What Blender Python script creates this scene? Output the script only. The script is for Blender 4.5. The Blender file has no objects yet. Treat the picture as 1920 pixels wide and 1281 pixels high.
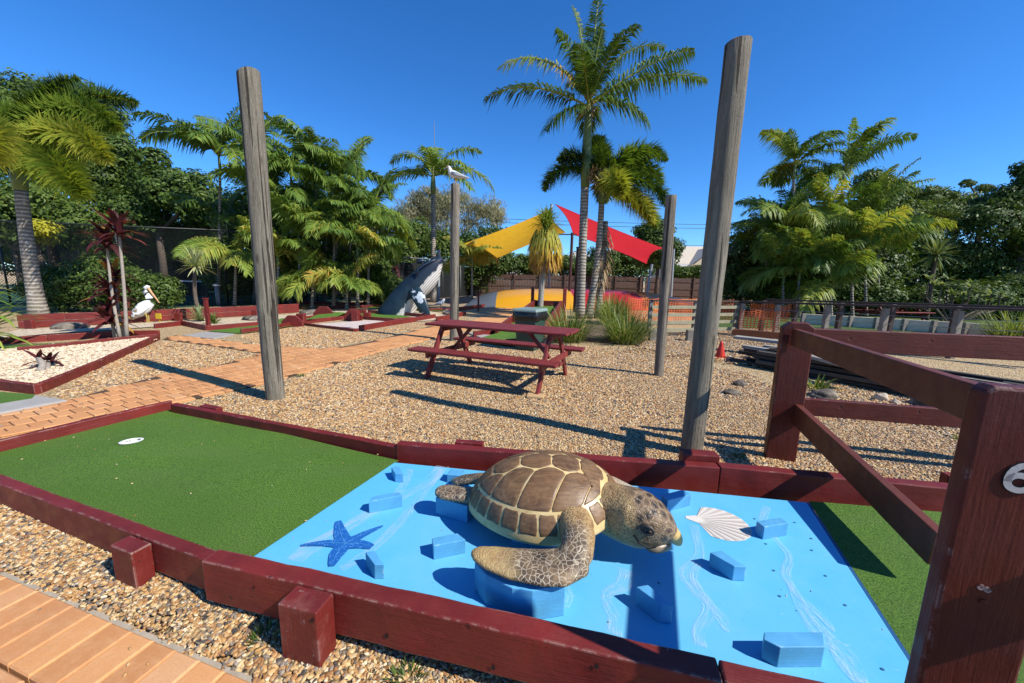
import bpy, bmesh, math, random
import numpy as np
from mathutils import Vector, Matrix, Quaternion
random.seed(7)
rng = np.random.default_rng(7)
PI = math.pi
R = math.radians
sc = bpy.context.scene
COL = sc.collection

# ---------------------------------------------------------------- camera
PITCH, ROLL, CAMH, FPX = R(9.24), R(1.1), 1.5, 710.0
Fv = Vector((0, math.cos(PITCH), -math.sin(PITCH)))
R0 = Vector((1, 0, 0)); U0 = R0.cross(Fv)
Rv = R0 * math.cos(ROLL) + U0 * math.sin(ROLL)
Uv = -R0 * math.sin(ROLL) + U0 * math.cos(ROLL)
cd = bpy.data.cameras.new('camera'); cam = bpy.data.objects.new('camera', cd); COL.objects.link(cam)
cd.sensor_width = 36.0; cd.lens = 36.0 * FPX / 1920.0; cd.clip_end = 3000; cd.clip_start = 0.05
cam.matrix_world = Matrix(((Rv.x, Uv.x, -Fv.x, 0), (Rv.y, Uv.y, -Fv.y, 0), (Rv.z, Uv.z, -Fv.z, CAMH), (0, 0, 0, 1)))
sc.camera = cam

# ---------------------------------------------------------------- light
SUN_EL = R(42.3); SUN_H = Vector((0.885, -0.466, 0)).normalized()
SUN = Vector((SUN_H.x * math.cos(SUN_EL), SUN_H.y * math.cos(SUN_EL), math.sin(SUN_EL)))
wd = bpy.data.worlds.new('World'); sc.world = wd; wd.use_nodes = True
nt = wd.node_tree; nt.nodes.clear()
sky = nt.nodes.new('ShaderNodeTexSky'); sky.sky_type = 'NISHITA'; sky.sun_disc = False
sky.sun_elevation = SUN_EL; sky.sun_rotation = math.atan2(SUN_H.x, SUN_H.y)
sky.altitude = 0; sky.air_density = 0.85; sky.dust_density = 0.0; sky.ozone_density = 1.6
hs = nt.nodes.new('ShaderNodeHueSaturation'); hs.inputs['Saturation'].default_value = 1.12; hs.inputs['Hue'].default_value = 0.505
hs.inputs['Value'].default_value = 1.0
bg = nt.nodes.new('ShaderNodeBackground'); bg.inputs['Strength'].default_value = 0.112
wo = nt.nodes.new('ShaderNodeOutputWorld')
tn = nt.nodes.new('ShaderNodeMix'); tn.data_type = 'RGBA'; tn.blend_type = 'MULTIPLY'; tn.inputs[0].default_value = 1.0; tn.inputs[7].default_value = (.63, .95, 1.27, 1)   # white balance of the photograph
nt.links.new(sky.outputs[0], tn.inputs[6]); nt.links.new(tn.outputs[2], hs.inputs['Color']); nt.links.new(hs.outputs[0], bg.inputs[0]); nt.links.new(bg.outputs[0], wo.inputs[0])
sl = bpy.data.lights.new('sun', 'SUN'); sl.energy = 5.0; sl.angle = R(0.53); sl.color = (1.0, 0.95, 0.87)
so = bpy.data.objects.new('sun', sl); COL.objects.link(so); so.rotation_euler = SUN.to_track_quat('Z', 'Y').to_euler(); so.location = (20, -10, 30)
sc.view_settings.view_transform = 'Standard'; sc.view_settings.look = 'None'; sc.view_settings.gamma = 1.0
sc.view_settings.use_curve_mapping = False; sc.cycles.diffuse_bounces = 2; sc.cycles.transparent_max_bounces = 16; sc.view_settings.exposure = 0.52

# ---------------------------------------------------------------- surveying helpers (photo pixel of a known plane -> world point)
def ray(x, y): return Fv + Rv * ((x - 960) / FPX) - Uv * ((y - 640.5) / FPX)
def G(x, y, z=0.0):
    d = ray(x, y); t = (z - CAMH) / d.z
    return Vector((t * d.x, t * d.y, z))
def AT(x, y, Y):
    d = ray(x, y); t = Y / d.y
    return Vector((t * d.x, Y, CAMH + t * d.z))

# ---------------------------------------------------------------- object helpers
MATW = {}
def setp(o, label=None, cat=None, group=None, kind=None):
    if label: o['label'] = label
    if cat: o['category'] = cat
    if group: o['group'] = group
    if kind: o['kind'] = kind
    return o
def thing(name, label, cat, loc=(0, 0, 0), rz=0.0, group=None):
    o = bpy.data.objects.new(name, None); COL.objects.link(o)
    o.empty_display_size = 0.1
    o.location = loc; o.rotation_euler = (0, 0, rz)
    MATW[o] = Matrix.Translation(Vector(loc)) @ Matrix.Rotation(rz, 4, 'Z')
    return setp(o, label, cat, group)
def pw(parent): return MATW.get(parent, Matrix.Identity(4))
def add_obj(name, me, mat, parent=None, world=None):
    """link a mesh; world = its world matrix (None: the parent's own frame)"""
    o = bpy.data.objects.new(name, me); COL.objects.link(o)
    if mat is not None and len(me.materials) == 0:
        for m_ in (mat if isinstance(mat, (list, tuple)) else [mat]): me.materials.append(m_)
    if parent is not None:
        o.parent = parent
        if world is not None:
            ml = pw(parent).inverted() @ world; o.matrix_local = ml; MATW[o] = world.copy()
        else: MATW[o] = pw(parent).copy()
    else:
        if world is not None: o.matrix_world = world; MATW[o] = world.copy()
    return o
def bevel(o, w=0.004, seg=2):
    m = o.modifiers.new('bevel', 'BEVEL'); m.width = w; m.segments = seg; m.limit_method = 'ANGLE'; m.angle_limit = R(40)
    return o
def copy_tree(root, loc, rz=0.0, scale=1.0, label=None, group=None):
    r = root.copy(); COL.objects.link(r); r.location = loc; r.rotation_euler = (0, 0, rz)
    r.scale = (scale,) * 3 if not isinstance(scale, (tuple, list)) else scale
    if label: r['label'] = label
    if group: r['group'] = group
    for ch in list(root.children):
        c = ch.copy(); COL.objects.link(c); c.parent = r
        for g in list(ch.children):
            d = g.copy(); COL.objects.link(d); d.parent = c
    return r

class MB:
    def __init__(s): s.v = []; s.f = []; s.t = []; s.mi = []
    def add(s, vs, fs, tint=0.5, mi=0):
        b = len(s.v); s.v.extend([tuple(p) for p in vs])
        for f in fs: s.f.append(tuple(b + i for i in f)); s.t.append(tint); s.mi.append(mi)
        return s
    def box(s, c, d, M=None, tint=.5, mi=0):
        x, y, z = d[0] / 2, d[1] / 2, d[2] / 2; c = Vector(c)
        vs = [Vector((a * x, b * y, e * z)) for e in (-1, 1) for b in (-1, 1) for a in (-1, 1)]
        if M is not None: vs = [M @ p for p in vs]
        return s.add([p + c for p in vs], [(0, 2, 3, 1), (4, 5, 7, 6), (0, 1, 5, 4), (2, 6, 7, 3), (0, 4, 6, 2), (1, 3, 7, 5)], tint, mi)
    def beam(s, p0, p1, w, h, up=(0, 0, 1), tint=.5, mi=0):
        p0 = Vector(p0); p1 = Vector(p1); d = p1 - p0; L = d.length
        M = frame(d, up).to_3x3()
        return s.box((p0 + p1) / 2, (L, w, h), M, tint, mi)
    def prism(s, poly, z0, z1, tint=.5, mi=0):
        n = len(poly)
        a = 0.5 * sum(poly[i][0] * poly[(i + 1) % n][1] - poly[(i + 1) % n][0] * poly[i][1] for i in range(n))
        if a < 0: poly = poly[::-1]
        vs = [(p[0], p[1], z0) for p in poly] + [(p[0], p[1], z1) for p in poly]
        fs = [tuple(range(n - 1, -1, -1)), tuple(range(n, 2 * n))] + [(i, (i + 1) % n, n + (i + 1) % n, n + i) for i in range(n)]
        return s.add(vs, fs, tint, mi)
    def tube(s, pts, rad, seg=8, cap=True, tint=.5, mi=0, sx=1.0):
        pts = [Vector(p) for p in pts]; n = len(pts)
        if not isinstance(rad, (list, tuple)): rad = [rad] * n
        vs = []; u = None
        for i, p in enumerate(pts):
            t = (pts[min(i + 1, n - 1)] - pts[max(i - 1, 0)]).normalized()
            if u is None:
                u = t.orthogonal().normalized()
            u = (u - t * u.dot(t)).normalized(); w = t.cross(u)
            for k in range(seg):
                a = 2 * PI * k / seg; vs.append(p + (u * math.cos(a) * sx + w * math.sin(a)) * rad[i])
        fs = [(i * seg + k, i * seg + (k + 1) % seg, (i + 1) * seg + (k + 1) % seg, (i + 1) * seg + k) for i in range(n - 1) for k in range(seg)]
        if cap: fs += [tuple(range(seg - 1, -1, -1)), tuple(range((n - 1) * seg, n * seg))]
        return s.add(vs, fs, tint, mi)
    def loft(s, rings, cap=True, tint=.5, mi=0):
        seg = len(rings[0]); n = len(rings); vs = [p for r in rings for p in r]
        fs = [(i * seg + k, i * seg + (k + 1) % seg, (i + 1) * seg + (k + 1) % seg, (i + 1) * seg + k) for i in range(n - 1) for k in range(seg)]
        if cap: fs += [tuple(range(seg - 1, -1, -1)), tuple(range((n - 1) * seg, n * seg))]
        return s.add(vs, fs, tint, mi)
    def quad(s, a, b, c, d, tint=.5, mi=0): return s.add([a, b, c, d], [(0, 1, 2, 3)], tint, mi)
    def sphere(s, c, r, seg=10, rings=6, M=None, tint=.5, mi=0):
        if not isinstance(r, (list, tuple)): r = (r, r, r)
        vs = []
        for i in range(rings + 1):
            th = PI * i / rings
            for k in range(seg):
                a = 2 * PI * k / seg
                p = Vector((r[0] * math.sin(th) * math.cos(a), r[1] * math.sin(th) * math.sin(a), r[2] * math.cos(th)))
                if M is not None: p = M @ p
                vs.append(p + Vector(c))
        fs = [(i * seg + k, (i + 1) * seg + k, (i + 1) * seg + (k + 1) % seg, i * seg + (k + 1) % seg) for i in range(rings) for k in range(seg)]
        return s.add(vs, fs, tint, mi)
    def mesh(s, name, smooth=False, inv=None, tint=False):
        vs = s.v if inv is None else [inv @ Vector(p) for p in s.v]
        me = bpy.data.meshes.new(name); me.from_pydata([tuple(p) for p in vs], [], s.f)
        if tint:
            at = me.attributes.new('tint', 'FLOAT', 'FACE'); at.data.foreach_set('value', np.array(s.t, dtype=np.float32))
        if any(s.mi): me.polygons.foreach_set('material_index', np.array(s.mi, dtype=np.int32))
        if smooth: me.polygons.foreach_set('use_smooth', np.ones(len(s.f), dtype=bool))
        me.update(); return me
    def build(s, name, mat, parent=None, world=True, smooth=False, tint=False):
        inv = pw(parent).inverted() if (world and parent is not None) else None
        return add_obj(name, s.mesh(name, smooth, inv, tint), mat, parent)

def frame(d, up=(0, 0, 1)):
    x = Vector(d).normalized(); up = Vector(up)
    y = up.cross(x)
    if y.length < 1e-5: y = Vector((0, 1, 0))
    y.normalize(); z = x.cross(y)
    return Matrix(((x.x, y.x, z.x, 0), (x.y, y.y, z.y, 0), (x.z, y.z, z.z, 0), (0, 0, 0, 1)))
def plank(name, p0, p1, w, h, mat, parent=None, bev=0.006, wob=0.0, up=(0, 0, 1), top=True):
    """a timber along local X from p0 to p1 (world); p0/p1 lie on the centre of the TOP face when top"""
    p0 = Vector(p0); p1 = Vector(p1); d = p1 - p0; L = d.length
    F = frame(d, up)
    mid = (p0 + p1) / 2
    if top: mid = mid - F.to_3x3() @ Vector((0, 0, h / 2))
    n = max(1, int(L / 0.12)) if wob else 1
    vs = []; fs = []
    for i in range(n + 1):
        x = -L / 2 + L * i / n
        for (a, b) in ((-1, -1), (1, -1), (1, 1), (-1, 1)):
            j = Vector((0, random.uniform(-wob, wob), random.uniform(-wob, wob))) if wob else Vector((0, 0, 0))
            vs.append(Vector((x, a * w / 2, b * h / 2)) + j)
    for i in range(n):
        for k in range(4): fs.append((i * 4 + k, (i + 1) * 4 + k, (i + 1) * 4 + (k + 1) % 4, i * 4 + (k + 1) % 4))
    fs += [(0, 1, 2, 3), (n * 4 + 3, n * 4 + 2, n * 4 + 1, n * 4)]
    me = bpy.data.meshes.new(name); me.from_pydata([tuple(v) for v in vs], [], fs); me.update()
    o = add_obj(name, me, mat, parent, Matrix.Translation(mid) @ F)
    if bev: bevel(o, bev)
    return o

# ---------------------------------------------------------------- material helpers
class NT:
    def __init__(s, name):
        s.m = bpy.data.materials.new(name); s.m.use_nodes = True; s.t = s.m.node_tree; s.t.nodes.clear()
        s.out = s.n('ShaderNodeOutputMaterial'); s.b = s.n('ShaderNodeBsdfPrincipled'); s.l(s.b.outputs[0], s.out.inputs[0])
    def n(s, t, **k):
        x = s.t.nodes.new(t)
        for a, b in k.items(): setattr(x, a, b)
        return x
    def l(s, a, b): s.t.links.new(a, b)
    def coord(s, kind='Object', scale=(1, 1, 1)):
        c = s.n('ShaderNodeTexCoord'); m = s.n('ShaderNodeMapping'); m.inputs['Scale'].default_value = scale
        s.l(c.outputs[kind], m.inputs[0]); return m.outputs[0]
    def noise(s, vec, scale, detail=4, rough=.55, dist=0):
        x = s.n('ShaderNodeTexNoise'); x.inputs['Scale'].default_value = scale; x.inputs['Detail'].default_value = detail
        x.inputs['Roughness'].default_value = rough; x.inputs['Distortion'].default_value = dist
        if vec is not None: s.l(vec, x.inputs['Vector'])
        return x.outputs['Fac']
    def voro(s, vec, scale, feature='F1', out='Distance', rnd=1.0):
        x = s.n('ShaderNodeTexVoronoi', feature=feature); x.inputs['Scale'].default_value = scale; x.inputs['Randomness'].default_value = rnd
        s.l(vec, x.inputs['Vector']); return x.outputs[out]
    def ramp(s, fac, stops, interp='LINEAR'):
        x = s.n('ShaderNodeValToRGB'); e = x.color_ramp.elements; x.color_ramp.interpolation = interp
        while len(e) < len(stops): e.new(0.5)
        for i, (p, c) in enumerate(stops):
            e[i].position = p; e[i].color = (*c, 1) if len(c) == 3 else c
        s.l(fac, x.inputs[0]); return x.outputs[0]
    def rng(s, fac, a, b, c=0.0, d=1.0):
        x = s.n('ShaderNodeMapRange'); s.l(fac, x.inputs[0])
        for i, v in enumerate((a, b, c, d)): x.inputs[1 + i].default_value = v
        return x.outputs[0]
    def mix(s, fac, a, b, mode='MIX'):
        x = s.n('ShaderNodeMix', data_type='RGBA', blend_type=mode)
        for sock, v in ((x.inputs[0], fac), (x.inputs[6], a), (x.inputs[7], b)):
            if hasattr(v, 'is_output'): s.l(v, sock)
            elif isinstance(v, (int, float)): sock.default_value = v
            else: sock.default_value = (*v, 1) if len(v) == 3 else v
        return x.outputs[2]
    def math(s, op, a, b=0.0):
        x = s.n('ShaderNodeMath', operation=op)
        for sock, v in ((x.inputs[0], a), (x.inputs[1], b)):
            if hasattr(v, 'is_output'): s.l(v, sock)
            else: sock.default_value = v
        return x.outputs[0]
    def col(s, c):
        if hasattr(c, 'is_output'): s.l(c, s.b.inputs['Base Color'])
        else: s.b.inputs['Base Color'].default_value = (*c, 1)
        return s
    def rough(s, r, spec=0.4):
        if hasattr(r, 'is_output'): s.l(r, s.b.inputs['Roughness'])
        else: s.b.inputs['Roughness'].default_value = r
        s.b.inputs['Specular IOR Level'].default_value = spec; return s
    def bump(s, h, strength=.3, dist=.01):
        x = s.n('ShaderNodeBump'); x.inputs['Strength'].default_value = strength; x.inputs['Distance'].default_value = dist
        s.l(h, x.inputs['Height']); s.l(x.outputs[0], s.b.inputs['Normal']); return s
    def attr(s, name, out='Fac'):
        x = s.n('ShaderNodeAttribute', attribute_name=name); return x.outputs[out]
    def objrand(s): return s.n('ShaderNodeObjectInfo').outputs['Random']

def simple(name, c, rough=.6, var=.15, scale=6, bump=.15, bdist=.004, spec=.4, bscale=60, metal=0):
    m = NT(name); v = m.coord()
    n = m.noise(v, scale, 5)
    m.col(m.mix(n, tuple(max(0, x * (1 - 1.6 * var)) for x in c), tuple(min(1, x * (1 + 1.2 * var)) for x in c)))
    m.rough(rough, spec); m.b.inputs['Metallic'].default_value = metal
    if bump: m.bump(m.noise(v, bscale, 4), bump, bdist)
    return m.m

def painted_wood(name, c, pale=(.45, .36, .3), chips=.66, grain=.35, bd=.004, dust=.25, dustc=None, wear=0.0):
    m = NT(name); g = m.coord('Object', (2.0, 30, 30)); v = m.coord()
    gr = m.noise(g, 2.2, 6, .65, .4); big = m.noise(v, 3.5, 4); chip = m.noise(v, 26, 6, .7)
    a = m.mix(m.rng(big, .3, .72), tuple(x * .72 for x in c), tuple(x * 1.2 for x in c))
    a = m.mix(m.rng(gr, .62, .86, 0, .45), a, tuple(x * .45 for x in c))
    a = m.mix(m.rng(m.noise(v, 9, 5, .7), .52, .85, 0, dust), a, dustc or tuple(min(1, x * 1.5 + .025) for x in c))
    a = m.mix(m.rng(chip, chips, chips + .04), a, pale)
    if wear:
        bv = m.n('ShaderNodeBevel'); bv.samples = 6; bv.inputs['Radius'].default_value = .014; ge = m.n('ShaderNodeNewGeometry')
        dt = m.n('ShaderNodeVectorMath', operation='DOT_PRODUCT'); m.l(bv.outputs[0], dt.inputs[0]); m.l(ge.outputs['Normal'], dt.inputs[1])
        ed_ = m.rng(dt.outputs['Value'], .985, .86, 0, 1)
        a = m.mix(m.math('MULTIPLY', ed_, m.rng(m.noise(v, 16, 6, .75), .60 - .12 * wear, .66 - .12 * wear)), a, pale)
    vz = m.n('ShaderNodeTexVoronoi', feature='F1'); vz.inputs['Scale'].default_value = 5.5; m.l(v, vz.inputs['Vector'])
    knot = m.rng(vz.outputs['Distance'], .05, .085, 1, 0)
    a = m.mix(m.math('MULTIPLY', knot, .65), a, tuple(x * .3 for x in c))
    m.col(a); m.rough(m.rng(m.noise(v, 12, 3), .3, .7, .42, .68), .4)
    hgt = m.math('ADD', m.math('MULTIPLY', gr, 1.0), m.math('MULTIPLY', chip, .6))
    m.bump(m.math('SUBTRACT', hgt, m.math('MULTIPLY', knot, .8)), grain, bd)
    return m.m

def leaf_mat(name, stops, trans=.3, rough=.5, spec=.22):
    rough = max(rough, .5); spec = .2; stops = [(p_, tuple(min(.9, x * 1.3) for x in c_)) for p_, c_ in stops]
    m = NT(name); t = m.attr('tint'); v = m.coord()
    c = m.ramp(t, stops)
    c = m.mix(m.rng(m.noise(v, 3.0, 3), .3, .7, 0, .5), c, m.mix(.5, c, (.02, .035, .008), 'MIX'))
    m.col(c); m.rough(rough, spec)
    tr = m.n('ShaderNodeBsdfTranslucent'); mx = m.n('ShaderNodeMixShader'); mx.inputs[0].default_value = trans
    c2 = m.mix(1.0, c, (1.6, 1.5, .7), 'MULTIPLY')
    m.l(c2, tr.inputs[0]); m.l(m.b.outputs[0], mx.inputs[1]); m.l(tr.outputs[0], mx.inputs[2]); m.l(mx.outputs[0], m.out.inputs[0])
    return m.m

RED = (.160, .014, .011)
M_RED = painted_wood('red_painted_timber', RED, chips=.72, wear=.3)
M_REDWORN = painted_wood('worn_red_timber', (.168, .017, .012), pale=(.46, .35, .27), chips=.70, grain=.6, bd=.006, dust=.25, wear=1.0)
M_REDRAIL = painted_wood('shade_browned_red_rail', (.125, .028, .012), pale=(.3, .22, .2), chips=.74, grain=.3, dust=.45, dustc=(.20, .085, .04))  # red darkened and browned: the shade on the rail faces is in the colour
M_BLUE = painted_wood('blue_painted_timber', (.105, .40, .68), pale=(.36, .60, .74), chips=.8, grain=.4, dust=.3, dustc=(.2, .52, .78), wear=.5)
# ================================================================ GROUND
def smooth(a, b, x):
    t = min(1, max(0, (x - a) / (b - a))); return t * t * (3 - 2 * t)
def front_line(x): return 2.02 - 0.295 * (x + 2.0) + (0.09 if x < -1.37 else 0)
def ground_z(x, y):
    a = min(.07, max(-.075, .075 * (-x - .75) / 2.4)) if x < -.75 else max(-.075, .06 * (-x - .75))
    k = 1 - smooth(0.0, .35, y - front_line(x))
    if x > 1.6: k *= 1 - smooth(1.6, 2.4, x)
    und = .012 * math.sin(x * 2.3 + 1.1) * math.sin(y * 1.9 + .4) if y < 14 else 0
    d = (x + 2.35) * .293 + (y - 1.62) * .956
    if d < .32 and y < 3 and x < 2.0:
        if a > 0: a *= smooth(0.0, .3, d)
        if d < 0: return -.075
        if d < .05: return a * k - .012
    return a * k + und * (1 if y > 2.4 and x > -2.6 else .25)

m = NT('gravel_bed'); v = m.coord()
cell = m.voro(v, 46, out='Color'); dist = m.voro(v, 46); sep = m.n('ShaderNodeSeparateColor'); m.l(cell, sep.inputs[0])
stone = m.ramp(sep.outputs[0], [(0, (.10, .075, .05)), (.15, (.30, .19, .085)), (.38, (.46, .30, .13)), (.6, (.54, .39, .20)), (.8, (.60, .49, .31)), (1, (.32, .26, .19))])
stone = m.mix(m.rng(dist, .5, .85, 0, .75), stone, (.16, .11, .06))
stone = m.mix(m.rng(m.noise(v, .6, 4), .35, .7, 0, .35), stone, (.42, .29, .15))
stone = m.mix(1.0, stone, (1.25, 1.25, 1.2), 'MULTIPLY'); m.col(stone); m.rough(.75, .3); m.bump(m.math('SUBTRACT', 1.0, dist), 1.0, .02); M_GRAVEL = m.m

m = NT('pebble_stone'); v = m.coord(); r_ = m.objrand()
c = m.ramp(r_, [(0, (.07, .06, .052)), (.08, (.19, .15, .115)), (.18, (.34, .17, .065)), (.34, (.47, .27, .10)), (.5, (.55, .37, .17)), (.66, (.60, .45, .25)), (.78, (.42, .245, .105)), (.87, (.64, .53, .36)), (.93, (.26, .21, .165)), (1, (.72, .63, .48))], 'CONSTANT')
c = m.mix(m.rng(m.noise(v, 1.2, 4), .3, .75, 0, .5), c, m.mix(1.0, c, (.62, .55, .5), 'MULTIPLY'))
c = m.mix(1.0, c, (1.13, 1.12, 1.08), 'MULTIPLY'); m.col(c); m.rough(.52, .4); M_PEBBLE = m.m
m = NT('white_pebble_stone'); v = m.coord(); r_ = m.objrand()
c = m.ramp(r_, [(0, (.32, .22, .13)), (.12, (.55, .42, .27)), (.4, (.70, .57, .38)), (.75, (.77, .66, .48)), (1, (.85, .78, .63))], 'CONSTANT')
m.col(c); m.rough(.6, .3); M_WPEBBLE = m.m
m = NT('white_gravel_bed'); v = m.coord(); dist = m.voro(v, 30); cell = m.voro(v, 30, out='Color'); sep = m.n('ShaderNodeSeparateColor'); m.l(cell, sep.inputs[0])
c = m.ramp(sep.outputs[0], [(0, (.42, .32, .20)), (.3, (.62, .50, .34)), (1, (.74, .63, .46))])
c = m.mix(m.rng(dist, .5, .85, 0, .6), c, (.35, .26, .16))
m.col(c); m.rough(.8, .2); m.bump(m.math('SUBTRACT', 1.0, dist), .9, .02); M_WGRAVEL = m.m

def axis_lines(a, b, fine, far):
    x = list(np.arange(a, b + 1e-6, fine)); lo = []; hi = []; s = fine; p = a
    while p > -far: s *= 1.35; p -= s; lo.append(p)
    s = fine; p = b
    while p < far: s *= 1.35; p += s; hi.append(p)
    return lo[::-1] + x + hi
xs = axis_lines(-6, 5, .13, 600); ys = [y for y in axis_lines(.2, 8, .13, 900)]
vs = [(x, y, ground_z(x, y) if abs(x) < 14 and -2 < y < 16 else 0.0) for y in ys for x in xs]
nx = len(xs)
fs = [(j * nx + i, j * nx + i + 1, (j + 1) * nx + i + 1, (j + 1) * nx + i) for j in range(len(ys) - 1) for i in range(nx - 1)]
me = bpy.data.meshes.new('ground'); me.from_pydata(vs, [], fs); me.update()
setp(add_obj('ground', me, M_GRAVEL), kind='structure')

def inside(p, poly):
    x, y = p; c = False; n = len(poly)
    for i in range(n):
        x1, y1 = poly[i][0], poly[i][1]; x2, y2 = poly[i - 1][0], poly[i - 1][1]
        if (y1 > y) != (y2 > y) and x < (x2 - x1) * (y - y1) / (y2 - y1) + x1: c = not c
    return c
def sheet(name, poly, z, mat, parent=None, kind='structure'):
    a = sum(poly[i][0] * poly[(i + 1) % len(poly)][1] - poly[(i + 1) % len(poly)][0] * poly[i][1] for i in range(len(poly)))
    if a < 0: poly = poly[::-1]
    mb = MB(); mb.add([(p[0], p[1], z) for p in poly], [tuple(range(len(poly)))])
    o = mb.build(name, mat, parent)
    if parent is None and kind: setp(o, kind=kind)
    return o
def P2(l, z=0.0): return [tuple(G(x, y, z))[:2] for x, y in l]

# pebbles: real stones scattered over a patch (geometry nodes), one uncountable mass per patch
def pebble_group(name, mat, size, seed):
    ng = bpy.data.node_groups.new(name, 'GeometryNodeTree')
    ng.interface.new_socket('Geometry', in_out='INPUT', socket_type='NodeSocketGeometry')
    ng.interface.new_socket('Geometry', in_out='OUTPUT', socket_type='NodeSocketGeometry')
    N = ng.nodes; L = ng.links
    gi = N.new('NodeGroupInput'); go = N.new('NodeGroupOutput')
    dp = N.new('GeometryNodeDistributePointsOnFaces'); dp.distribute_method = 'RANDOM'; dp.inputs['Seed'].default_value = seed
    L.new(gi.outputs[0], dp.inputs['Mesh'])
    at = N.new('GeometryNodeInputNamedAttribute'); at.data_type = 'FLOAT'; at.inputs[0].default_value = 'dens'
    L.new(at.outputs[0], dp.inputs['Density'])
    ji = N.new('GeometryNodeGeometryToInstance')
    for k in range(4):
        ic = N.new('GeometryNodeMeshIcoSphere'); ic.inputs['Subdivisions'].default_value = 2; ic.inputs['Radius'].default_value = 1.0
        sp = N.new('GeometryNodeSetPosition'); nz = N.new('ShaderNodeTexNoise'); nz.noise_dimensions = '4D'
        nz.inputs['W'].default_value = k * 3.7 + seed; nz.inputs['Scale'].default_value = 0.9; nz.inputs['Detail'].default_value = 1
        vm = N.new('ShaderNodeVectorMath'); vm.operation = 'SUBTRACT'; vm.inputs[1].default_value = (.5, .5, .5)
        vs_ = N.new('ShaderNodeVectorMath'); vs_.operation = 'SCALE'; vs_.inputs['Scale'].default_value = 1.5
        L.new(nz.outputs['Color'], vm.inputs[0]); L.new(vm.outputs[0], vs_.inputs[0]); L.new(vs_.outputs[0], sp.inputs['Offset'])
        L.new(ic.outputs['Mesh'], sp.inputs['Geometry'])
        ss = N.new('GeometryNodeSetShadeSmooth'); L.new(sp.outputs[0], ss.inputs[0])
        sm = N.new('GeometryNodeSetMaterial'); sm.inputs['Material'].default_value = mat; L.new(ss.outputs[0], sm.inputs[0])
        L.new(sm.outputs[0], ji.inputs[0])
    ip = N.new('GeometryNodeInstanceOnPoints'); ip.inputs['Pick Instance'].default_value = True
    L.new(dp.outputs['Points'], ip.inputs['Points']); L.new(ji.outputs[0], ip.inputs['Instance'])
    rr = N.new('FunctionNodeRandomValue'); rr.data_type = 'FLOAT_VECTOR'
    rr.inputs[0].default_value = (-.45, -.45, 0); rr.inputs[1].default_value = (.45, .45, 6.28)
    L.new(rr.outputs[0], ip.inputs['Rotation'])
    rs = N.new('FunctionNodeRandomValue'); rs.data_type = 'FLOAT_VECTOR'; rs.inputs['Seed'].default_value = 3
    rs.inputs[0].default_value = tuple(size * k for k in (.62, .5, .34)); rs.inputs[1].default_value = tuple(size * k for k in (1.45, 1.0, .72))
    sz = N.new('GeometryNodeInputNamedAttribute'); sz.data_type = 'FLOAT'; sz.inputs[0].default_value = 'psize'
    # size attribute is sampled on the points (propagated from the patch)
    vmul = N.new('ShaderNodeVectorMath'); vmul.operation = 'SCALE'; L.new(rs.outputs[0], vmul.inputs[0]); L.new(sz.outputs[0], vmul.inputs['Scale'])
    L.new(vmul.outputs[0], ip.inputs['Scale'])
    L.new(ip.outputs[0], go.inputs[0])
    return ng
def pebble_patch(name, label, poly, ng, dens, psize, cell=.16, z=None, base=None):
    xs_ = [p[0] for p in poly]; ys_ = [p[1] for p in poly]
    mb = MB(); de = []; ps = []
    x = min(xs_)
    zf = z or ground_z
    while x < max(xs_):
        y = min(ys_)
        while y < max(ys_):
            if inside((x + cell / 2, y + cell / 2), poly):
                mb.add([(a, b, zf(a, b) + .002) for a, b in ((x, y), (x + cell, y), (x + cell, y + cell), (x, y + cell))], [(0, 1, 2, 3)])
                de.append(dens(x, y)); ps.append(psize(x, y))
            y += cell
        x += cell
    me = mb.mesh(name)
    a = me.attributes.new('dens', 'FLOAT', 'FACE'); a.data.foreach_set('value', np.array(de, dtype=np.float32))
    a = me.attributes.new('psize', 'FLOAT', 'FACE'); a.data.foreach_set('value', np.array(ps, dtype=np.float32))
    o = add_obj(name, me, M_PEBBLE); setp(o, label, 'gravel', kind='stuff')
    md = o.modifiers.new('stones', 'NODES'); md.node_group = ng
    return o
NG_P = pebble_group('pebbles', M_PEBBLE, .0105, 5); NG_W = pebble_group('white_pebbles', M_WPEBBLE, .0125, 9)
pebble_patch('gravel', 'brown pebbles between the near paved edge and the green hole',
             [(-4.2, 2.62), (-3.3, 2.42), (-2.0, 2.0), (-1.37, 1.80), (-.7, 1.62), (1.0, 1.33), (1.4, .45), (0, .845), (-2.5, 1.63), (-4.2, 2.16)],
             NG_P, lambda x, y: 5200, lambda x, y: 1.0 + .25 * math.sin(5 * x) * math.sin(7 * y + x), .05)
polyB = P2([(385, 745), (480, 728), (560, 706), (640, 682), (700, 665), (770, 646), (850, 634), (930, 640), (1000, 652), (1100, 650), (1200, 660), (1330, 688), (1400, 700), (1480, 745), (1700, 790), (1835, 840)]) + [(3.4, 2.1), (2.3, 2.35)] + P2([(1345, 905), (1000, 880), (745, 865), (560, 820), (325, 768)])
pebble_patch('gravel', 'brown pebbles around the picnic table and tall poles', polyB, NG_P,
             lambda x, y: 4200 if y < 4 else 2600 if y < 5.5 else 1500, lambda x, y: (1.0 if y < 4 else 1.25 if y < 5.5 else 1.6) * (1 + .2 * math.sin(2.1 * x + 1.3 * y)), .15)
polyC = P2([(90, 748), (150, 742), (297, 707), (400, 689), (495, 668), (485, 664), (440, 657), (370, 647), (310, 640), (225, 668)])
pebble_patch('gravel', 'brown pebbles between the brick path and the white pebble bed', polyC, NG_P, lambda x, y: 1700, lambda x, y: 1.5, .15)
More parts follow.
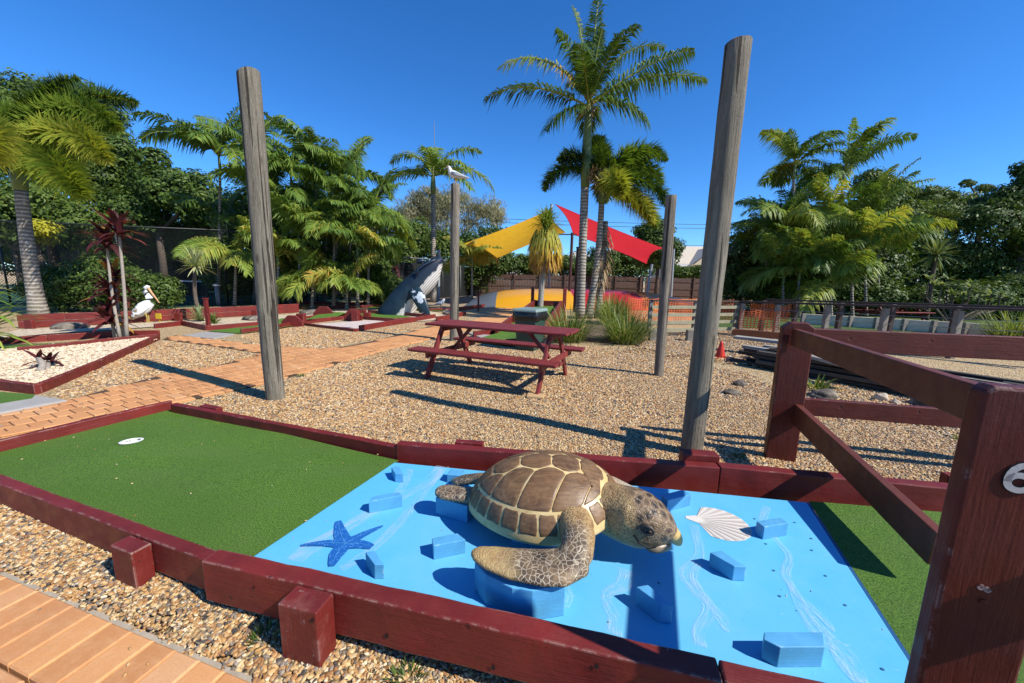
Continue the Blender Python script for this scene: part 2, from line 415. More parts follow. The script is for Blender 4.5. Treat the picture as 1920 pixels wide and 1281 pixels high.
polyE = P2([(505, 660), (470, 642), (452, 630), (560, 613), (668, 625), (690, 623), (812, 603), (800, 611), (700, 637), (640, 648), (600, 652)])
pebble_patch('gravel', 'brown pebbles between the humped lane and the brick path', polyE, NG_P, lambda x, y: 1100, lambda x, y: 2.0, .2)
polyF = P2([(1490, 742), (1700, 788), (1840, 838), (1990, 880), (1990, 740), (1850, 705), (1660, 690), (1560, 700)])
pebble_patch('gravel', 'brown pebbles at the right beyond the far barrier rails', polyF, NG_P, lambda x, y: 1300, lambda x, y: 1.7, .2)
BED_Z = .06
polyD = P2([(-120, 686), (71, 724), (296, 632), (211, 636), (34, 652), (-120, 668)], BED_Z)
sheet('white_gravel', polyD, BED_Z, M_WGRAVEL)
pebble_patch('white_gravel', 'cream pebbles in the raised bed round the red leaved cordyline', polyD, NG_W, lambda x, y: 1000, lambda x, y: 1.7, .15, z=lambda x, y: BED_Z)

# ---- brick paths
m = NT('clay_paver'); v = m.coord(); r_ = m.objrand(); t_ = m.attr('tint')
rr = m.math('FRACT', m.math('ADD', r_, t_))
c = m.ramp(rr, [(0, (.50, .225, .085)), (.3, (.62, .285, .105)), (.6, (.66, .32, .125)), (.85, (.55, .24, .09)), (1, (.66, .36, .17))])
c = m.mix(m.rng(m.noise(v, 14, 5, .7), .42, .75, 0, .5), c, (.74, .44, .22))
c = m.mix(m.rng(m.noise(v, 160, 3), .52, .75, 0, .5), c, (.34, .17, .08))
wv_ = m.n('ShaderNodeNewGeometry').outputs['Position']
c = m.mix(m.rng(m.noise(wv_, 2.2, 5, .65), .5, .78, 0, .45), c, (.40, .21, .10))
m.col(c); m.rough(.82, .25); m.bump(m.noise(v, 130, 4, .7), .35, .003); M_PAVER = m.m
M_JOINT = simple('paver_joint_sand', (.095, .052, .026), .95, .3, 30, .3)
M_CONC = simple('concrete', (.36, .34, .31), .88, .16, 5, .3, .004, .25, 70)

BL, BW, BH = .25, .134, .05
def brick_mesh(l, w, name='brick'):
    mb = MB(); e = .006
    x, y = l / 2, w / 2
    vs = [(-x, -y, 0), (x, -y, 0), (x, y, 0), (-x, y, 0), (-x, -y, BH - e), (x, -y, BH - e), (x, y, BH - e), (-x, y, BH - e),
          (-x + e, -y + e, BH), (x - e, -y + e, BH), (x - e, y - e, BH), (-x + e, y - e, BH)]
    fs = [(0, 1, 5, 4), (1, 2, 6, 5), (2, 3, 7, 6), (3, 0, 4, 7), (4, 5, 9, 8), (5, 6, 10, 9), (6, 7, 11, 10), (7, 4, 8, 11), (8, 9, 10, 11)]
    return mb.add(vs, fs)
BM = brick_mesh(BL - .008, BW - .008); bme = BM.mesh('brick', tint=True); bme.materials.append(M_PAVER)
def lay(pieces, zb, parent, limit, near):
    """pieces: (x, y, angle). The nearest become objects, the rest one joined part."""
    pieces.sort(key=lambda p: near(p))
    for (x, y, a) in pieces[:limit]:
        o = bpy.data.objects.new('brick', bme); COL.objects.link(o); o.parent = parent
        o.location = (x, y, zb + random.uniform(-.0012, .0012)); o.rotation_euler = (random.uniform(-.006, .006), random.uniform(-.006, .006), a + random.uniform(-.006, .006))
    rest = pieces[limit:]
    if rest:
        mb = MB()
        for (x, y, a) in rest:
            ca, sa = math.cos(a), math.sin(a); z_ = zb + random.uniform(-.0012, .0012)
            mb.add([(x + p[0] * ca - p[1] * sa, y + p[0] * sa + p[1] * ca, z_ + p[2]) for p in BM.v], BM.f, random.random())
        setp(mb.build('far_bricks', M_PAVER, parent, tint=True), kind='stuff')
def bond(poly, ang, off=(0, 0)):
    """stretcher bond: long side along ang, columns stacked across it"""
    ux, uy = math.cos(ang), math.sin(ang); px, py = -uy, ux; out = []
    cx = sum(p[0] for p in poly) / len(poly); cy = sum(p[1] for p in poly) / len(poly)
    for i in range(-40, 41):
        for j in range(-90, 91):
            a = i * BL + off[0]; b = j * BW + (BW / 2 if i % 2 else 0) + off[1]
            x, y = cx + a * ux + b * px, cy + a * uy + b * py
            k = 0
            for da, db in ((-.4, -.4), (.4, -.4), (.4, .4), (-.4, .4), (0, 0)):
                k += inside((x + da * BL * ux + db * BW * px, y + da * BL * uy + db * BW * py), poly)
            if k >= 4: out.append((x, y, ang))
    return out
def edging(p0, p1, side, soldier=True):
    p0 = Vector(p0).to_2d(); p1 = Vector(p1).to_2d(); d = (p1 - p0); L = d.length; d.normalize(); n = Vector((-d.y, d.x)) * side
    step = BW if soldier else BL; out = []
    for k in range(int(L / step)):
        q = p0 + d * (k + .5) * step + n * ((BL if soldier else BW) / 2)
        out.append((q.x, q.y, math.atan2(d.y, d.x) + (PI / 2 if soldier else 0)))
    return out
# near path (bottom left corner)
e0 = Vector((-2.35, 1.62)); ed = Vector((.956, -.293)); en = Vector((-.293, -.956))
zpath = lambda x, y: 0
pth = setp(sheet('brick_path', [tuple(e0 - ed * 3), tuple(e0 + ed * 5), tuple(e0 + ed * 5 + en * 3), tuple(e0 - ed * 3 + en * 3)], -.03, M_JOINT), kind='structure')
pc = edging(e0 - ed * BW * 14, e0 + ed * BW * 24, -1)
inner = [e0 - ed * 2 + en * (BL), e0 + ed * 2.6 + en * BL, e0 + ed * 2.6 + en * 1.1, e0 - ed * 2 + en * 1.1]
pc += bond([tuple(p) for p in inner], math.atan2(ed.y, ed.x), (0, .02))
ZB = -.046
for p in pc: pass
lay(pc, ZB, pth, 160, lambda p: math.hypot(p[0], p[1]))
mb = MB()
hp = [e0 - ed * 3, e0 + ed * 5, e0 + ed * 5 - en * .02, e0 - ed * 3 - en * .02]
mb.prism([tuple(p) for p in hp], -.09, -.012)
mb.build('concrete_haunch', simple('sandy_mortar', (.42, .36, .27), .9, .25, 20, .4), pth)
# main path across the middle
Rr = P2([(-160, 860), (0, 823), (200, 783), (318, 760), (380, 747), (480, 725), (560, 704), (640, 681), (700, 664), (770, 645), (830, 631), (880, 617)])
Ll = P2([(-160, 778), (125, 753), (200, 732), (300, 706), (400, 688), (490, 666), (440, 656), (370, 646), (305, 637), (330, 629), (400, 637), (470, 646), (520, 652), (600, 655), (650, 650), (700, 640), (760, 625), (800, 614), (860, 599)])
main_poly = Rr + Ll[::-1]
pth2 = sheet('brick_path', main_poly, .012, M_JOINT)
pdir = Vector((Rr[6][0] - Rr[2][0], Rr[6][1] - Rr[2][1])).normalized()
ac = math.atan2(-pdir.x, pdir.y)
pc = bond(main_poly, ac)
for i in range(len(Rr) - 1): pc += [(x, y, a) for (x, y, a) in edging((*Rr[i], 0), (*Rr[i + 1], 0), 1, False)]
lay(pc, -.026, pth2, 290, lambda p: math.hypot(p[0], p[1]) if p[0] > -1.35 * p[1] - .3 else 99)
pebble_patch('stray_pebbles', 'loose pebbles strewn over the middle brick path', main_poly, NG_P, lambda x, y: 14, lambda x, y: 1.2, .2, z=lambda x, y: .026)
pebble_patch('stray_pebbles', 'loose pebbles strewn over the near brick path', [tuple(e0 - ed * 2), tuple(e0 + ed * 2.4), tuple(e0 + ed * 2.4 + en * .5), tuple(e0 - ed * 2 + en * .5)], NG_P, lambda x, y: 26, lambda x, y: .7, .1, z=lambda x, y: .004)
# concrete tee slabs
mb = MB(); mb.prism(P2([(-150, 770), (62, 742), (126, 752), (-150, 805)], .03), -.02, .045)
o = setp(mb.build('concrete_slab', M_CONC), 'grey concrete slab between green carpet and brick path at the left edge', 'slab'); bevel(o, .01)
mb = MB(); mb.prism(P2([(342, 629), (388, 622), (440, 626), (400, 635)], .03), -.02, .034)
o = setp(mb.build('concrete_slab', M_CONC), 'small pale concrete slab at the start of the far green lane', 'slab'); bevel(o, .01)
mb = MB(); mb.prism(P2([(872, 622), (960, 634), (990, 640), (905, 634)], .03), -.02, .03)
setp(mb.build('concrete_slab', M_CONC), 'pale concrete strip behind the picnic table beside the green lane', 'slab')
# paved apron farther off, sandy ground, lawn, court
M_SAND = simple('pale_sand', (.36, .27, .18), .95, .22, 2.5, .4, .02, .2, 25)
M_SOIL = simple('leafy_soil', (.20, .14, .09), .95, .35, 3, .5, .03, .2, 30)
M_LAWN = simple('lawn', (.075, .12, .03), .95, .35, 9, .6, .03, .2, 60)
M_COURT = simple('green_court', (.022, .075, .045), .85, .25, 2, .2, .003, .3, 80)
sheet('sandy_ground', P2([(1200, 652), (1215, 630), (1300, 624), (1500, 618), (1500, 655), (1420, 680), (1330, 672), (1260, 664)]), .016, M_SAND)
pebble_patch('stray_pebbles', 'loose pebbles over the sandy patch by the slat fence', P2([(1170, 662), (1205, 640), (1215, 628), (1500, 614), (1520, 660), (1430, 690), (1330, 680), (1250, 672)]), NG_P, lambda x, y: 320, lambda x, y: 1.9, .2, z=lambda x, y: .018)
sheet('sandy_ground', [(-9, 22), (1, 19), (3, 22), (10, 25), (16, 36), (-9, 37.5)], .008, M_SAND)
sheet('paved_apron', P2([(880, 604), (960, 574), (1010, 575), (985, 592), (1000, 612), (930, 618)]), .02, M_PAVER)
sheet('planting_soil', P2([(1090, 640), (1110, 606), (1210, 600), (1225, 625), (1200, 648)]), .02, M_SOIL)
sheet('lawn', [(7, 13), (30, 11), (40, 26), (12, 28)], .010, M_LAWN)
sheet('court', [(-34, 15.4), (-14.9, 16.6), (-9.5, 24), (-10, 40), (-40, 36)], .012, M_COURT)
# ================================================================ GREEN GOLF HOLE WITH THE BLUE BOARD
def hole_root(): return thing('golf_hole', 'near mini golf hole with green carpet, blue board and dark red timber edging', 'golf hole', (-.5, 2.4, 0))
hole = hole_root()
ZB_ = .14
m = NT('green_carpet'); v = m.coord()
n1 = m.noise(v, 125, 4, .8); n2 = m.noise(v, 60, 3, .7); n3 = m.noise(v, 1.6, 3)
c = m.mix(m.rng(n1, .42, .60), (.024, .085, .006), (.155, .30, .032))
c = m.mix(m.rng(n2, .42, .72, 0, .4), c, (.15, .25, .05))
c = m.mix(m.rng(m.noise(m.coord('Object', (1, 4, 1)), 1.3, 4, .6), .45, .7, 0, .4), c, (.13, .20, .05))
c = m.mix(m.rng(n3, .3, .7, 0, .4), c, (.06, .135, .016))
c = m.mix(m.rng(m.noise(v, 150, 1), .80, .83), c, (.34, .38, .26))
m.col(c); m.rough(.8, .25); m.bump(n1, 1.0, .010); M_CARPET = m.m
m = NT('blue_board_paint'); v = m.coord()
c = m.mix(m.rng(m.noise(v, 2.2, 4), .3, .7), (.10, .45, .73), (.115, .49, .77))
c = m.mix(m.rng(m.noise(v, 30, 5, .7), .55, .8, 0, .35), c, (.17, .5, .78))
c = m.mix(m.rng(m.noise(v, 1.1, 5, .65), .46, .72, 0, .7), c, (.17, .48, .69))
scf = m.noise(m.coord('Object', (3, 14, 1)), 6, 5, .75, .6); c = m.mix(m.rng(scf, .61, .70, 0, .6), c, (.30, .56, .72))
c = m.mix(m.rng(m.noise(v, 24, 5, .8), .62, .74, 0, .6), c, (.06, .26, .42))
m.col(c); m.rough(m.rng(m.noise(v, 8, 3), .3, .7, .42, .6), .35); m.bump(m.noise(v, 55, 5, .7), .1, .002); M_BOARD = m.m

TL = G(740, 868, ZB_); BLc = G(478, 1043, ZB_); TR = G(1512, 943, ZB_); BR = G(1726, 1276, ZB_)
g1 = G(318, 770, ZB_); g0 = G(0, 847, ZB_); gb = G(0, 893, ZB_)
ld = (g0 - g1).normalized()
# where the left end rail and the near rail meet, off the left of the frame
nd = (BLc - gb).normalized()
t_ = ((gb.x - g1.x) * (-nd.y) - (gb.y - g1.y) * (-nd.x)) / (ld.x * (-nd.y) - ld.y * (-nd.x))
corner = g1 + ld * t_
carpet_poly = [corner, BLc - (TL - BLc).normalized() * .06, TL + (TL - BLc).normalized() * .05, g1 + Vector((-.04, .05, 0))]
hc = G(247, 832, .155)
def carpet_z(x, y):
    d2 = ((x - hc.x - .08) ** 2 + (y - hc.y + .05) ** 2)
    return ZB_ + .042 * math.exp(-d2 / .09) - .004 + .012 * math.exp(-(((x + 2.0) / .5) ** 2 + ((y - 2.9) / .5) ** 2))
def patch_mesh(name, quad, nu, nv, zf, mat, parent, hole=None):
    a, b, c_, d = [Vector(q) for q in quad]; mb = MB(); vs = []
    for j in range(nv + 1):
        for i in range(nu + 1):
            u, w = i / nu, j / nv
            p = (a * (1 - u) + b * u) * (1 - w) + (d * (1 - u) + c_ * u) * w
            vs.append((p.x, p.y, zf(p.x, p.y)))
    fs = []
    for j in range(nv):
        for i in range(nu):
            f = (j * (nu + 1) + i, j * (nu + 1) + i + 1, (j + 1) * (nu + 1) + i + 1, (j + 1) * (nu + 1) + i)
            if hole:
                cx = sum(vs[k][0] for k in f) / 4; cy = sum(vs[k][1] for k in f) / 4
                if (cx - hole.x) ** 2 + (cy - hole.y) ** 2 < .052 ** 2: continue
            fs.append(f)
    mb.add(vs, fs); return mb.build(name, mat, parent, smooth=True)
cp = patch_mesh('green_carpet', carpet_poly, 150, 70, carpet_z, M_CARPET, hole, hc)
setp(cp, 'green artificial turf with a low mound round the cup')
# the cup: white sunken liner
M_CUP = simple('white_cup', (.8, .79, .74), .5, .06, 20, 0)
mb = MB(); n = 28; zt = carpet_z(hc.x, hc.y) + .003
# a raised white liner tilted with the mound, seen as a pale disc
rt = [(hc.x + .072 * math.cos(2 * PI * k / n), hc.y + .072 * math.sin(2 * PI * k / n), zt + .001 - .05 * (.072 * math.sin(2 * PI * k / n))) for k in range(n)]
ri = [(hc.x + .056 * math.cos(2 * PI * k / n), hc.y + .056 * math.sin(2 * PI * k / n), zt + .003 - .05 * (.056 * math.sin(2 * PI * k / n))) for k in range(n)]
rb = [(hc.x + .053 * math.cos(2 * PI * k / n), hc.y + .053 * math.sin(2 * PI * k / n), zt - .012) for k in range(n)]
mb.loft([rt, ri, rb], cap=False); mb.add(rb, [tuple(range(n))])
setp(mb.build('cup', M_CUP, hole, smooth=False), 'white cup set in the green carpet')
# blue board
bd = thing('x', '', '') if False else None
mb = MB(); mb.prism([(p.x, p.y) for p in (TL, TR, BR + (BR - TR).normalized() * .13, BLc + (BLc - TL).normalized() * .04)], .10, ZB_ + .004)
board = mb.build('blue_board', M_BOARD, hole); bevel(board, .003); setp(board, 'sky blue painted board with starfish, scallop and wave paintings')
# right carpet strip
q = [BR + (BR - TR).normalized() * .1, BR + Vector((1.15, -.12, 0)), TR + Vector((1.15, -.12, 0)), TR + (TR - BR).normalized() * .02]
off = Vector((.018, 0, 0))
setp(patch_mesh('green_carpet', [q[0] + off, q[1], q[2], q[3] + off], 24, 24, lambda x, y: ZB_ + .002, M_CARPET, hole), 'green turf strip beyond the blue board under the barrier')
mb = MB(); mb.beam(TR + Vector((.008, 0, -.012)), BR + Vector((.008, 0, -.012)), .016, .03); mb.build('dark_blue_edge_strip', simple('dark_blue_trim', (.02, .10, .24), .5, .2), hole)
# timber edging -------------------------------------------------
RT = .225
def rail(a, b, w, h, zt=RT, mat=None, off=0.0, name='edge_timber', wob=.0025):
    a = Vector((a.x, a.y, zt)); b = Vector((b.x, b.y, zt)); d = (b - a).normalized(); n_ = Vector((d.y, -d.x, 0))
    return plank(name, a + n_ * off, b + n_ * off, w, h, mat or M_RED, hole, .007, wob)
# near side: thin rail on the left, then the two big logs
fa = G(0, 895, RT) ; fa = G(-200, 826, .2)
a0 = G(-260, 800, .2); a1 = G(413, 1030, RT)
M_REDS = M_REDWORN
rail(Vector((a0.x, a0.y, 0)), a1, .062, .17, .215, M_REDWORN, .031)
b1 = G(412, 1027, .245); b2 = G(1342, 1231, .245); b3 = G(1640, 1300, .245)
rail(b1, b2, .085, .2, .245, M_REDWORN, .045)
rail(b2 + (b3 - b2).normalized() * .004, b3, .085, .2, .252, M_REDWORN, .052)
# left end rail, far rails
c0 = Vector((corner.x, corner.y, 0)); c1 = G(318, 752, RT)
cdir = (Vector((c1.x, c1.y, 0)) - c0).normalized(); nl = Vector((-cdir.y, cdir.x, 0))
rail(c0 - cdir * .1, Vector((c1.x, c1.y, 0)) - nl * .0 + cdir * .02, .05, .16, RT, M_REDWORN, -.02)
d0 = G(318, 757, RT); d1 = G(745, 838, RT)
rail(d0, d1, .055, .16, RT - .004, M_RED, -.03)
e0_ = G(742, 833, .245); e1_ = G(1350, 877, .245); e2_ = G(1520, 893, .245); e3_ = e2_ + (e2_ - e1_).normalized() * 2.1
rail(e0_, e1_, .075, .2, .245, M_RED, -.035)
rail(e1_ + (e2_ - e1_).normalized() * .003, e3_, .085, .21, .25, M_RED, -.04)
# pegs bolted outside the rails
def peg(px, base_y, w, t, ztop, zbot, dirv, mat=M_REDWORN, name='stake'):
    d = dirv.normalized(); n_ = Vector((d.y, -d.x, 0))
    c = px
    mb = MB(); M = Matrix(((d.x, n_.x, 0), (d.y, n_.y, 0), (0, 0, 1)))
    me = MB(); me.box((0, 0, 0), (ztop - zbot, w, t)).mesh
    o = add_obj(name, MB().box((0, 0, 0), (ztop - zbot, w, t)).mesh(name), mat, hole,
                Matrix.Translation(Vector((c.x, c.y, (ztop + zbot) / 2))) @ Matrix(((0, d.x, n_.x, 0), (0, d.y, n_.y, 0), (1, 0, 0, 0), (0, 0, 0, 1))))
    bevel(o, .006); return o
fd = b2 - b1
nf = Vector((fd.y, -fd.x, 0)).normalized()
# big stake in front, small stake at left
s1 = G(580, 1150, .1)
base = b1 + (b2 - b1).normalized() * ((G(606, 1090, .24) - b1).dot((b2 - b1).normalized()))
M_BIGSTAKE = painted_wood('scuffed_red_stake', (.165, .017, .012), pale=(.36, .27, .23), chips=.64, grain=.7, bd=.006, dust=.55, dustc=(.3, .13, .10), wear=.7)
peg(base + nf * (.09 + .052), 0, .175, .098, .246, -.12, fd, M_BIGSTAKE)
ga = a1 - a0; base2 = a0 + ga.normalized() * ((G(282, 1003, .2) - a0).dot(ga.normalized())); nga = Vector((ga.y, -ga.x, 0)).normalized()
peg(base2 + nga * (.064 + .042), 0, .165, .08, .205, -.1, ga, M_REDWORN)
# stakes behind the far rails: flat caps just above the rail
for (x, y, w, t, z) in ((395, 765, .24, .06, .232), (880, 836, .22, .06, .258), (1310, 863, .25, .10, .288), (1800, 905, .2, .06, .265)):
    l0, l1, wr = (d0, d1, .055) if x < 745 else (e0_, e1_, .08); dd = (l1 - l0).normalized(); nn = Vector((-dd.y, dd.x, 0)).normalized()
    dr = ray(x, y); o_ = Vector((0, 0, CAMH)); tt = ((l0 + nn * (wr + t / 2)) - o_).dot(nn) / dr.dot(nn); pz = o_ + dr * tt
    peg(Vector((pz.x, pz.y, 0)) + nn * .004, 0, w, t, z, -.05, dd, M_RED)
# bolt holes in the near timbers
M_HOLE = simple('dark_hole', (.012, .006, .005), .9, 0, 5, 0)
def bolt_hole(x, y, line_p, line_d, nrm, depth, r):
    # hit the vertical face plane
    d = ray(x, y); o = Vector((0, 0, CAMH)); q = line_p + nrm * depth
    t = (q - o).dot(nrm) / d.dot(nrm); p = o + d * t + nrm * .0025
    u = Vector((nrm.y, -nrm.x, 0)); n = 10
    mb = MB(); mb.add([p + (u * math.cos(2 * PI * k / n) * .7 + Vector((0, 0, 1)) * math.sin(2 * PI * k / n)) * r for k in range(n)], [tuple(range(n))])
    o_ = mb.build('bolt_hole', M_HOLE, hole)
for x, y in ((725, 1192), (925, 1251), (1118, 1249)): bolt_hole(x, y, b1, fd, nf, .0885, .011)
bolt_hole(476, 1101, b1, fd, nf, .0885, .007)
bolt_hole(586, 1163, base, fd, nf, .192, .010)
bolt_hole(262, 1052, base2, ga, nga, .147, .006)

# ---- paintings on the board
ZP = ZB_ + .0055
m = NT('starfish_paint'); v = m.coord(); d_ = m.voro(v, 90)
m.col(m.mix(m.rng(d_, .15, .35, 0, 1), (.10, .34, .68), (.012, .115, .40))); m.rough(.5); M_STAR = m.m
M_STARL = simple('starfish_line_paint', (.10, .36, .72), .5, .1, 30, 0)
sc_ = G(648, 1021, ZP)
arms = [([G(648, 1021, ZP), G(638, 1000, ZP), G(634, 978, ZP)], (.085, .066, .028)), ([sc_, G(682, 1003, ZP), G(718, 987, ZP)], (.072, .046, .012)),
        ([sc_, G(678, 1022, ZP), G(698, 1027, ZP)], (.078, .058, .034)), ([sc_, G(632, 1040, ZP), G(622, 1063, ZP)], (.085, .074, .026)), ([sc_, G(606, 1020, ZP), G(564, 1024, ZP)], (.072, .042, .012))]
star = None; mb = MB(); ln = MB()
def ribbon(mb, pts, wid, z, n=10, uvs=None):
    P = []
    for i in range(n + 1):
        t = i / n * (len(pts) - 1); k = min(int(t), len(pts) - 2); f = t - k
        g_ = lambda j: pts[max(0, min(len(pts) - 1, j))]
        a, b, c_, d = g_(k - 1), g_(k), g_(k + 1), g_(k + 2)
        p = .5 * ((2 * b) + (c_ - a) * f + (2 * a - 5 * b + 4 * c_ - d) * f * f + (-a + 3 * b - 3 * c_ + d) * f ** 3)
        w = wid[k] * (1 - f) + wid[k + 1] * f
        P.append((p, w))
    vs = []
    for i, (p, w) in enumerate(P):
        d = (P[min(i + 1, n)][0] - P[max(i - 1, 0)][0]).normalized(); s = Vector((-d.y, d.x, 0)) * w / 2
        vs += [Vector((p.x, p.y, z)) - s, Vector((p.x, p.y, z)) + s]
        if uvs is not None: uvs += [(0, i / n), (1, i / n)]
    mb.add(vs, [(2 * i, 2 * i + 2, 2 * i + 3, 2 * i + 1)[::-1] for i in range(n)])
for k, (pts, wid) in enumerate(arms):
    ribbon(mb, pts, wid, ZP + .004 + k * .00035, 10); ribbon(ln, pts, (.0025, .002, .001), ZP + .0065 + k * .0002, 10)
star = setp(mb.build('starfish_painting', M_STAR, board), 'dark blue five armed starfish painted on the board')
ln.build('starfish_lines', M_STARL, board)
# scallop
M_SCW = simple('scallop_pale_paint', (.72, .67, .58), .6, .06, 20, 0); M_SCD = simple('scallop_ray_paint', (.56, .49, .43), .6, .08, 20, 0)
oc = G(1303, 973, ZP); ax_ = (G(1400, 990, ZP) - oc); sd = Vector((-ax_.y, ax_.x, 0)).normalized(); axn = ax_.normalized()
mb = MB(); md = MB(); n = 26; rim = []
for i in range(n + 1):
    a = -1.25 + 2.5 * i / n
    rr = .285 * (.82 + .18 * math.cos(a)) * (1 + .012 * (i % 2)); rr *= 1 - .28 * (abs(a) / 1.25) ** 3
    rim.append(oc + axn * rr * math.cos(a) * 1.0 + sd * rr * math.sin(a) * .80)
mb.add([oc] + rim, [(0, i + 1, i + 2) for i in range(n)])
up_ = Vector((0, 0, .0007)); mb.add([oc + axn * .045 + sd * .05 + up_, oc - axn * .05 + sd * .012 + up_, oc - axn * .05 - sd * .012 + up_, oc + axn * .045 - sd * .05 + up_], [(0, 1, 2, 3)])
for i in range(1, n, 2):
    q0 = oc + (rim[i] - oc) * .14; md.add([q0 + Vector((0, 0, .002)), oc + (rim[i] - oc) * .985 + Vector((0, 0, .002)), oc + (rim[i + 1] - oc) * .985 + Vector((0, 0, .002))], [(0, 1, 2)])
mb.build('scallop_painting', M_SCW, board); md.build('scallop_rays', M_SCD, board)
setp(board.children[-2], 'cream scallop shell painted on the board')
# painted waves: thin brushed white strokes, uv along the stroke
m = NT('brushed_white_wave'); uv = m.n('ShaderNodeTexCoord').outputs['UV']; mp = m.n('ShaderNodeMapping'); mp.inputs['Scale'].default_value = (26, 2.2, 1); m.l(uv, mp.inputs[0])
f = m.noise(mp.outputs[0], 1.6, 5, .7, .5)
sx = m.n('ShaderNodeSeparateXYZ'); m.l(uv, sx.inputs[0])
edge = m.math('MULTIPLY', m.math('MULTIPLY', sx.outputs[0], m.math('SUBTRACT', 1.0, sx.outputs[0])), 4.0)
al = m.math('MULTIPLY', m.rng(f, .44, .72, 0, .85), m.rng(edge, 0, .5))
mp2 = m.n('ShaderNodeMapping'); mp2.inputs['Scale'].default_value = (2, 9, 1); m.l(uv, mp2.inputs[0])
al = m.math('MULTIPLY', al, m.rng(m.noise(mp2.outputs[0], 1.0, 3), .3, .62))
m.col((.72, .8, .84)); m.rough(.7, .2); m.l(al, m.b.inputs['Alpha']); M_WAVE = m.m
waves = [([(552, 1052), (585, 1025), (640, 995), (690, 965), (745, 935), (800, 905), (832, 875)], (.10, .12, .10, .09, .08, .10, .13)),
         ([(640, 1068), (690, 1035), (740, 990), (790, 930), (830, 880)], (.05, .06, .07, .06, .05)),
         ([(745, 925), (762, 900), (768, 880)], (.06, .07, .05)), ([(545, 1048), (610, 1005), (668, 975), (720, 950)], (.04, .05, .04, .03)),
         ([(1178, 1070), (1168, 1098), (1140, 1112), (1138, 1130), (1152, 1160), (1150, 1190)], (.10, .08, .06, .05, .06, .08)),
         ([(1300, 985), (1312, 1040), (1290, 1075), (1300, 1100), (1330, 1140), (1310, 1180), (1312, 1212)], (.06, .05, .10, .08, .06, .05, .06)),
         ([(1298, 1085), (1325, 1125), (1352, 1160), (1362, 1185)], (.03, .03, .06, .02)),
         ([(1438, 950), (1432, 985), (1478, 1040), (1472, 1075), (1490, 1110), (1535, 1150), (1562, 1185)], (.05, .05, .04, .05, .03, .05, .02)),
         ([(1480, 1090), (1505, 1140), (1545, 1195), (1585, 1230), (1612, 1281)], (.03, .06, .10, .09, .06)),
         ([(1555, 1195), (1570, 1240), (1610, 1281)], (.015, .02, .04)),
         ([(1060, 1140), (1068, 1118), (1058, 1095)], (.03, .04, .03))]
for k, (pts, wid) in enumerate(waves):
    mb = MB(); uvs = []
    ribbon(mb, [G(x, y, ZP) for x, y in pts], wid, ZP + .001 + k * .0002, 24, uvs)
    me = mb.mesh('painted_wave', inv=pw(board).inverted()); ul = me.uv_layers.new(name='uv')
    for lp in me.loops: ul.data[lp.index].uv = uvs[lp.vertex_index]
    add_obj('painted_wave', me, M_WAVE, board)
# screws
M_SCREW = simple('dull_screw', (.05, .17, .28), .5, .2, 30, 0)
for x, y in ((1415, 973), (1490, 980), (1522, 1032), (1451, 1070), (1548, 1080), (1462, 1118), (1585, 1135), (1655, 1255), (1235, 1093), (1436, 1020), (1521, 1010)):
    p = G(x, y, ZP); mb = MB(); mb.tube([p - Vector((0, 0, .002)), p + Vector((0, 0, .0018))], .0055, 8); mb.build('screw', M_SCREW, board)

# ---- blue wooden obstacle blocks (each loose on its own)
def block(label, p0, p1, w, h, ch0=0.0, ch1=0.0, side=1, slope=0.0):
    """box from p0 to p1 (front bottom edge, board plane), depth w away from the camera, chamfered ends ch"""
    p0 = Vector(p0); p1 = Vector(p1); d = p1 - p0; L = d.length; d.normalize(); n_ = Vector((-d.y, d.x, 0)) * side
    mid = (p0 + p1) / 2
    rt_ = thing('wooden_block', label, 'block', (mid.x, mid.y, ZB_ + .004), 0, 'blue blocks on the board')
    mb = MB(); z0 = ZB_ + .0045
    poly = [p0, p1, p1 + n_ * w - d * ch1, p0 + n_ * w + d * ch0]
    tops = [Vector((q.x, q.y, z0 + h)) for q in poly]
    if slope: tops = [t + Vector((0, 0, slope * (1 if i in (1, 2) else 0))) for i, t in enumerate(tops)]
    bots = [Vector((q.x, q.y, z0)) for q in poly]
    if side > 0: mb.add(bots + tops, [(3, 2, 1, 0), (4, 5, 6, 7)] + [(i, (i + 1) % 4, 4 + (i + 1) % 4, 4 + i) for i in range(4)])
    else: mb.add(bots + tops, [(0, 1, 2, 3), (7, 6, 5, 4)] + [(4 + i, 4 + (i + 1) % 4, (i + 1) % 4, i) for i in range(4)])
    # one mesh: the thing itself
    o = mb.build('wooden_block', M_BLUE, rt_); bevel(o, .003)
    o.parent = None; COL.objects.unlink(rt_); l_, c_, g_ = rt_['label'], rt_['category'], rt_['group']
    o.location = rt_.location; bpy.data.objects.remove(rt_); setp(o, l_, c_, g_); return o
def block_poly(label, pts, h):
    P_ = [G(x, y, ZB_ + .0045) for x, y in pts]; c = sum(P_, Vector((0, 0, 0))) / len(P_)
    mb = MB(); mb.prism([(p.x - c.x, p.y - c.y) for p in P_], 0, h); o = mb.build('wooden_block', M_BLUE); o.location = c; bevel(o, .003)
    return setp(o, label, 'block', 'blue blocks on the board')
def gz(x, y): return G(x, y, ZB_ + .0045)
block_poly('small blue block in the far corner of the board beside the green carpet', [(757, 905), (741, 904), (734, 892), (749, 890)], .062)
block('wide blue block standing apart above the painted starfish', gz(692, 963), gz(755, 950), .045, .075, .02, .02)
block_poly('narrow blue block just right of the starfish arm near the front timber', [(721, 1086), (703, 1086), (686, 1062), (704, 1059)], .075)
block('blue block lying half in the shadow of the turtle shell', gz(813, 1050), gz(873, 1037), .06, .075, .0, .03)
block('blue block behind the rear flipper of the turtle', gz(838, 905), gz(866, 908), .08, .06)
block('blue block half shaded beside the beak of the turtle', gz(1250, 960), gz(1294, 948), .06, .075, .01, .01)
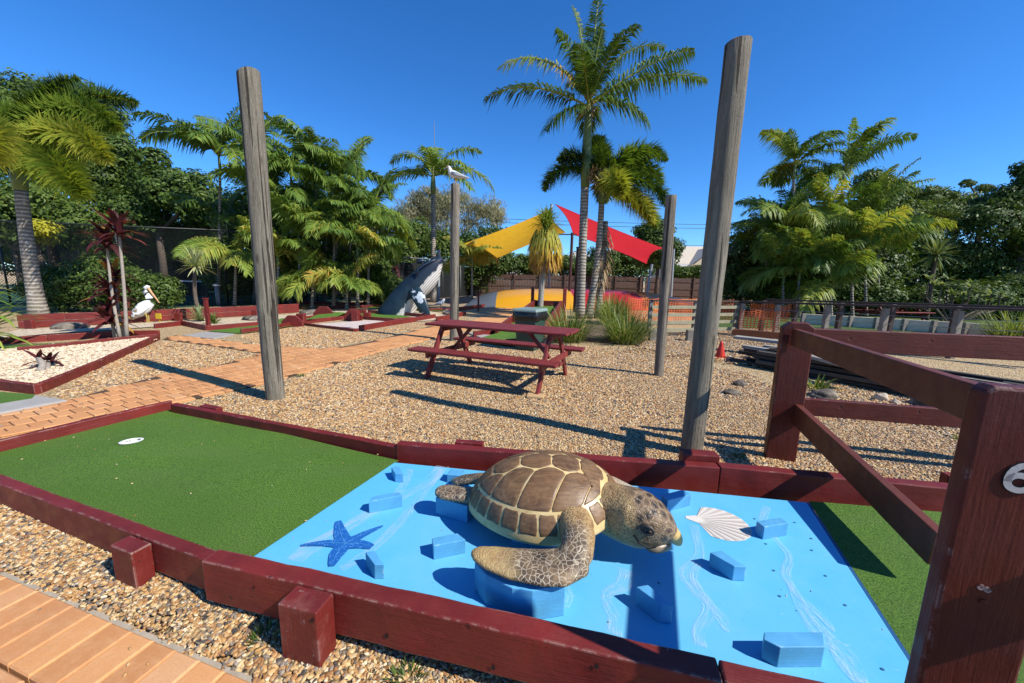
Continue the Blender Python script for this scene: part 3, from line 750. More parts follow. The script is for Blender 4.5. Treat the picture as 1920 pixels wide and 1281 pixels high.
block_poly('angled blue block in the middle right below the scallop painting', [(1396, 1090), (1373, 1089), (1328, 1062), (1350, 1058)], .075)
block('blue block touching the right end of the scallop painting shadow', gz(1430, 1012), gz(1475, 1004), .05, .075, .0, .0)
block_poly('angled blue block in the shadow band right of the turtle pedestal', [(1259, 1170), (1236, 1168), (1190, 1133), (1212, 1129)], .085)
block_poly('largest blue block near the front right corner of the board', [(1540, 1251), (1457, 1252), (1427, 1236), (1427, 1222), (1538, 1222)], .085)
block('blue block carrying the rear flipper of the turtle', gz(817, 964), gz(876, 981), .09, .105, 0, 0)
# pedestal below the front flipper
ped = MB(); pp = [(-.145, 1.47), (-.09, 1.40), (.02, 1.336), (.10, 1.325), (.235, 1.352), (.25, 1.48), (.08, 1.52), (-.05, 1.53)]
ped.prism(pp, ZB_ + .0045, .285)
o = ped.build('pedestal', M_BLUE); setp(o, 'large blue curved pedestal carrying the front flipper of the turtle', 'pedestal'); bevel(o, .004)
# flat pedestal under the belly, hidden in shade
ped = MB(); ped.prism([(.02, 1.78), (.3, 1.74), (.34, 2.05), (.05, 2.1)], ZB_ + .0045, .30)
o = ped.build('pedestal', M_BLUE); setp(o, 'blue support block in the shade under the turtle belly', 'pedestal'); bevel(o, .004)

pebble_patch('stray_pebbles', 'tiny grit scattered over the blue board', [(p.x, p.y) for p in (TL, TR, BR, BLc)], NG_P, lambda x, y: 9, lambda x, y: .26, .1, z=lambda x, y: ZB_ + .004)
pebble_patch('stray_pebbles', 'a few stray pebbles lying on the green carpet', [(p.x, p.y) for p in carpet_poly], NG_P, lambda x, y: 9, lambda x, y: .5, .15, z=carpet_z)
# ================================================================ TURTLE
from mathutils.bvhtree import BVHTree
TC = Vector((.2, 1.92, .315)); TPH = R(-5); TPI = -.11; TRO = .05
TA, TBW, TH = .40, .325, .236
turtle = thing('turtle_sculpture', 'life size sea turtle sculpture with brown scuted shell on the blue board', 'turtle sculpture', (TC.x, TC.y, ZB_))
def tl(u, v_, w):
    cp, sp = math.cos(TPI), math.sin(TPI); u2 = u * cp + w * sp; w2 = -u * sp + w * cp
    cr, sr = math.cos(TRO), math.sin(TRO); v3 = v_ * cr - w2 * sr; w3 = v_ * sr + w2 * cr
    return Vector((TC.x + u2 * math.cos(TPH) - v3 * math.sin(TPH), TC.y + u2 * math.sin(TPH) + v3 * math.cos(TPH), TC.z + w3))
def plan(a, b):
    r = math.hypot(a, b); ca = a / r if r > 1e-6 else 0
    x = TA * a * (1.07 if a < 0 else 1.0); y = TBW * b * (1 + .10 * ca)
    if a < 0: y *= 1 - .16 * (a * a) * r
    return x, y, r
def dome(a, b, off=0.0):
    def raw(a, b):
        x, y, r = plan(a, b); r = min(r, 1.0)
        h = TH * (1 - r ** 2.25) ** .66 * (1 - .10 * a) + .025 * max(0, a) ** 3 - .012 * abs(b) ** 4
        h += .012 * math.exp(-(b / .06) ** 2) * (1 - r)   # slight keel
        return Vector((x, y, h))
    p = raw(a, b)
    if off:
        e = .01; k = .985 if math.hypot(a, b) > .985 else 1
        n_ = (raw(a * k + e, b * k) - raw(a * k - e, b * k)).cross(raw(a * k, b * k + e) - raw(a * k, b * k - e)).normalized()
        p = p + n_ * off
    return p
m = NT('shell_seam_cream'); v = m.coord()
c = m.mix(m.rng(m.noise(v, 14, 5, .65), .32, .68), (.60, .42, .16), (.76, .57, .27))
c = m.mix(m.rng(m.noise(v, 40, 4), .58, .72, 0, .5), c, (.36, .19, .07))
m.col(c); m.rough(.38, .5); m.bump(m.noise(v, 60, 4), .15, .004); M_SEAM = m.m
mb = MB(); seg = 84; rings = []
for r in (.02, .1, .2, .3, .4, .5, .6, .7, .78, .85, .9, .94, .97, .99, 1.0):
    rings.append([tl(*dome(r * math.cos(2 * PI * k / seg), r * math.sin(2 * PI * k / seg))) for k in range(seg)])
for r, dz in ((1.004, -.012), (.98, -.020), (.90, -.022), (.80, -.030), (.62, -.06), (.45, -.08), (.15, -.09)):
    row = []
    for k in range(seg):
        a, b = math.cos(2 * PI * k / seg), math.sin(2 * PI * k / seg); x, y, _ = plan(a * r, b * r); row.append(tl(x, y, .025 * max(0, a) ** 3 - .012 * abs(b) ** 4 + dz))
    rings.append(row)
mb.loft([r[::-1] for r in rings][::-1])
shell = setp(mb.build('shell', M_SEAM, turtle, smooth=True), 'domed brown shell with cream seams')
m = NT('shell_scute_brown'); v = m.coord(); ir = m.objrand()
st = m.coord('Object', (3, 26, 26))
c = m.mix(m.rng(m.noise(v, 11, 6, .7, .6), .3, .72), (.040, .027, .017), (.20, .13, .066))
c = m.mix(m.rng(m.noise(st, 1.6, 6, .7, 1.2), .44, .70, 0, .65), c, (.29, .21, .125))
c = m.mix(m.math('MULTIPLY', ir, .35), c, (.15, .085, .045))
w_ = m.n('ShaderNodeTexVoronoi', feature='DISTANCE_TO_EDGE'); w_.inputs['Scale'].default_value = 9; m.l(m.coord(), w_.inputs['Vector'])
crk = m.rng(m.math('ADD', w_.outputs['Distance'], m.math('MULTIPLY', m.noise(v, 6, 2), .15)), .055, .068, .55, 0)
c = m.mix(crk, c, (.02, .014, .011))
c = m.mix(1.0, c, (1.25, 1.05, .82), 'MULTIPLY'); m.col(c); m.rough(m.rng(m.noise(v, 18, 4), .3, .7, .34, .6), .45); m.bump(m.math('ADD', m.noise(v, 35, 5, .7), m.noise(st, 2.5, 4, .6, .6)), .3, .005); M_SCUTE = m.m
def chaikin(P):
    out = []
    for i in range(len(P)):
        p, q = Vector(P[i]), Vector(P[(i + 1) % len(P)]); out += [p * .78 + q * .22, p * .22 + q * .78]
    return out
def dens(P, step=.05):
    out = []
    for i in range(len(P)):
        p, q = Vector(P[i]), Vector(P[(i + 1) % len(P)]); n = max(1, int((q - p).length / step))
        out += [p.lerp(q, k / n) for k in range(n)]
    return out
def scute(P, gap=.017, lift=.0045, rnd=True):
    P = [Vector(p) for p in P]
    if rnd: P = chaikin(dens(P, .12))
    P = dens(P, .045); c = sum(P, Vector((0, 0))) / len(P)
    R_ = sum((p - c).length for p in P) / len(P)
    mb = MB(); rows = []
    for s_, h in ((1.0, .0005), (.965, lift * .75), (.90, lift), (.65, lift * 1.05), (.35, lift * 1.1)):
        row = []
        for p in P:
            d = p - c; L = d.length; q = c + d * max(.1, (L - gap) / L) * s_
            row.append(tl(*dome(q.x, q.y, h)))
        rows.append(row)
    n = len(P); vs = [p for r in rows for p in r]
    area = sum(P[i].x * P[(i + 1) % n].y - P[(i + 1) % n].x * P[i].y for i in range(n))
    fs = []
    for i in range(len(rows) - 1):
        for k in range(n):
            f = (i * n + k, i * n + (k + 1) % n, (i + 1) * n + (k + 1) % n, (i + 1) * n + k); fs.append(f if area > 0 else f[::-1])
    vs.append(tl(*dome(c.x, c.y, lift * 1.1))); ci = len(vs) - 1; b0 = (len(rows) - 1) * n
    for k in range(n):
        f = (b0 + k, b0 + (k + 1) % n, ci); fs.append(f if area > 0 else f[::-1])
    mb.add(vs, fs); return mb.build('scute', M_SCUTE, shell, smooth=True)
va = [.80, .50, .13, -.27, -.62, -.86]          # seams between the ridge scutes
for i in range(5):
    a0, a1 = va[i], va[i + 1]; am = (a0 + a1) / 2
    w0 = .14 if i == 0 else .17; w1 = .16 if i < 4 else .10; wm = .27 if i < 4 else .2
    scute([(a0, -w0), (a0, w0), (am, wm), (a1, w1), (a1, -w1), (am, -wm)], .009, .004)
vm = [(va[i] + va[i + 1]) / 2 for i in range(5)]
ia = [.72, vm[0], vm[1], vm[2], vm[3], -.84]
th = [30, 55, 84, 112, 140, 166]
for sgn in (-1, 1):
    for i in range(5):
        P = [(ia[i], .26 if 0 < i < 5 else .17), ]
        # along the ridge-scute zigzag: peak - valley - peak
        if i == 0: P = [(.74, .16), (.50, .175), (vm[0], .275)]
        elif i < 4: P = [(vm[i - 1], .275), (va[i], .175), (vm[i], .275)]
        else: P = [(vm[3], .275), (va[4], .165), (vm[4], .21), (-.80, .15)]
        arc = [(.832 * math.cos(R(th[i + 1] + (th[i] - th[i + 1]) * k / 5)), .832 * math.sin(R(th[i + 1] + (th[i] - th[i + 1]) * k / 5))) for k in range(6)]
        P = P + arc
        scute([(p[0], p[1] * sgn) for p in P], .008, .004)
    edges = [9, 23, 38, 52, 66, 80, 94, 108, 122, 136, 150, 164, 179]
    for k in range(12):
        a, b = edges[k], edges[k + 1]
        ro, ri = .99, .845
        P = [(ri * math.cos(R(a + (b - a) * j / 3)), ri * math.sin(R(a + (b - a) * j / 3)) * sgn) for j in range(4)] + [(ro * math.cos(R(b + (a - b) * j / 3)), ro * math.sin(R(b + (a - b) * j / 3)) * sgn) for j in range(4)]
        scute(P, .011, .003)
scute([(.845 * math.cos(R(t)), .845 * math.sin(R(t))) for t in (-8, 0, 8)] + [(.97 * math.cos(R(t)), .97 * math.sin(R(t))) for t in (8, 0, -8)], .012, .005)

# ---- body: neck, head, flippers and belly as one skin
def ring_at(c, d, w, hu, hd, n=20, up=Vector((0, 0, 1)), p=2.3):
    d = Vector(d).normalized(); s = d.cross(up).normalized(); u = s.cross(d)
    out = []
    for k in range(n):
        a = 2 * PI * k / n; ca, sa = math.cos(a), math.sin(a)
        x = abs(ca) ** (2 / p) * (1 if ca > 0 else -1); y = abs(sa) ** (2 / p) * (1 if sa > 0 else -1)
        out.append(Vector(c) + s * x * w + u * y * (hu if y > 0 else hd))
    return out
def loft_path(mb, S, p=2.2, up=Vector((0, 0, 1)), n=20):
    C = [Vector(s[0]) for s in S]; rr = []
    for i, s in enumerate(S):
        d = C[min(i + 1, len(C) - 1)] - C[max(i - 1, 0)]
        rr.append(ring_at(C[i], d, s[1], s[2], s[3], n, up, p))
    mb.loft([r[::-1] for r in rr])
body = MB()
HS = [((.33, 1.92, .36), .14, .075, .12), ((.43, 1.885, .352), .135, .092, .145), ((.515, 1.85, .342), .125, .100, .15), ((.58, 1.822, .334), .118, .106, .145), ((.635, 1.797, .327), .122, .115, .145),
      ((.695, 1.77, .316), .118, .112, .142), ((.745, 1.748, .300), .102, .094, .128), ((.785, 1.731, .28), .078, .07, .098), ((.812, 1.72, .262), .052, .048, .062), ((.83, 1.712, .25), .028, .03, .035)]
def toward(p, k): return (p[0] * k, p[1] * k, CAMH - (CAMH - p[2]) * k)
HS = [(toward(s[0], 1 - .05 * min(1, i / 4)), s[1], s[2], s[3] * (1.0 if i < 3 else 1.12)) for i, s in enumerate(HS)]
loft_path(body, HS)
# near front flipper: shoulder and blade
loft_path(body, [((.28, 1.76, .36), .085, .07, .08), ((.315, 1.65, .365), .085, .078, .085), ((.318, 1.56, .352), .078, .075, .085), ((.30, 1.48, .336), .072, .062, .062), ((.26, 1.43, .325), .07, .05, .045)])
loft_path(body, [((.315, 1.50, .335), .05, .04, .045), ((.275, 1.44, .325), .088, .046, .042), ((.21, 1.41, .32), .10, .038, .036), ((.14, 1.41, .32), .10, .028, .03), ((.02, 1.425, .322), .088, .024, .028), ((-.08, 1.45, .328), .066, .021, .025), ((-.135, 1.465, .333), .042, .018, .02), ((-.158, 1.472, .335), .015, .01, .01)])
# far front flipper
loft_path(body, [((.36, 2.10, .35), .09, .05, .05), ((.50, 2.17, .31), .085, .035, .035), ((.66, 2.19, .25), .09, .026, .026), ((.80, 2.13, .20), .08, .022, .022), ((.90, 2.02, .175), .05, .018, .018), ((.93, 1.97, .17), .015, .01, .01)])
# rear flippers
loft_path(body, [((-.06, 1.90, .32), .06, .04, .04), ((-.20, 1.955, .30), .055, .034, .034), ((-.29, 1.985, .292), .064, .028, .03), ((-.36, 2.01, .29), .072, .024, .028), ((-.405, 2.03, .288), .05, .02, .022), ((-.425, 2.037, .288), .015, .01, .01)])
loft_path(body, [((-.06, 2.12, .31), .06, .035, .035), ((-.2, 2.24, .25), .055, .028, .03), ((-.32, 2.3, .2), .07, .022, .024), ((-.38, 2.33, .18), .02, .01, .01)])
loft_path(body, [((-.1, 2.0, .31), .05, .03, .03), ((-.25, 2.02, .29), .02, .02, .02), ((-.29, 2.025, .285), .006, .006, .006)])
# belly
pl = []
for r, dz in ((.1, -.005), (.86, -.03), (.80, -.08), (.6, -.115), (.3, -.125), (.05, -.125)):
    pl.append([tl(plan(r * math.cos(2 * PI * k / 28), r * math.sin(2 * PI * k / 28))[0], plan(r * math.cos(2 * PI * k / 28), r * math.sin(2 * PI * k / 28))[1], dz) for k in range(28)])
body.loft(pl)
BV = BVHTree.FromPolygons([Vector(p) for p in body.v], body.f)
def on_body(x, y):
    h = BV.ray_cast(Vector((0, 0, CAMH)), ray(x, y).normalized()); return h[0], h[1]
m = NT('turtle_skin'); v = m.coord()
sx = m.n('ShaderNodeSeparateXYZ'); m.l(v, sx.inputs[0]); X, Y_, Z = sx.outputs
wv = m.n('ShaderNodeVectorMath', operation='ADD'); nz = m.n('ShaderNodeTexNoise'); nz.inputs['Scale'].default_value = 14; m.l(v, nz.inputs['Vector'])
sc2 = m.n('ShaderNodeVectorMath', operation='SCALE'); sc2.inputs['Scale'].default_value = .03; m.l(nz.outputs['Color'], sc2.inputs[0]); m.l(v, wv.inputs[0]); m.l(sc2.outputs[0], wv.inputs[1])
wv = wv.outputs[0]
base = m.mix(m.rng(m.noise(v, 9, 5, .7), .3, .7), (.27, .15, .055), (.55, .38, .17))
spk = m.rng(m.voro(wv, 110), .25, .42, 1, 0)
base = m.mix(m.math('MULTIPLY', spk, .8), base, (.045, .026, .016))
base = m.mix(m.rng(m.noise(v, 22, 5), .58, .72, 0, .75), base, (.16, .055, .022))
# scales on the flippers (towards the camera side and away from the neck)
ed1 = m.voro(wv, 46, 'DISTANCE_TO_EDGE'); ed2 = m.voro(wv, 24, 'DISTANCE_TO_EDGE')
line = m.rng(ed1, .03, .09, 1, 0)
fl = m.mix(m.rng(m.noise(v, 16, 4), .35, .65), (.06, .043, .03), (.24, .155, .08)); fl = m.mix(m.math('MULTIPLY', line, .85), fl, (.52, .43, .29))
fmask = m.math('MULTIPLY', m.rng(Y_, -.40, -.34, 1, 0), m.rng(X, .13, .17, 1, 0))
rearm = m.rng(X, -.36, -.42, 0, 1)
base = m.mix(m.math('MAXIMUM', fmask, rearm), base, fl)
tip = m.mix(m.rng(m.noise(v, 18, 5), .35, .7), (.50, .36, .15), (.38, .23, .09))
base = m.mix(m.math('MULTIPLY', m.rng(Y_, -.38, -.34, 1, 0), m.rng(m.math('ADD', X, m.math('MULTIPLY', m.noise(v, 9, 3), .16)), -.16, -.06, 1, 0)), base, tip)
# head plates
hp_ = m.math('MULTIPLY', m.rng(X, .36, .40), m.rng(m.math('ADD', Z, m.math('MULTIPLY', X, .35)), .32, .37))
pc_ = m.mix(m.rng(m.voro(wv, 24, out='Distance'), .2, .6), (.035, .025, .018), (.20, .13, .07))
pc_ = m.mix(m.rng(ed2, .03, .08, .8, 0), pc_, (.30, .21, .12))
base = m.mix(hp_, base, pc_)
# pale throat and jaw
thr = m.math('MULTIPLY', m.rng(Z, .155, .09, 0, 1), m.rng(X, .12, .2))
pale = m.mix(m.math('MULTIPLY', m.rng(m.voro(wv, 130), .2, .4, 1, 0), .55), (.50, .46, .38), (.10, .075, .06))
base = m.mix(thr, base, pale)
m.col(base); m.rough(m.rng(m.noise(v, 20, 4), .3, .7, .36, .6), .4)
hgt = m.math('ADD', m.math('MULTIPLY', m.noise(v, 70, 4, .7), .7), m.math('MULTIPLY', m.rng(ed1, 0, .12), .5))
m.bump(hgt, .5, .008); M_SKIN = m.m
bo = setp(body.build('body', M_SKIN, turtle, smooth=True), 'tan and dark brown scaly head, neck and flippers')
rm = bo.modifiers.new('remesh', 'REMESH'); rm.mode = 'VOXEL'; rm.voxel_size = .0085; rm.use_smooth_shade = True
sm = bo.modifiers.new('smooth', 'SMOOTH'); sm.factor = .5; sm.iterations = 5
# head details: horn beak, jaw line, eye, brow
M_BEAK = simple('horn_beak', (.58, .40, .14), .35, .22, 18, .15)
M_JAW = simple('lower_jaw_horn', (.22, .16, .10), .4, .3, 25, .2)
M_EYE = simple('glossy_dark_eye', (.012, .010, .009), .12, 0, 5, 0, spec=.6)
M_LID = simple('wrinkled_eyelid', (.055, .042, .032), .5, .3, 60, .3)
M_LINE = simple('mouth_line', (.02, .014, .01), .7, 0, 5, 0)
hd_ = Vector((.88, -.4, -.15)).normalized()
bk = MB()
loft_path(bk, [(toward(q_[0], .95),) + q_[1:] for q_ in [((.768, 1.738, .302), .064, .034, .054), ((.80, 1.725, .284), .056, .036, .052), ((.826, 1.714, .263), .041, .034, .046), ((.845, 1.706, .237), .024, .028, .036), ((.850, 1.703, .205), .008, .014, .014)]], 2.0, n=16)
o = bk.build('beak', M_BEAK, turtle, smooth=True); s_ = o.modifiers.new('sub', 'SUBSURF'); s_.levels = s_.render_levels = 1
jw = MB()
loft_path(jw, [(toward(q_[0], .95),) + q_[1:] for q_ in [((.70, 1.767, .200), .095, .04, .034), ((.765, 1.74, .196), .074, .034, .034), ((.80, 1.724, .198), .044, .024, .028), ((.822, 1.715, .20), .02, .015, .016)]], 2.2, n=16)
o = jw.build('lower_jaw', M_JAW, turtle, smooth=True); s_ = o.modifiers.new('sub', 'SUBSURF'); s_.levels = s_.render_levels = 1
ep, en_ = on_body(1213, 993)
if ep:
    mb = MB(); mb.sphere(ep - en_ * .004, .0155, 14, 8); mb.build('eye', M_EYE, turtle, smooth=True)
    sd_ = hd_.cross(en_).normalized()
    for sg, rr_ in ((1, .010), (-1, .007)):
        mb = MB(); pts = [ep + hd_ * (.03 * math.cos(a)) + Vector((0, 0, 1)) * sg * (.019 * math.sin(a)) + en_ * .004 for a in [PI * k / 8 for k in range(9)]]
        mb.tube(pts, [rr_ * (.5 + .5 * math.sin(PI * k / 8)) for k in range(9)], 8); mb.build('eyelid', M_LID, turtle, smooth=True)
pts = [on_body(x, y) for x, y in ((1188, 1003), (1200, 1018), (1215, 1026), (1228, 1024), (1240, 1020))]
pts = [p + n_ * .002 for p, n_ in pts if p is not None]
if len(pts) > 2:
    mb = MB(); mb.tube(pts, .0045, 6); mb.build('mouth_line', M_LINE, turtle, smooth=True)
# ================================================================ TIMBER BARRIER WITH NUMBER 6
RD = Vector((.32, .948, 0)).normalized(); RP = Vector((.948, -.32, 0)).normalized()
bar = thing('timber_barrier', 'dark red timber barrier with two posts, sloping rails and a white number 6', 'barrier', (1.6, 1.3, 0))
M_POST = painted_wood('shade_darkened_post_red', (.108, .013, .006), pale=(.4, .33, .3), chips=.73, grain=.55, bd=.005, dust=.3, wear=.5)  # barrier red made darker to stand in for shade on its faces
def post(center, width, thick, h, chamfer, mat, parent, name='post', z0=-.05):
    """upright plank; local X runs up the grain"""
    poly = [(z0, -width / 2), (h - chamfer, -width / 2), (h, -width / 2 + chamfer * 1.2), (h, width / 2 - chamfer * 1.2), (h - chamfer, width / 2), (z0, width / 2)]
    mb = MB(); mb.prism(poly, -thick / 2, thick / 2)
    n_ = -RD
    # local x -> up, y -> RP, z -> face normal (towards the tee)
    Wm = Matrix(((0, RP.x, n_.x, center[0]), (0, RP.y, n_.y, center[1]), (1, 0, 0, 0), (0, 0, 0, 1)))
    if Wm.to_3x3().determinant() < 0: Wm = Matrix(((0, -RP.x, n_.x, center[0]), (0, -RP.y, n_.y, center[1]), (1, 0, 0, 0), (0, 0, 0, 1)))
    o = add_obj(name, mb.mesh(name), mat, parent, Wm); bevel(o, .008, 2); return o
P6 = Vector((1.004, .780, 0)); W6 = .168
c6 = P6 + RP * W6 / 2 + RD * .022
np_ = post(c6, W6,  .045, 1.2985, .014, M_POST, bar); setp(np_, 'near red post carrying the white number 6')
FPc = Vector((2.36, 3.12, 0))
post(FPc, .225, .085, 1.20, .045, M_POST, bar)
# sloping-in-view rails between the posts (level in the place)
ra = Vector((1.66, 1.306, 1.162)); rb_ = Vector((2.30, 3.08, 1.15))
dxy = (rb_ - ra).normalized()
plank('rail', ra + Vector((0.02, 0, 0)), rb_ + Vector((.02, 0, 0)), .05, .14, M_REDRAIL, bar, .006)
plank('rail', Vector((1.93, 1.53, .425)), Vector((2.42, 3.08, .515)), .05, .17, M_REDRAIL, bar, .006)
# far run of rails going right from the far post
fr0 = Vector((2.46, 3.24, 1.14)); fr1 = Vector((6.8, 2.2, 1.15))
plank('rail', fr0, fr1, .05, .185, M_POST, bar, .006)
plank('rail', Vector((2.46, 3.22, .53)), Vector((6.8, 2.2, .55)), .05, .15, M_POST, bar, .006)
post((4.9, 2.70, 0), .2, .085, 1.22, .045, M_POST, bar)
# the barrier carries on towards the tee, past the frame
plank('rail', ra - dxy * .004 + Vector((.02, 0, 0)), ra - dxy * 1.1 + Vector((.02, 0, 0)), .05, .14, M_REDRAIL, bar, .006)
post(ra.xy.to_3d() - dxy.xy.to_3d() * 1.3 + RP * .1, .2, .085, 1.215, .045, M_POST, bar)
# number 6: ring and curved stroke, flat paint standing 2 mm off the post face
M_NUM = simple('white_number_paint', (.62, .58, .52), .6, .15, 60, .2)
M_NUMD = simple('dark_number_outline', (.02, .012, .012), .6, .1, 30, 0)
def number6(parent, origin, right, up, h, mat, lift, w, flip=False, name='number_six'):
    nrm = right.cross(up).normalized(); mb = MB(); sgn = -1 if flip else 1
    def P(x, y): return origin + (right * x + up * y) * h * sgn + nrm * lift
    def stroke(pts, wd):
        L = []; n = len(pts)
        for i in range(n):
            a = Vector(pts[max(i - 1, 0)]); b = Vector(pts[min(i + 1, n - 1)]); d = (b - a).normalized(); q = Vector((-d.y, d.x)) * wd / 2
            L.append((Vector(pts[i]) - q, Vector(pts[i]) + q))
        vs = [];
        for a, b in L: vs += [P(a.x, a.y), P(b.x, b.y)]
        mb.add(vs, [(2 * i, 2 * i + 2, 2 * i + 3, 2 * i + 1) for i in range(n - 1)])
    pts = []
    for k in range(46):   # bowl: full loop, then the tail sweeping up over the left side
        a = R(180) - 2 * PI * k / 36
        if k <= 36: pts.append((.23 * math.cos(a), .27 + .21 * math.sin(a)))
    stroke(pts, w)
    tail = [(-.23 * 1.0, .27), (-.235, .36), (-.21, .50), (-.15, .63), (-.05, .73), (.06, .775), (.17, .76)]
    T = []
    for i in range(len(tail) - 1):
        for k in range(4):
            f = k / 4; T.append((tail[i][0] * (1 - f) + tail[i + 1][0] * f, tail[i][1] * (1 - f) + tail[i + 1][1] * f))
    T.append(tail[-1]); o = origin; lift_ = lift; stroke(T, w)
    return mb.build(name, mat, parent)
# centre of the digit on the post face
org = Vector((1.645, 1.12, 0)); fc = P6 - RD * .0
def face_pt(x, y):
    d = ray(x, y); o = Vector((0, 0, CAMH)); t = (P6 - o).dot(RD) / d.dot(RD); return o + d * t
q0 = face_pt(1904, 922)
number6(bar, q0 - RD * .0, RP, Vector((0, 0, 1)), .080, M_NUMD, .002, .235, name='number_outline')
number6(bar, q0 - RD * .0, RP, Vector((0, 0, 1)), .080, M_NUM, .0035, .165)
for (x, y) in ((1838, 1100), (1842, 1128), (1850, 1105)):
    pt = face_pt(x, y); mb = MB(); mb.tube([pt + RD * .004, pt - RD * .003], .007, 10); mb.build('bolt', M_POST, bar)

# ================================================================ POLES
m = NT('weathered_pole_timber'); g = m.coord('Object', (9, 9, .55)); v = m.coord(); g2 = m.coord('Object', (22, 22, .9))
gr = m.noise(g, 2.0, 7, .68, 1.2); fine = m.noise(g2, 5, 5, .7, .3)
c = m.mix(m.rng(gr, .3, .7), (.085, .066, .048), (.40, .34, .265))
c = m.mix(m.rng(fine, .48, .72, 0, .8), c, (.075, .058, .042))
c = m.mix(m.rng(m.noise(v, 1.2, 4), .35, .7, 0, .4), c, (.33, .29, .235))
c = m.mix(m.rng(m.objrand(), 0, 1, 0, .25), c, (.20, .21, .14))
kn = m.n('ShaderNodeTexVoronoi', feature='F1'); kn.inputs['Scale'].default_value = 2.1; m.l(m.coord('Object', (3, 3, 1)), kn.inputs['Vector'])
knf = m.rng(kn.outputs['Distance'], .07, .16, 1, 0)
c = m.mix(m.math('MULTIPLY', knf, .8), c, (.06, .042, .03))
ck = m.rng(m.noise(m.coord('Object', (14, 14, .28)), 1.5, 3, .5, .4), .60, .63)
c = m.mix(m.math('MULTIPLY', ck, .85), c, (.03, .022, .016))
m.col(c); m.rough(.85, .25); m.bump(m.math('SUBTRACT', m.math('ADD', gr, fine), m.math('MULTIPLY', ck, 1.6)), 1.0, .02); M_POLE = m.m
def pole(label, base, top, r0, r1, lean_top=0.0, bands=()):
    base = Vector(base); top = Vector(top); n = 26; seg = 28; mb = MB(); rows = []
    ph = random.uniform(0, 6)
    for i in range(n + 1):
        t = i / n; p = base.lerp(top, t) + Vector((.012 * math.sin(3.1 * t + ph), .01 * math.sin(4 * t + ph), 0)); r = r0 + (r1 - r0) * t
        row = []
        for k in range(seg):
            a = 2 * PI * k / seg; rr = r * (1 + .03 * math.sin(2 * a + ph) + .018 * math.sin(5 * a + 7 * t) + .012 * math.sin(t * 40 + a * 2))
            row.append(p + Vector((rr * math.cos(a), rr * math.sin(a), lean_top * rr * math.cos(a) if i == n else 0)))
        rows.append(row)
    # slightly rounded saw-cut head
    rows.append([top + (q - top) * .93 + Vector((0, 0, .008)) for q in rows[-1]])
    mb.loft(rows)
    vs = [(Vector(p) - base) for p in mb.v]; mb.v = [tuple(p) for p in vs]
    o = mb.build('timber_pole', M_POLE, None, smooth=True); o.location = base
    for p in o.data.polygons[-1:]: p.use_smooth = False
    md = o.modifiers.new('edge', 'EDGE_SPLIT'); md.split_angle = R(50)
    return setp(o, label, 'pole', 'tall weathered timber poles')
bL = Vector((-2.89, 4.50, -.05)); pole('tall grey weathered pole beside the brick path, left of the picnic table', bL, AT(463, 137, 4.50), .105, .112, .28)
bR = Vector((1.61, 3.18, -.05)); pole('tallest thick grey pole behind the blue board at right', bR, AT(1387, 82, 3.18), .089, .089, .05)
b3p = Vector((2.40, 6.03, -.05)); pole('short thin grey pole between the grass clumps and the tallest pole', b3p, AT(1260, 368, 6.03), .070, .078)
bG = G(850, 640); gt = AT(855, 346, bG.y); pole('grey pole behind the picnic table with a seagull on top', bG - Vector((0, 0, .05)), gt, .105, .098)

# ================================================================ PICNIC TABLE
pt = thing('picnic_table', 'dark red painted timber picnic table with attached benches on gravel', 'picnic table', (-.19, 5.74, 0), R(-24.5))
M_TAB = painted_wood('picnic_table_paint', (.195, .026, .021), pale=(.5, .42, .36), chips=.755, grain=.22, dust=.35, dustc=(.30, .09, .08))
Mw = pw(pt)
def tp(u, v_, z): return Mw @ Vector((u, v_, z))
ZT, ZS = .81, .465
def board_(name, v_, z, L, w, h, du=0):
    o = plank(name, tp(-L / 2 + du, v_, z), tp(L / 2 + du, v_, z), w, h, M_TAB, pt, .012); return o
for k in range(4): board_('top_board', -.252 + .168 * k, ZT, 2.34 - .03 * (k in (0, 3)), .165, .04)
for s in (-1, 1):
    for k in range(2): board_('seat_board', s * (.55 + .142 * k), ZS, 2.34 - .03 * k, .139, .04)
for u in (-.90, .88):
    for s in (-1, 1):
        plank('leg', tp(u, s * .66, -.03), tp(u, s * .20, ZT - .041), .09, .04, M_TAB, pt, .004, up=tuple((Mw.to_3x3() @ Vector((1, 0, 0)))), top=False)
    plank('cross_bearer', tp(u + .045, -.70, ZS - .041), tp(u + .045, .70, ZS - .041), .04, .085, M_TAB, pt, .004)
    plank('top_bearer', tp(u + .045, -.32, ZT - .041), tp(u + .045, .32, ZT - .041), .04, .075, M_TAB, pt, .004)
    sg = 1 if u < 0 else -1
    plank('brace', tp(u + sg * .06, 0, ZS - .08), tp(u + sg * .42, 0, ZT - .045), .07, .04, M_TAB, pt, .004, up=(0, 0, 1), top=False)
M_TILE = simple('tan_foot_paver', (.55, .36, .18), .8, .2, 12, .3)
for (u, v_) in ((.88, -.70), (.88, .72)):
    p = tp(u, v_, 0); mb = MB(); mb.box((0, 0, .01), (.22, .16, .05)); o = mb.build('foot_paver', M_TILE); o.location = p; o.rotation_euler = (0, 0, R(-10)); bevel(o, .005)
    setp(o, 'tan paver under the %s right foot of the picnic table' % ('near' if v_ < 0 else 'far'), 'paver')

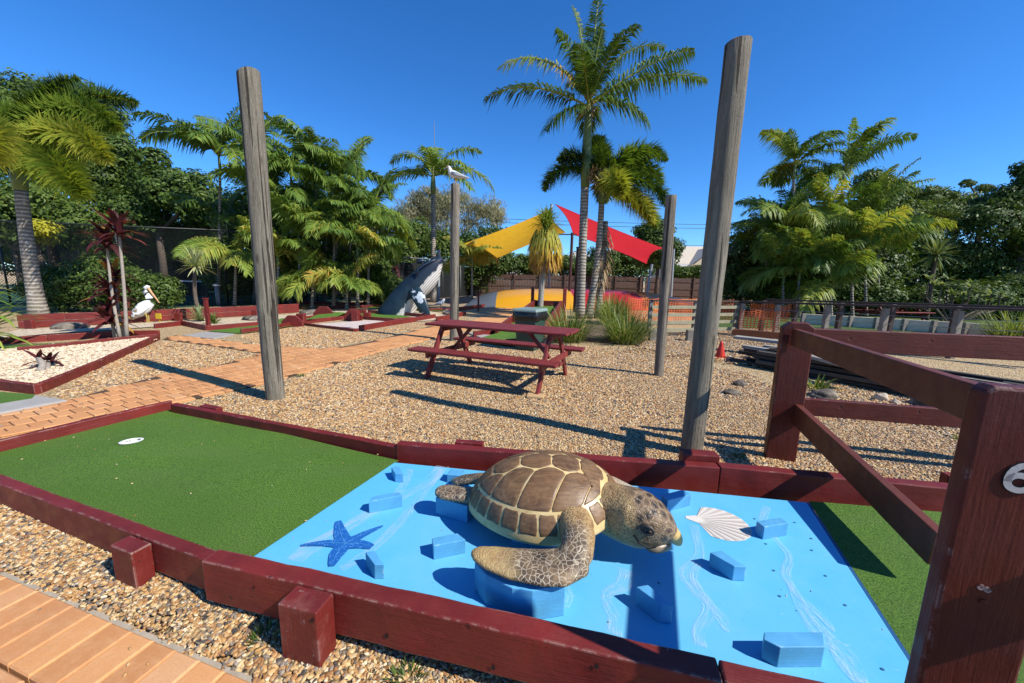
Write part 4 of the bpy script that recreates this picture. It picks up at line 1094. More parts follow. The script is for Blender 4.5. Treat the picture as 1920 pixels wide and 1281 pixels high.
# ================================================================ WHEELIE BIN
bp = G(993, 655); bn = thing('wheelie_bin', 'dark green wheelie bin with pale lid behind the picnic table', 'bin', (bp.x, bp.y, 0), R(-28))
M_BIN = simple('bin_green_plastic', (.025, .062, .045), .45, .15, 8, .08); M_LID = simple('bin_lid_plastic', (.22, .30, .27), .4, .1, 8, .05); M_RUB = simple('black_rubber', (.015, .015, .015), .6, .1, 20, .1)
M_BAG = simple('black_bin_bag', (.012, .012, .013), .3, .1, 20, .5, .02, .5, 14)
mb = MB()
def rect(w, d, z, y0=0): return [Vector((-w / 2, y0 - d / 2, z)), Vector((w / 2, y0 - d / 2, z)), Vector((w / 2, y0 + d / 2, z)), Vector((-w / 2, y0 + d / 2, z))]
mb.loft([rect(.40, .44, .02), rect(.41, .46, .10), rect(.50, .56, .78), rect(.53, .59, .79), rect(.53, .59, .83)])
bevel(mb.build('bin_body', M_BIN, bn, world=False), .02, 3)
mb = MB(); mb.loft([rect(.56, .62, .835), rect(.57, .64, .86), rect(.52, .58, .905)]); lid = bevel(mb.build('lid', M_LID, bn, world=False), .02, 3)
mb = MB(); mb.tube([(-.2, .34, .87), (.2, .34, .87)], .018, 8); mb.build('handle', M_BIN, bn, world=False, smooth=True)
for s in (-1, 1):
    mb = MB(); mb.tube([(s * .22, .24, .1), (s * .27, .24, .1)], .1, 18); mb.build('wheel', M_RUB, bn, world=False)
mb = MB(); rows = []
for z, e in ((.83, .012), (.76, .035), (.68, .02), (.66, .006)):
    row = []
    for k in range(32):
        a = 2 * PI * k / 32; w, d = .515 + e * 2, .575 + e * 2; ca, sa = math.cos(a), math.sin(a); q = max(abs(ca) / (w / 2), abs(sa) / (d / 2))
        row.append(Vector((ca / q, sa / q, z + .015 * math.sin(5 * a + z * 30))))
    rows.append(row)
mb.loft([r[::-1] for r in rows], cap=False); mb.build('bin_bag', M_BAG, bn, world=False, smooth=True)

# ================================================================ SEAGULL STATUE
M_GULLW = simple('white_gull_paint', (.80, .79, .76), .5, .06, 10, .1); M_GULLG = simple('grey_gull_wing', (.36, .38, .40), .55, .15, 14, .15); M_BEAKO = simple('orange_beak', (.55, .22, .06), .4, .15, 20, 0)
gp = gt + Vector((0, 0, .0)); gull = thing('seagull_statue', 'white seagull statue facing left on top of the pole', 'seagull statue', (gp.x, gp.y, gp.z), R(8))
def bird_loft(S, mat, parent, name='body', n=16, vox=.008):
    mb = MB(); C = [Vector(s[0]) for s in S]; rr = []
    for i, s in enumerate(S):
        d = C[min(i + 1, len(C) - 1)] - C[max(i - 1, 0)]; rr.append(ring_at(C[i], d, s[1], s[2], s[2] if len(s) < 4 else s[3], n, Vector((0, 1, 0)) if False else Vector((0, 0, 1)) if abs(d.normalized().z) < .95 else Vector((1, 0, 0)), 2))
    mb.loft([r[::-1] for r in rr]); return mb
mb = bird_loft([((.27, 0, .145), .02, .008), ((.17, 0, .165), .05, .03), ((.05, 0, .19), .085, .07), ((-.06, 0, .215), .085, .085), ((-.12, 0, .26), .06, .065), ((-.135, 0, .31), .042, .045), ((-.15, 0, .35), .042, .04), ((-.17, 0, .365), .035, .03), ((-.19, 0, .362), .015, .014)], None, None)
body_o = mb.build('body', M_GULLW, gull, world=False, smooth=True)
mb = MB(); mb.tube([(-.185, 0, .36), (-.215, 0, .353), (-.235, 0, .342)], [.012, .009, .003], 8); mb.build('beak', M_BEAKO, gull, world=False, smooth=True)
for s in (-1, 1):
    mb = MB(); loft_path(mb, [((-.10, s * .075, .23), .012, .03, .05), ((.02, s * .092, .21), .012, .04, .055), ((.14, s * .06, .185), .01, .03, .03), ((.30, s * .018, .155), .006, .008, .008)], n=10)
    mb.build('wing', M_GULLG, gull, world=False, smooth=True)
    mb = MB(); mb.tube([(.0, s * .035, .14), (-.01, s * .035, .05), (-.01, s * .035, 0)], [.014, .009, .009], 8); mb.box((-.03, s * .035, .006), (.06, .04, .01)); mb.build('leg', M_BEAKO, gull, world=False)
    mb = MB(); mb.sphere((-.165, s * .033, .37), .006, 8, 5); mb.build('eye', M_EYE, gull, world=False, smooth=True)

# ================================================================ PELICAN STATUE
pb = G(276, 605); pel = thing('pelican_statue', 'white and black pelican statue facing right behind the cordyline', 'pelican statue', (pb.x, pb.y, 0), R(30))
m = NT('pelican_plumage'); v = m.coord(); sx = m.n('ShaderNodeSeparateXYZ'); m.l(v, sx.inputs[0])
band = m.math('ADD', m.math('ADD', m.math('MULTIPLY', sx.outputs[0], -1.0), m.math('MULTIPLY', sx.outputs[2], .9)), m.math('MULTIPLY', m.noise(v, 9, 4), .12))
low = m.math('ADD', m.math('ADD', sx.outputs[2], m.math('MULTIPLY', sx.outputs[0], -.75)), m.math('MULTIPLY', m.noise(v, 11, 4), .1))
c = m.mix(m.rng(low, .24, .26, 1, 0), (.78, .77, .74), (.045, .05, .055))
st_ = m.math('MULTIPLY', m.rng(band, .72, .74), m.math('MULTIPLY', m.rng(band, .80, .82, 1, 0), m.rng(sx.outputs[0], .2, .16)))
c = m.mix(st_, c, (.06, .065, .07))
tb = m.math('MULTIPLY', m.rng(sx.outputs[0], -.12, -.16), m.rng(m.noise(v, 14, 4), .45, .55)); c = m.mix(tb, c, (.22, .16, .06))
m.col(c); m.rough(.6, .3); M_PELI = m.m
mb = bird_loft([((-.38, 0, .10), .02, .02), ((-.30, 0, .17), .10, .07), ((-.18, 0, .30), .17, .15), ((-.02, 0, .46), .19, .18), ((.10, 0, .60), .15, .13), ((.13, 0, .74), .095, .085), ((.08, 0, .86), .062, .06), ((.04, 0, .96), .055, .055), ((.06, 0, 1.05), .06, .06), ((.12, 0, 1.09), .055, .05), ((.17, 0, 1.08), .03, .025)], None, None)
mb.build('body', M_PELI, pel, world=False, smooth=True)
mb = MB(); loft_path(mb, [((.13, 0, 1.06), .035, .03, .03), ((.19, 0, .92), .032, .024, .035), ((.27, 0, .76), .028, .018, .03), ((.33, 0, .62), .018, .012, .02), ((.345, 0, .585), .006, .006, .008)], up=Vector((1, 0, 0)), n=12)
mb.build('bill', simple('pale_orange_bill', (.62, .36, .18), .45, .15, 12, .05), pel, world=False, smooth=True)
for s in (-1, 1):
    mb = MB(); loft_path(mb, [((.08, s * .16, .56), .02, .06, .10), ((-.08, s * .185, .42), .025, .11, .12), ((-.24, s * .13, .26), .02, .07, .08), ((-.40, s * .05, .13), .01, .02, .02)], n=12)
    mb.build('wing', M_PELI, pel, world=False, smooth=True)
    mb = MB(); mb.tube([(.0, s * .08, .36), (.03, s * .08, .15), (.02, s * .08, .0)], [.03, .018, .018], 8); mb.box((.06, s * .08, .012), (.14, .10, .02)); mb.build('leg', simple('yellow_grey_leg', (.42, .30, .08), .6, .2), pel, world=False)
    mb = MB(); mb.sphere((.11, s * .052, 1.075), .011, 8, 5); mb.build('eye', M_EYE, pel, world=False, smooth=True)

# ================================================================ WHALE STATUE
wy = 15.45; wb = AT(752, 596, wy); wh = thing('whale_statue', 'breaching humpback whale statue in dark blue with white throat grooves', 'whale statue', (wb.x, wb.y, 0))
m = NT('whale_paint'); v = m.coord(); sx = m.n('ShaderNodeSeparateXYZ'); m.l(v, sx.inputs[0]); X, Y_, Z = sx.outputs
# distance to the belly side of a line leaning 50 degrees
bel = m.math('SUBTRACT', m.math('MULTIPLY', X, .77), m.math('MULTIPLY', Z, .64))
wig = m.math('MULTIPLY', m.math('SUBTRACT', m.noise(v, 3.5, 4), .5), .25)
bm_ = m.rng(m.math('ADD', bel, wig), -.04, .02)
groove = m.math('SINE', m.math('MULTIPLY', bel, 95)); gm = m.rng(groove, .35, .85)
blu = m.mix(m.rng(m.noise(v, 2.2, 5), .3, .7), (.008, .020, .032), (.020, .045, .066)); blu = m.mix(m.rng(Z, 1.1, 1.9, 0, .8), blu, (.012, .02, .042))
wht = m.mix(m.math('MULTIPLY', gm, .8), (.72, .69, .64), (.12, .12, .14))
m.col(m.mix(bm_, blu, wht)); m.rough(.5, .3); m.bump(m.noise(v, 14, 3), .15, .01); M_WHALE = m.m
k_ = 1 / 44.5
def wp(x, y, dy=0.0): return Vector(((x - 752) * k_, dy, (596 - y) * k_))
mb = MB(); S = [(wp(728, 612), .70, .70, .70), (wp(742, 596), .68, .66, .66), (wp(757, 572), .64, .60, .58), (wp(773, 550), .60, .52, .55), (wp(787, 534), .56, .44, .62), (wp(799, 519), .48, .34, .62), (wp(811, 507), .38, .25, .45), (wp(821, 498), .26, .18, .24), (wp(829, 492), .12, .09, .09)]
rows = []
C = [s[0] for s in S]
for i, s in enumerate(S):
    d = C[min(i + 1, len(C) - 1)] - C[max(i - 1, 0)]; rows.append(ring_at(C[i], d, s[1], s[2], s[3], 28, Vector((-.7, 0, .7)), 2.1))
mb.loft([r[::-1] for r in rows]); wo_ = mb.build('body', M_WHALE, wh, world=False, smooth=True); ss = wo_.modifiers.new('sub', 'SUBSURF'); ss.levels = ss.render_levels = 1
M_WBLUE = simple('whale_dark_blue', (.014, .03, .055), .35, .25, 4, .1)
m = NT('whale_flipper_paint'); v = m.coord(); sp_ = m.rng(m.noise(v, 3.2, 3, .5), .58, .61)
m.col(m.mix(sp_, (.014, .034, .048), (.52, .58, .62))); m.rough(.4, .4); M_WFL = m.m
for sg in (-1, 1):
    fx = 0 if sg < 0 else -26
    mb = MB(); loft_path(mb, [(wp(776 + fx, 548, sg * .42), .09, .22, .22), (wp(786 + fx, 552, sg * .62), .10, .24, .24), (wp(795 + fx, 566, sg * .74), .09, .25, .25), (wp(802 + fx, 580, sg * .80), .07, .20, .20), (wp(809 + fx, 594, sg * .82), .05, .12, .12), (wp(811 + fx, 599, sg * .82), .02, .04, .04)], up=Vector((1, 0, .4)), n=16)
    o = mb.build('flipper', M_WFL, wh, world=False, smooth=True)
    ev = wp(785, 521, sg * .50); mb = MB(); mb.sphere(ev, .06, 12, 8); mb.build('eye', M_WBLUE, wh, world=False, smooth=True)
# mouth ridge and head knobs
mb = MB(); mb.tube([wp(826, 494, -.16), wp(812, 500, -.36), wp(800, 507, -.47), wp(790, 514, -.53), wp(788, 527, -.57)], [.03, .045, .05, .05, .03], 8); mb.build('jaw_ridge', M_WBLUE, wh, world=False, smooth=True)
mb = MB(); mb.tube([wp(782, 503, 0), wp(789, 499, 0), wp(797, 499, 0)], [.05, .11, .04], 8); mb.build('blowhole_ridge', M_WFL if False else M_WBLUE, wh, world=False, smooth=True)
for i in range(7):
    t = i / 6; q = wp(795 + 28 * t, 500 - 11 * t + 3, -.16 + .02 * i); mb = MB(); mb.sphere(q, .035, 8, 5); mb.build('tubercle', M_WBLUE, wh, world=False, smooth=True)
# ================================================================ FAR GOLF HOLES, BEDS AND EDGING
def rail_line(root, pts, z0, h, w=.06, mat=M_REDWORN, name='edge_timber'):
    """timbers end to end along ground points (px) ; top at z0+h"""
    P = [G(x, y, z0) for x, y in pts]
    for i in range(len(P) - 1):
        a, b = P[i], P[i + 1]; d = (b - a).normalized()
        plank(name, Vector((a.x, a.y, z0 + h + .003 * (i % 2))) + d * .002, Vector((b.x, b.y, z0 + h + .003 * (i % 2))) - d * .002, w, h + .05, mat, root, .008)
def px_root(name, label, cat, x, y): p = G(x, y); return thing(name, label, cat, (p.x, p.y, 0))
bed = px_root('garden_bed', 'raised garden bed edged in red timber with cream pebbles at the left', 'garden bed', 150, 680)
rail_line(bed, [(-140, 712), (72, 739)], 0, .125); rail_line(bed, [(73, 738), (188, 689), (298, 637)], 0, .125)
rail_line(bed, [(34, 664), (125, 655), (213, 645)], 0, .13); rail_line(bed, [(214, 644), (296, 636)], 0, .125)
# lane behind the bed, with the tall back boards
lane1 = px_root('golf_hole', 'narrow green golf lane in shadow behind the cream pebble bed', 'golf hole', 120, 640)
rail_line(lane1, [(-60, 650), (90, 640), (216, 632), (300, 630)], 0, .14)
mb = MB(); mb.add([tuple(G(x, y, .03)) for x, y in ((-60, 660), (280, 636), (300, 632), (-60, 652))], [(0, 1, 2, 3)]); mb.build('green_carpet', M_CARPET, lane1)
carp = px_root('golf_hole', 'green carpet strip in front of the cream pebble bed at the left edge', 'golf hole', 10, 745)
mb = MB(); P = [G(x, y, .04) for x, y in ((-200, 722), (66, 741), (60, 748), (-200, 790))]; mb.prism([(p.x, p.y) for p in P], 0, .05); mb.build('green_carpet', M_CARPET, carp)
rail_line(carp, [(-200, 720), (-80, 728)], 0, .1)
ret = px_root('retaining_wall', 'long low red timber retaining wall behind the pelican', 'wall', 300, 598)
def tall(pts, h, root, n=2):
    P = [G(x, y) for x, y in pts]
    for i in range(len(P) - 1):
        for k in range(n):
            a, b = P[i], P[i + 1]; d = (b - a).normalized(); z = h * (k + 1) / n
            plank('board', Vector((a.x, a.y, z + .004 * (i % 2))), Vector((b.x, b.y, z + .004 * (i % 2))), .07 + .012 * k, h / n - .008, M_REDWORN, root, .008)
tall([(36, 616), (125, 612), (225, 607), (320, 601), (440, 594), (560, 586)], .36, ret)
for x, y in ((58, 617), (335, 601), (478, 593)):
    p = G(x, y + 1); d = Vector((1, .35, 0)).normalized()
    mb = MB(); mb.box((p.x, p.y, .12), (.2, .09, .26)); bevel(mb.build('stake', M_REDWORN, ret), .008)
sheet('white_gravel', P2([(-60, 640), (90, 626), (216, 618), (300, 612), (342, 606), (388, 612), (500, 604), (640, 598), (720, 606), (830, 600), (840, 590), (760, 575), (690, 578), (600, 582), (540, 590), (440, 596), (320, 603), (36, 618)], .02), .022, M_WGRAVEL)
# second hole: edging, hump and square tail
h2 = px_root('golf_hole', 'green humped golf lane edged in red timber in front of the whale', 'golf hole', 560, 610)
rail_line(h2, [(290, 616), (342, 610), (388, 620), (490, 611), (540, 604), (590, 598), (660, 592)], 0, .13)
rail_line(h2, [(452, 626), (505, 620), (548, 612)], 0, .13); rail_line(h2, [(566, 608), (620, 602), (660, 597)], 0, .13)
rail_line(h2, [(560, 609), (615, 616), (665, 622), (672, 621)], 0, .08); rail_line(h2, [(674, 621), (730, 611), (782, 603), (816, 597)], 0, .16)
rail_line(h2, [(690, 588), (750, 592), (812, 598)], 0, .15); rail_line(h2, [(676, 600), (740, 605), (776, 602)], 0, .14); rail_line(h2, [(818, 602), (845, 598), (873, 591)], 0, .16)
lane_pts = [((388, 622), (450, 627)), ((440, 617), (505, 621)), ((490, 612), (548, 613)), ((530, 606), (575, 608)), ((556, 603), (595, 605)), ((580, 600), (620, 602)), ((610, 596), (650, 599)), ((640, 593), (672, 597)), ((690, 590), (720, 600)), ((745, 592), (790, 600))]
zs = [.02, .03, .04, .16, .10, .06, .24, .10, .06, .05]; mb = MB(); vs = []
for (a, b), z in zip(lane_pts, zs):
    p, q = G(*a), G(*b); vs += [(p.x, p.y, z), (q.x, q.y, z)]
mb.add(vs, [(2 * i, 2 * i + 1, 2 * i + 3, 2 * i + 2) for i in range(len(lane_pts) - 1)]); mb.build('green_carpet', M_CARPET, h2, smooth=True)
def hump_side(x, y, w, h):
    p = G(x, y); mb = MB(); mb.add([(p.x - w * .75, p.y, 0), (p.x + w * .75, p.y, 0), (p.x + w * .75, p.y, h * .45), (p.x + w * .28, p.y, h), (p.x - w * .28, p.y, h), (p.x - w * .75, p.y, h * .45)] + [(p.x - w * .75, p.y + .06, 0), (p.x + w * .75, p.y + .06, 0), (p.x + w * .75, p.y + .06, h * .45), (p.x + w * .28, p.y + .06, h), (p.x - w * .28, p.y + .06, h), (p.x - w * .75, p.y + .06, h * .45)],
        [(0, 1, 2, 3, 4, 5), (11, 10, 9, 8, 7, 6)] + [(i, 6 + i, 6 + (i + 1) % 6, (i + 1) % 6) for i in range(6)])
    bevel(mb.build('hump_board', M_REDWORN, h2), .006)
hump_side(548, 613, .42, .34); hump_side(607, 598, .5, .44); hump_side(662, 602, .42, .42); hump_side(500, 606, .4, .3)
for x, y, h in ((566, 610, .36), (667, 603, .40), (689, 600, .26), (681, 590, .2)):
    p = G(x, y); mb = MB(); mb.box((p.x, p.y, h / 2), (.22, .2, h)); bevel(mb.build('post', M_REDWORN, h2), .01)
sheet('white_gravel', P2([(575, 609), (670, 619), (780, 602), (690, 601)], .02), .026, simple('pink_dusted_gravel', (.62, .52, .46), .9, .2, 8, .5, .02, .2, 40))
# marker posts with small heads
for lab, x, y, h in (('slim red marker post beside the yucca', 391, 612, .78), ('slim red marker post behind the left tall pole', 560, 581, .75), ('slim red marker post in front of the jumping pillow', 897, 584, .85)):
    p = G(x, y); mb = MB(); mb.box((0, 0, h / 2), (.085, .085, h)); mb.box((0, 0, h + .02), (.11, .11, .04)); o = mb.build('marker_post', M_RED); o.location = p; bevel(o, .006)
    setp(o, lab, 'post', 'red marker posts')
# far lanes near the whale
h3 = px_root('golf_hole', 'far golf lane with red edging behind the whale', 'golf hole', 800, 575)
rail_line(h3, [(560, 570), (640, 573), (730, 571), (790, 573)], 0, .16); rail_line(h3, [(610, 580), (700, 577), (800, 584), (850, 583)], 0, .14)
rail_line(h3, [(835, 586), (860, 583), (905, 577), (940, 571)], 0, .18); rail_line(h3, [(690, 566), (760, 562)], 0, .16)
mb = MB(); mb.add([tuple(G(x, y, .05)) for x, y in ((690, 577), (800, 583), (850, 582), (790, 573), (700, 570))], [(0, 1, 2, 3, 4)]); mb.build('green_carpet', M_CARPET, h3)
mb = MB(); mb.add([tuple(G(x, y, .03)) for x, y in ((560, 578), (690, 575), (700, 570), (570, 572))], [(0, 1, 2, 3)]); mb.build('paved_strip', M_PAVER, h3)
# ramp hole with number 9 behind the bin
h9 = px_root('golf_hole', 'raised green golf ramp with red side boards and number 9 post', 'golf hole', 1010, 620)
A_, B_, C_, D_ = G(905, 643), G(985, 640), AT(1054, 576, 15.2), AT(1000, 571, 15.2)
r0, r1 = G(915, 634), G(1000, 640)
rl = [G(930, 625, .05), G(1012, 632, .05)]; far_l = AT(1003, 573, 14.6); far_r = AT(1052, 575, 14.3)
mb = MB(); mb.add([tuple(G(880, 640, .04)), tuple(G(960, 648, .04)), tuple(rl[1]), tuple(rl[0])], [(0, 1, 2, 3)]); mb.build('green_carpet', M_CARPET, h9)
mb = MB(); mb.add([tuple(rl[0]), tuple(rl[1]), tuple(far_r), tuple(far_l)], [(0, 1, 2, 3)]); mb.build('ramp_carpet', M_CARPET, h9)
for a, b in ((rl[0], far_l), (rl[1], far_r)):
    mb = MB(); d = (b - a); n_ = Vector((d.y, -d.x, 0)).normalized() * .04
    t0, t1 = a + Vector((0, 0, .16)), b + Vector((0, 0, .22)); g0_, g1_ = Vector((a.x, a.y, 0)), Vector((b.x, b.y, 0))
    mb.add([g0_ - n_, g1_ - n_, t1 - n_, t0 - n_, g0_ + n_, g1_ + n_, t1 + n_, t0 + n_], [(0, 1, 2, 3), (7, 6, 5, 4), (0, 4, 5, 1), (1, 5, 6, 2), (2, 6, 7, 3), (3, 7, 4, 0)])
    bevel(mb.build('side_board', M_REDWORN, h9), .008)
plank('back_board', far_l + Vector((-.05, .05, .2)), far_r + Vector((.05, .05, .2)), .06, .3, M_REDWORN, h9)
for q in (far_r + Vector((.12, 0, 0)), far_l + Vector((-.1, 0, 0))):
    mb = MB(); mb.box((q.x, q.y, .62), (.12, .14, 1.24)); bevel(mb.build('post', M_REDWORN, h9), .01)
rail_line(h9, [(888, 632), (935, 624), (968, 617)], 0, .15); rail_line(h9, [(948, 648), (985, 646)], 0, .15)
np9 = G(969, 617); mb = MB(); mb.box((np9.x, np9.y, .26), (.24, .09, .52)); bevel(mb.build('number_post', M_RED, h9), .01)
number6(h9, Vector((np9.x, np9.y - .047, .5)), Vector((1, 0, 0)), Vector((0, 0, 1)), .2, M_NUM, .003, .17, True, 'number_nine')
# rocks in the beds
m = NT('garden_rock'); v = m.coord(); c = m.mix(m.rng(m.noise(v, 5, 6, .7), .35, .7), (.06, .05, .04), (.30, .25, .19)); c = m.mix(m.rng(m.noise(v, 12, 4), .6, .7), c, (.42, .38, .3)); m.col(c); m.rough(.9, .2); m.bump(m.noise(v, 9, 6, .7), .8, .05); M_ROCK = m.m
def rock(label, p, r, flat=.5, mat=None):
    bm = bmesh.new(); bmesh.ops.create_icosphere(bm, subdivisions=3, radius=1)
    ph = random.uniform(0, 9)
    for v_ in bm.verts:
        n_ = v_.co.copy(); k = 1 + .16 * math.sin(3 * n_.x + ph) * math.cos(2.5 * n_.y + ph * 2) + .10 * math.sin(6 * n_.z + 4 * n_.x + ph) + random.uniform(-.025, .025)
        v_.co = Vector((n_.x * r * k, n_.y * r * .75 * k, n_.z * r * flat * k))
    me = bpy.data.meshes.new('rock'); bm.to_mesh(me); bm.free(); me.polygons.foreach_set('use_smooth', np.ones(len(me.polygons), dtype=bool))
    o = add_obj('rock', me, mat or M_ROCK); o.location = p + Vector((0, 0, r * flat * .35)); o.rotation_euler = (0, 0, random.uniform(-.3, .3)); return setp(o, label, 'rock', 'garden rocks')
for lab, x, y, r, f in (('flat lichened rock in the pebble strip left of the cordyline', 133, 616, .42, .32), ('dark flat rock just left of the left tall pole', 475, 601, .34, .35), ('grey rock behind the humped golf lane', 583, 590, .42, .36), ('small pale stone at the tip of the whale flipper', 838, 588, .2, .6), ('long low rock under the whale flipper', 845, 591, .3, .4),
                        ('dark rough rock on the gravel left of the far barrier post', 1388, 722, .10, .5), ('low dark rock in front of the timber stack', 1372, 738, .11, .35), ('weathered grey rock seen between the barrier rails', 1545, 745, .2, .4), ('brown flat rock at the right end of the timber stack', 1745, 762, .2, .4),
                        ('broken cream rock chunk beside the timber stack', 1652, 750, .08, .9), ('small white stone beside the broken rock chunk', 1680, 757, .05, .8)):
    rock(lab, G(x, y), r, f, simple('cream_stone', (.55, .45, .33), .8, .25, 10, .4) if 'cream' in lab or 'white' in lab or 'pale' in lab else None)
# small white bird figure near the whale
# small statue left as seen: a pale low bird
gp2 = G(826, 576); sb = thing('seagull_statue', 'small white and grey seagull statue on the ground behind the whale', 'seagull statue', tuple(gp2), R(200))
mb = bird_loft([((.30, 0, .12), .02, .01), ((.15, 0, .18), .10, .08), ((-.02, 0, .22), .13, .12), ((-.14, 0, .30), .09, .09), ((-.18, 0, .40), .07, .07), ((-.22, 0, .44), .03, .03)], None, None); mb.build('body', M_GULLW, sb, world=False, smooth=True)
for s in (-1, 1):
    mb = MB(); loft_path(mb, [((-.10, s * .10, .24), .015, .04, .06), ((.06, s * .12, .20), .015, .05, .06), ((.32, s * .03, .13), .008, .01, .01)], n=10); mb.build('wing', M_GULLG, sb, world=False, smooth=True)
mb = MB(); mb.tube([(0, 0, .12), (0, 0, 0)], .03, 8); mb.build('leg', M_BEAKO, sb, world=False)

# ================================================================ JUMPING PILLOW
jp = thing('jumping_pillow', 'large inflated jumping pillow in yellow, red and orange stripes', 'jumping pillow', (4.5, 25.5, 0))
cols = {'grey_blue_vinyl': (.10, .12, .15), 'yellow_vinyl': (.68, .33, .015), 'orange_vinyl': (.72, .22, .012), 'red_vinyl': (.42, .018, .012)}
MV = {k: simple(k, c, .35, .1, 1.5, .06, .02, .45, 8) for k, c in cols.items()}
x0, x1, y0, y1 = -2.7, 11.0, 20.6, 27.5
panels = [(0, .13, 'grey_blue_vinyl'), (.13, .30, 'yellow_vinyl'), (.30, .44, 'yellow_vinyl'), (.44, .60, 'red_vinyl'), (.60, .72, 'red_vinyl'), (.72, .88, 'orange_vinyl'), (.88, 1, 'orange_vinyl')]
for a, b, k in panels:
    mb = MB(); nu, nv = 8, 16; vs = []
    for j in range(nv + 1):
        for i in range(nu + 1):
            u = a + (b - a) * i / nu; w = j / nv
            h = 1.0 * max(0, 1 - abs(2 * u - 1) ** 3.2) ** .55 * max(0, 1 - abs(2 * w - 1) ** 2.6) ** .6
            seam = -.03 * (abs(2 * (i / nu) - 1) ** 6)
            vs.append((x0 + (x1 - x0) * u, y0 + (y1 - y0) * w - .6 * math.sin(PI * u) * (1 - w), max(.02, h + seam)))
    mb.add(vs, [(j * (nu + 1) + i, j * (nu + 1) + i + 1, (j + 1) * (nu + 1) + i + 1, (j + 1) * (nu + 1) + i) for j in range(nv) for i in range(nu)])
    mb.build('panel', MV[k], jp, smooth=True)

# ================================================================ SHADE SAILS
m = NT('yellow_shade_cloth'); v = m.coord(); sx = m.n('ShaderNodeTexWave'); sx.inputs['Scale'].default_value = .5
def cloth(name, c):
    m = NT(name); v = m.coord(); cc = m.mix(m.rng(m.noise(v, 3, 5, .7), .35, .7), tuple(x * .82 for x in c), c); m.col(cc); m.rough(.75, .2)
    m.bump(m.noise(m.coord('Object', (1, 1, 1)), 60, 3), .2, .01)
    tr = m.n('ShaderNodeBsdfTranslucent'); mx = m.n('ShaderNodeMixShader'); mx.inputs[0].default_value = .3; m.l(cc, tr.inputs[0]); m.l(m.b.outputs[0], mx.inputs[1]); m.l(tr.outputs[0], mx.inputs[2]); m.l(mx.outputs[0], m.out.inputs[0]); return m.m
def sail(name, label, corners, mat, sag, cut=.12):
    a, b, c_, d = [Vector(p) for p in corners]; ctr = (a + b + c_ + d) / 4; rt_ = thing(name, label, 'shade sail', (ctr.x, ctr.y, 0))
    N = 22; vs = []
    for j in range(N + 1):
        for i in range(N + 1):
            u, w = i / N, j / N
            uu = u + cut * 4 * (w * (1 - w)) * (.5 - u) * 1.0; ww = w + cut * 4 * (u * (1 - u)) * (.5 - w)
            p = (a * (1 - uu) + b * uu) * (1 - ww) + (d * (1 - uu) + c_ * uu) * ww
            p.z -= sag * 16 * u * (1 - u) * w * (1 - w); vs.append(p)
    mb = MB(); mb.add(vs, [(j * (N + 1) + i, j * (N + 1) + i + 1, (j + 1) * (N + 1) + i + 1, (j + 1) * (N + 1) + i) for j in range(N) for i in range(N)])
    mb.build('cloth', mat, rt_, smooth=True)
    for row in ([i for i in range(N + 1)], [N * (N + 1) + i for i in range(N + 1)], [j * (N + 1) for j in range(N + 1)], [j * (N + 1) + N for j in range(N + 1)]):
        e = MB(); e.tube([vs[i] for i in row], .02, 5); e.build('edge_hem', mat, rt_, smooth=True)
    return rt_
sail('shade_sail', 'yellow shade sail stretched over the jumping pillow', [AT(866, 459, 23.5), AT(932, 484, 21.0), AT(1060, 436, 23.0), AT(1031, 394, 31.0)], cloth('yellow_shade_cloth', (.66, .37, .012)), .5, .1)
sail('shade_sail', 'red shade sail stretched to the right of the tall palms', [AT(1041, 383, 31.0), AT(1075, 440, 22.5), AT(1212, 495, 24.0), AT(1244, 466, 29.0)], cloth('red_shade_cloth', (.58, .012, .018)), .5, .1)
M_GALV = simple('galvanised_steel', (.42, .45, .47), .45, .12, 8, .05, metal=.3); M_DKRED = simple('dark_red_steel', (.06, .02, .018), .5, .2, 8, .05)
def steel(label, base, top, r, mat=M_GALV, cap=True):
    base = Vector(base); top = Vector(top); mb = MB(); mb.tube([Vector((0, 0, 0)), top - base], r, 14); mb.tube([top - base, top - base + Vector((0, 0, .04))], r * 1.15, 14)
    o = mb.build('steel_post', mat, None, smooth=True); o.modifiers.new('e', 'EDGE_SPLIT'); o.location = base; return setp(o, label, 'post', 'shade sail posts')
def spost(label, xb, xt, yt, Y, r, mat=M_GALV): t = AT(xt, yt, Y); steel(label, (AT(xb, 560, Y).x, Y, 0), t, r, mat)
spost('tall silver steel post between the yellow and red sails', 1028, 1034, 384, 30.9, .10)
spost('short silver steel post at the low corner of the red sail', 1211, 1222, 497, 24.2, .08)
spost('thin silver steel post right of the short grey pole', 1258, 1263, 468, 29.2, .09)
spost('silver steel post beside the whale head', 822, 823, 470, 26.5, .10)
spost('dark red steel post just left of the tall palm trunk', 1067, 1073, 438, 22.3, .08, M_DKRED)
spost('thick dark red post against the tall palm trunk', 1080, 1086, 465, 18.5, .13, M_DKRED)
p = AT(1072, 440, 22.3); mb = MB(); mb.beam(p + Vector((-1.0, 0, 0)), p + Vector((.3, 0, .0)), .06, .06); o = mb.build('cross_beam', M_DKRED); setp(o, 'short dark steel beam under the yellow sail corner', 'beam')

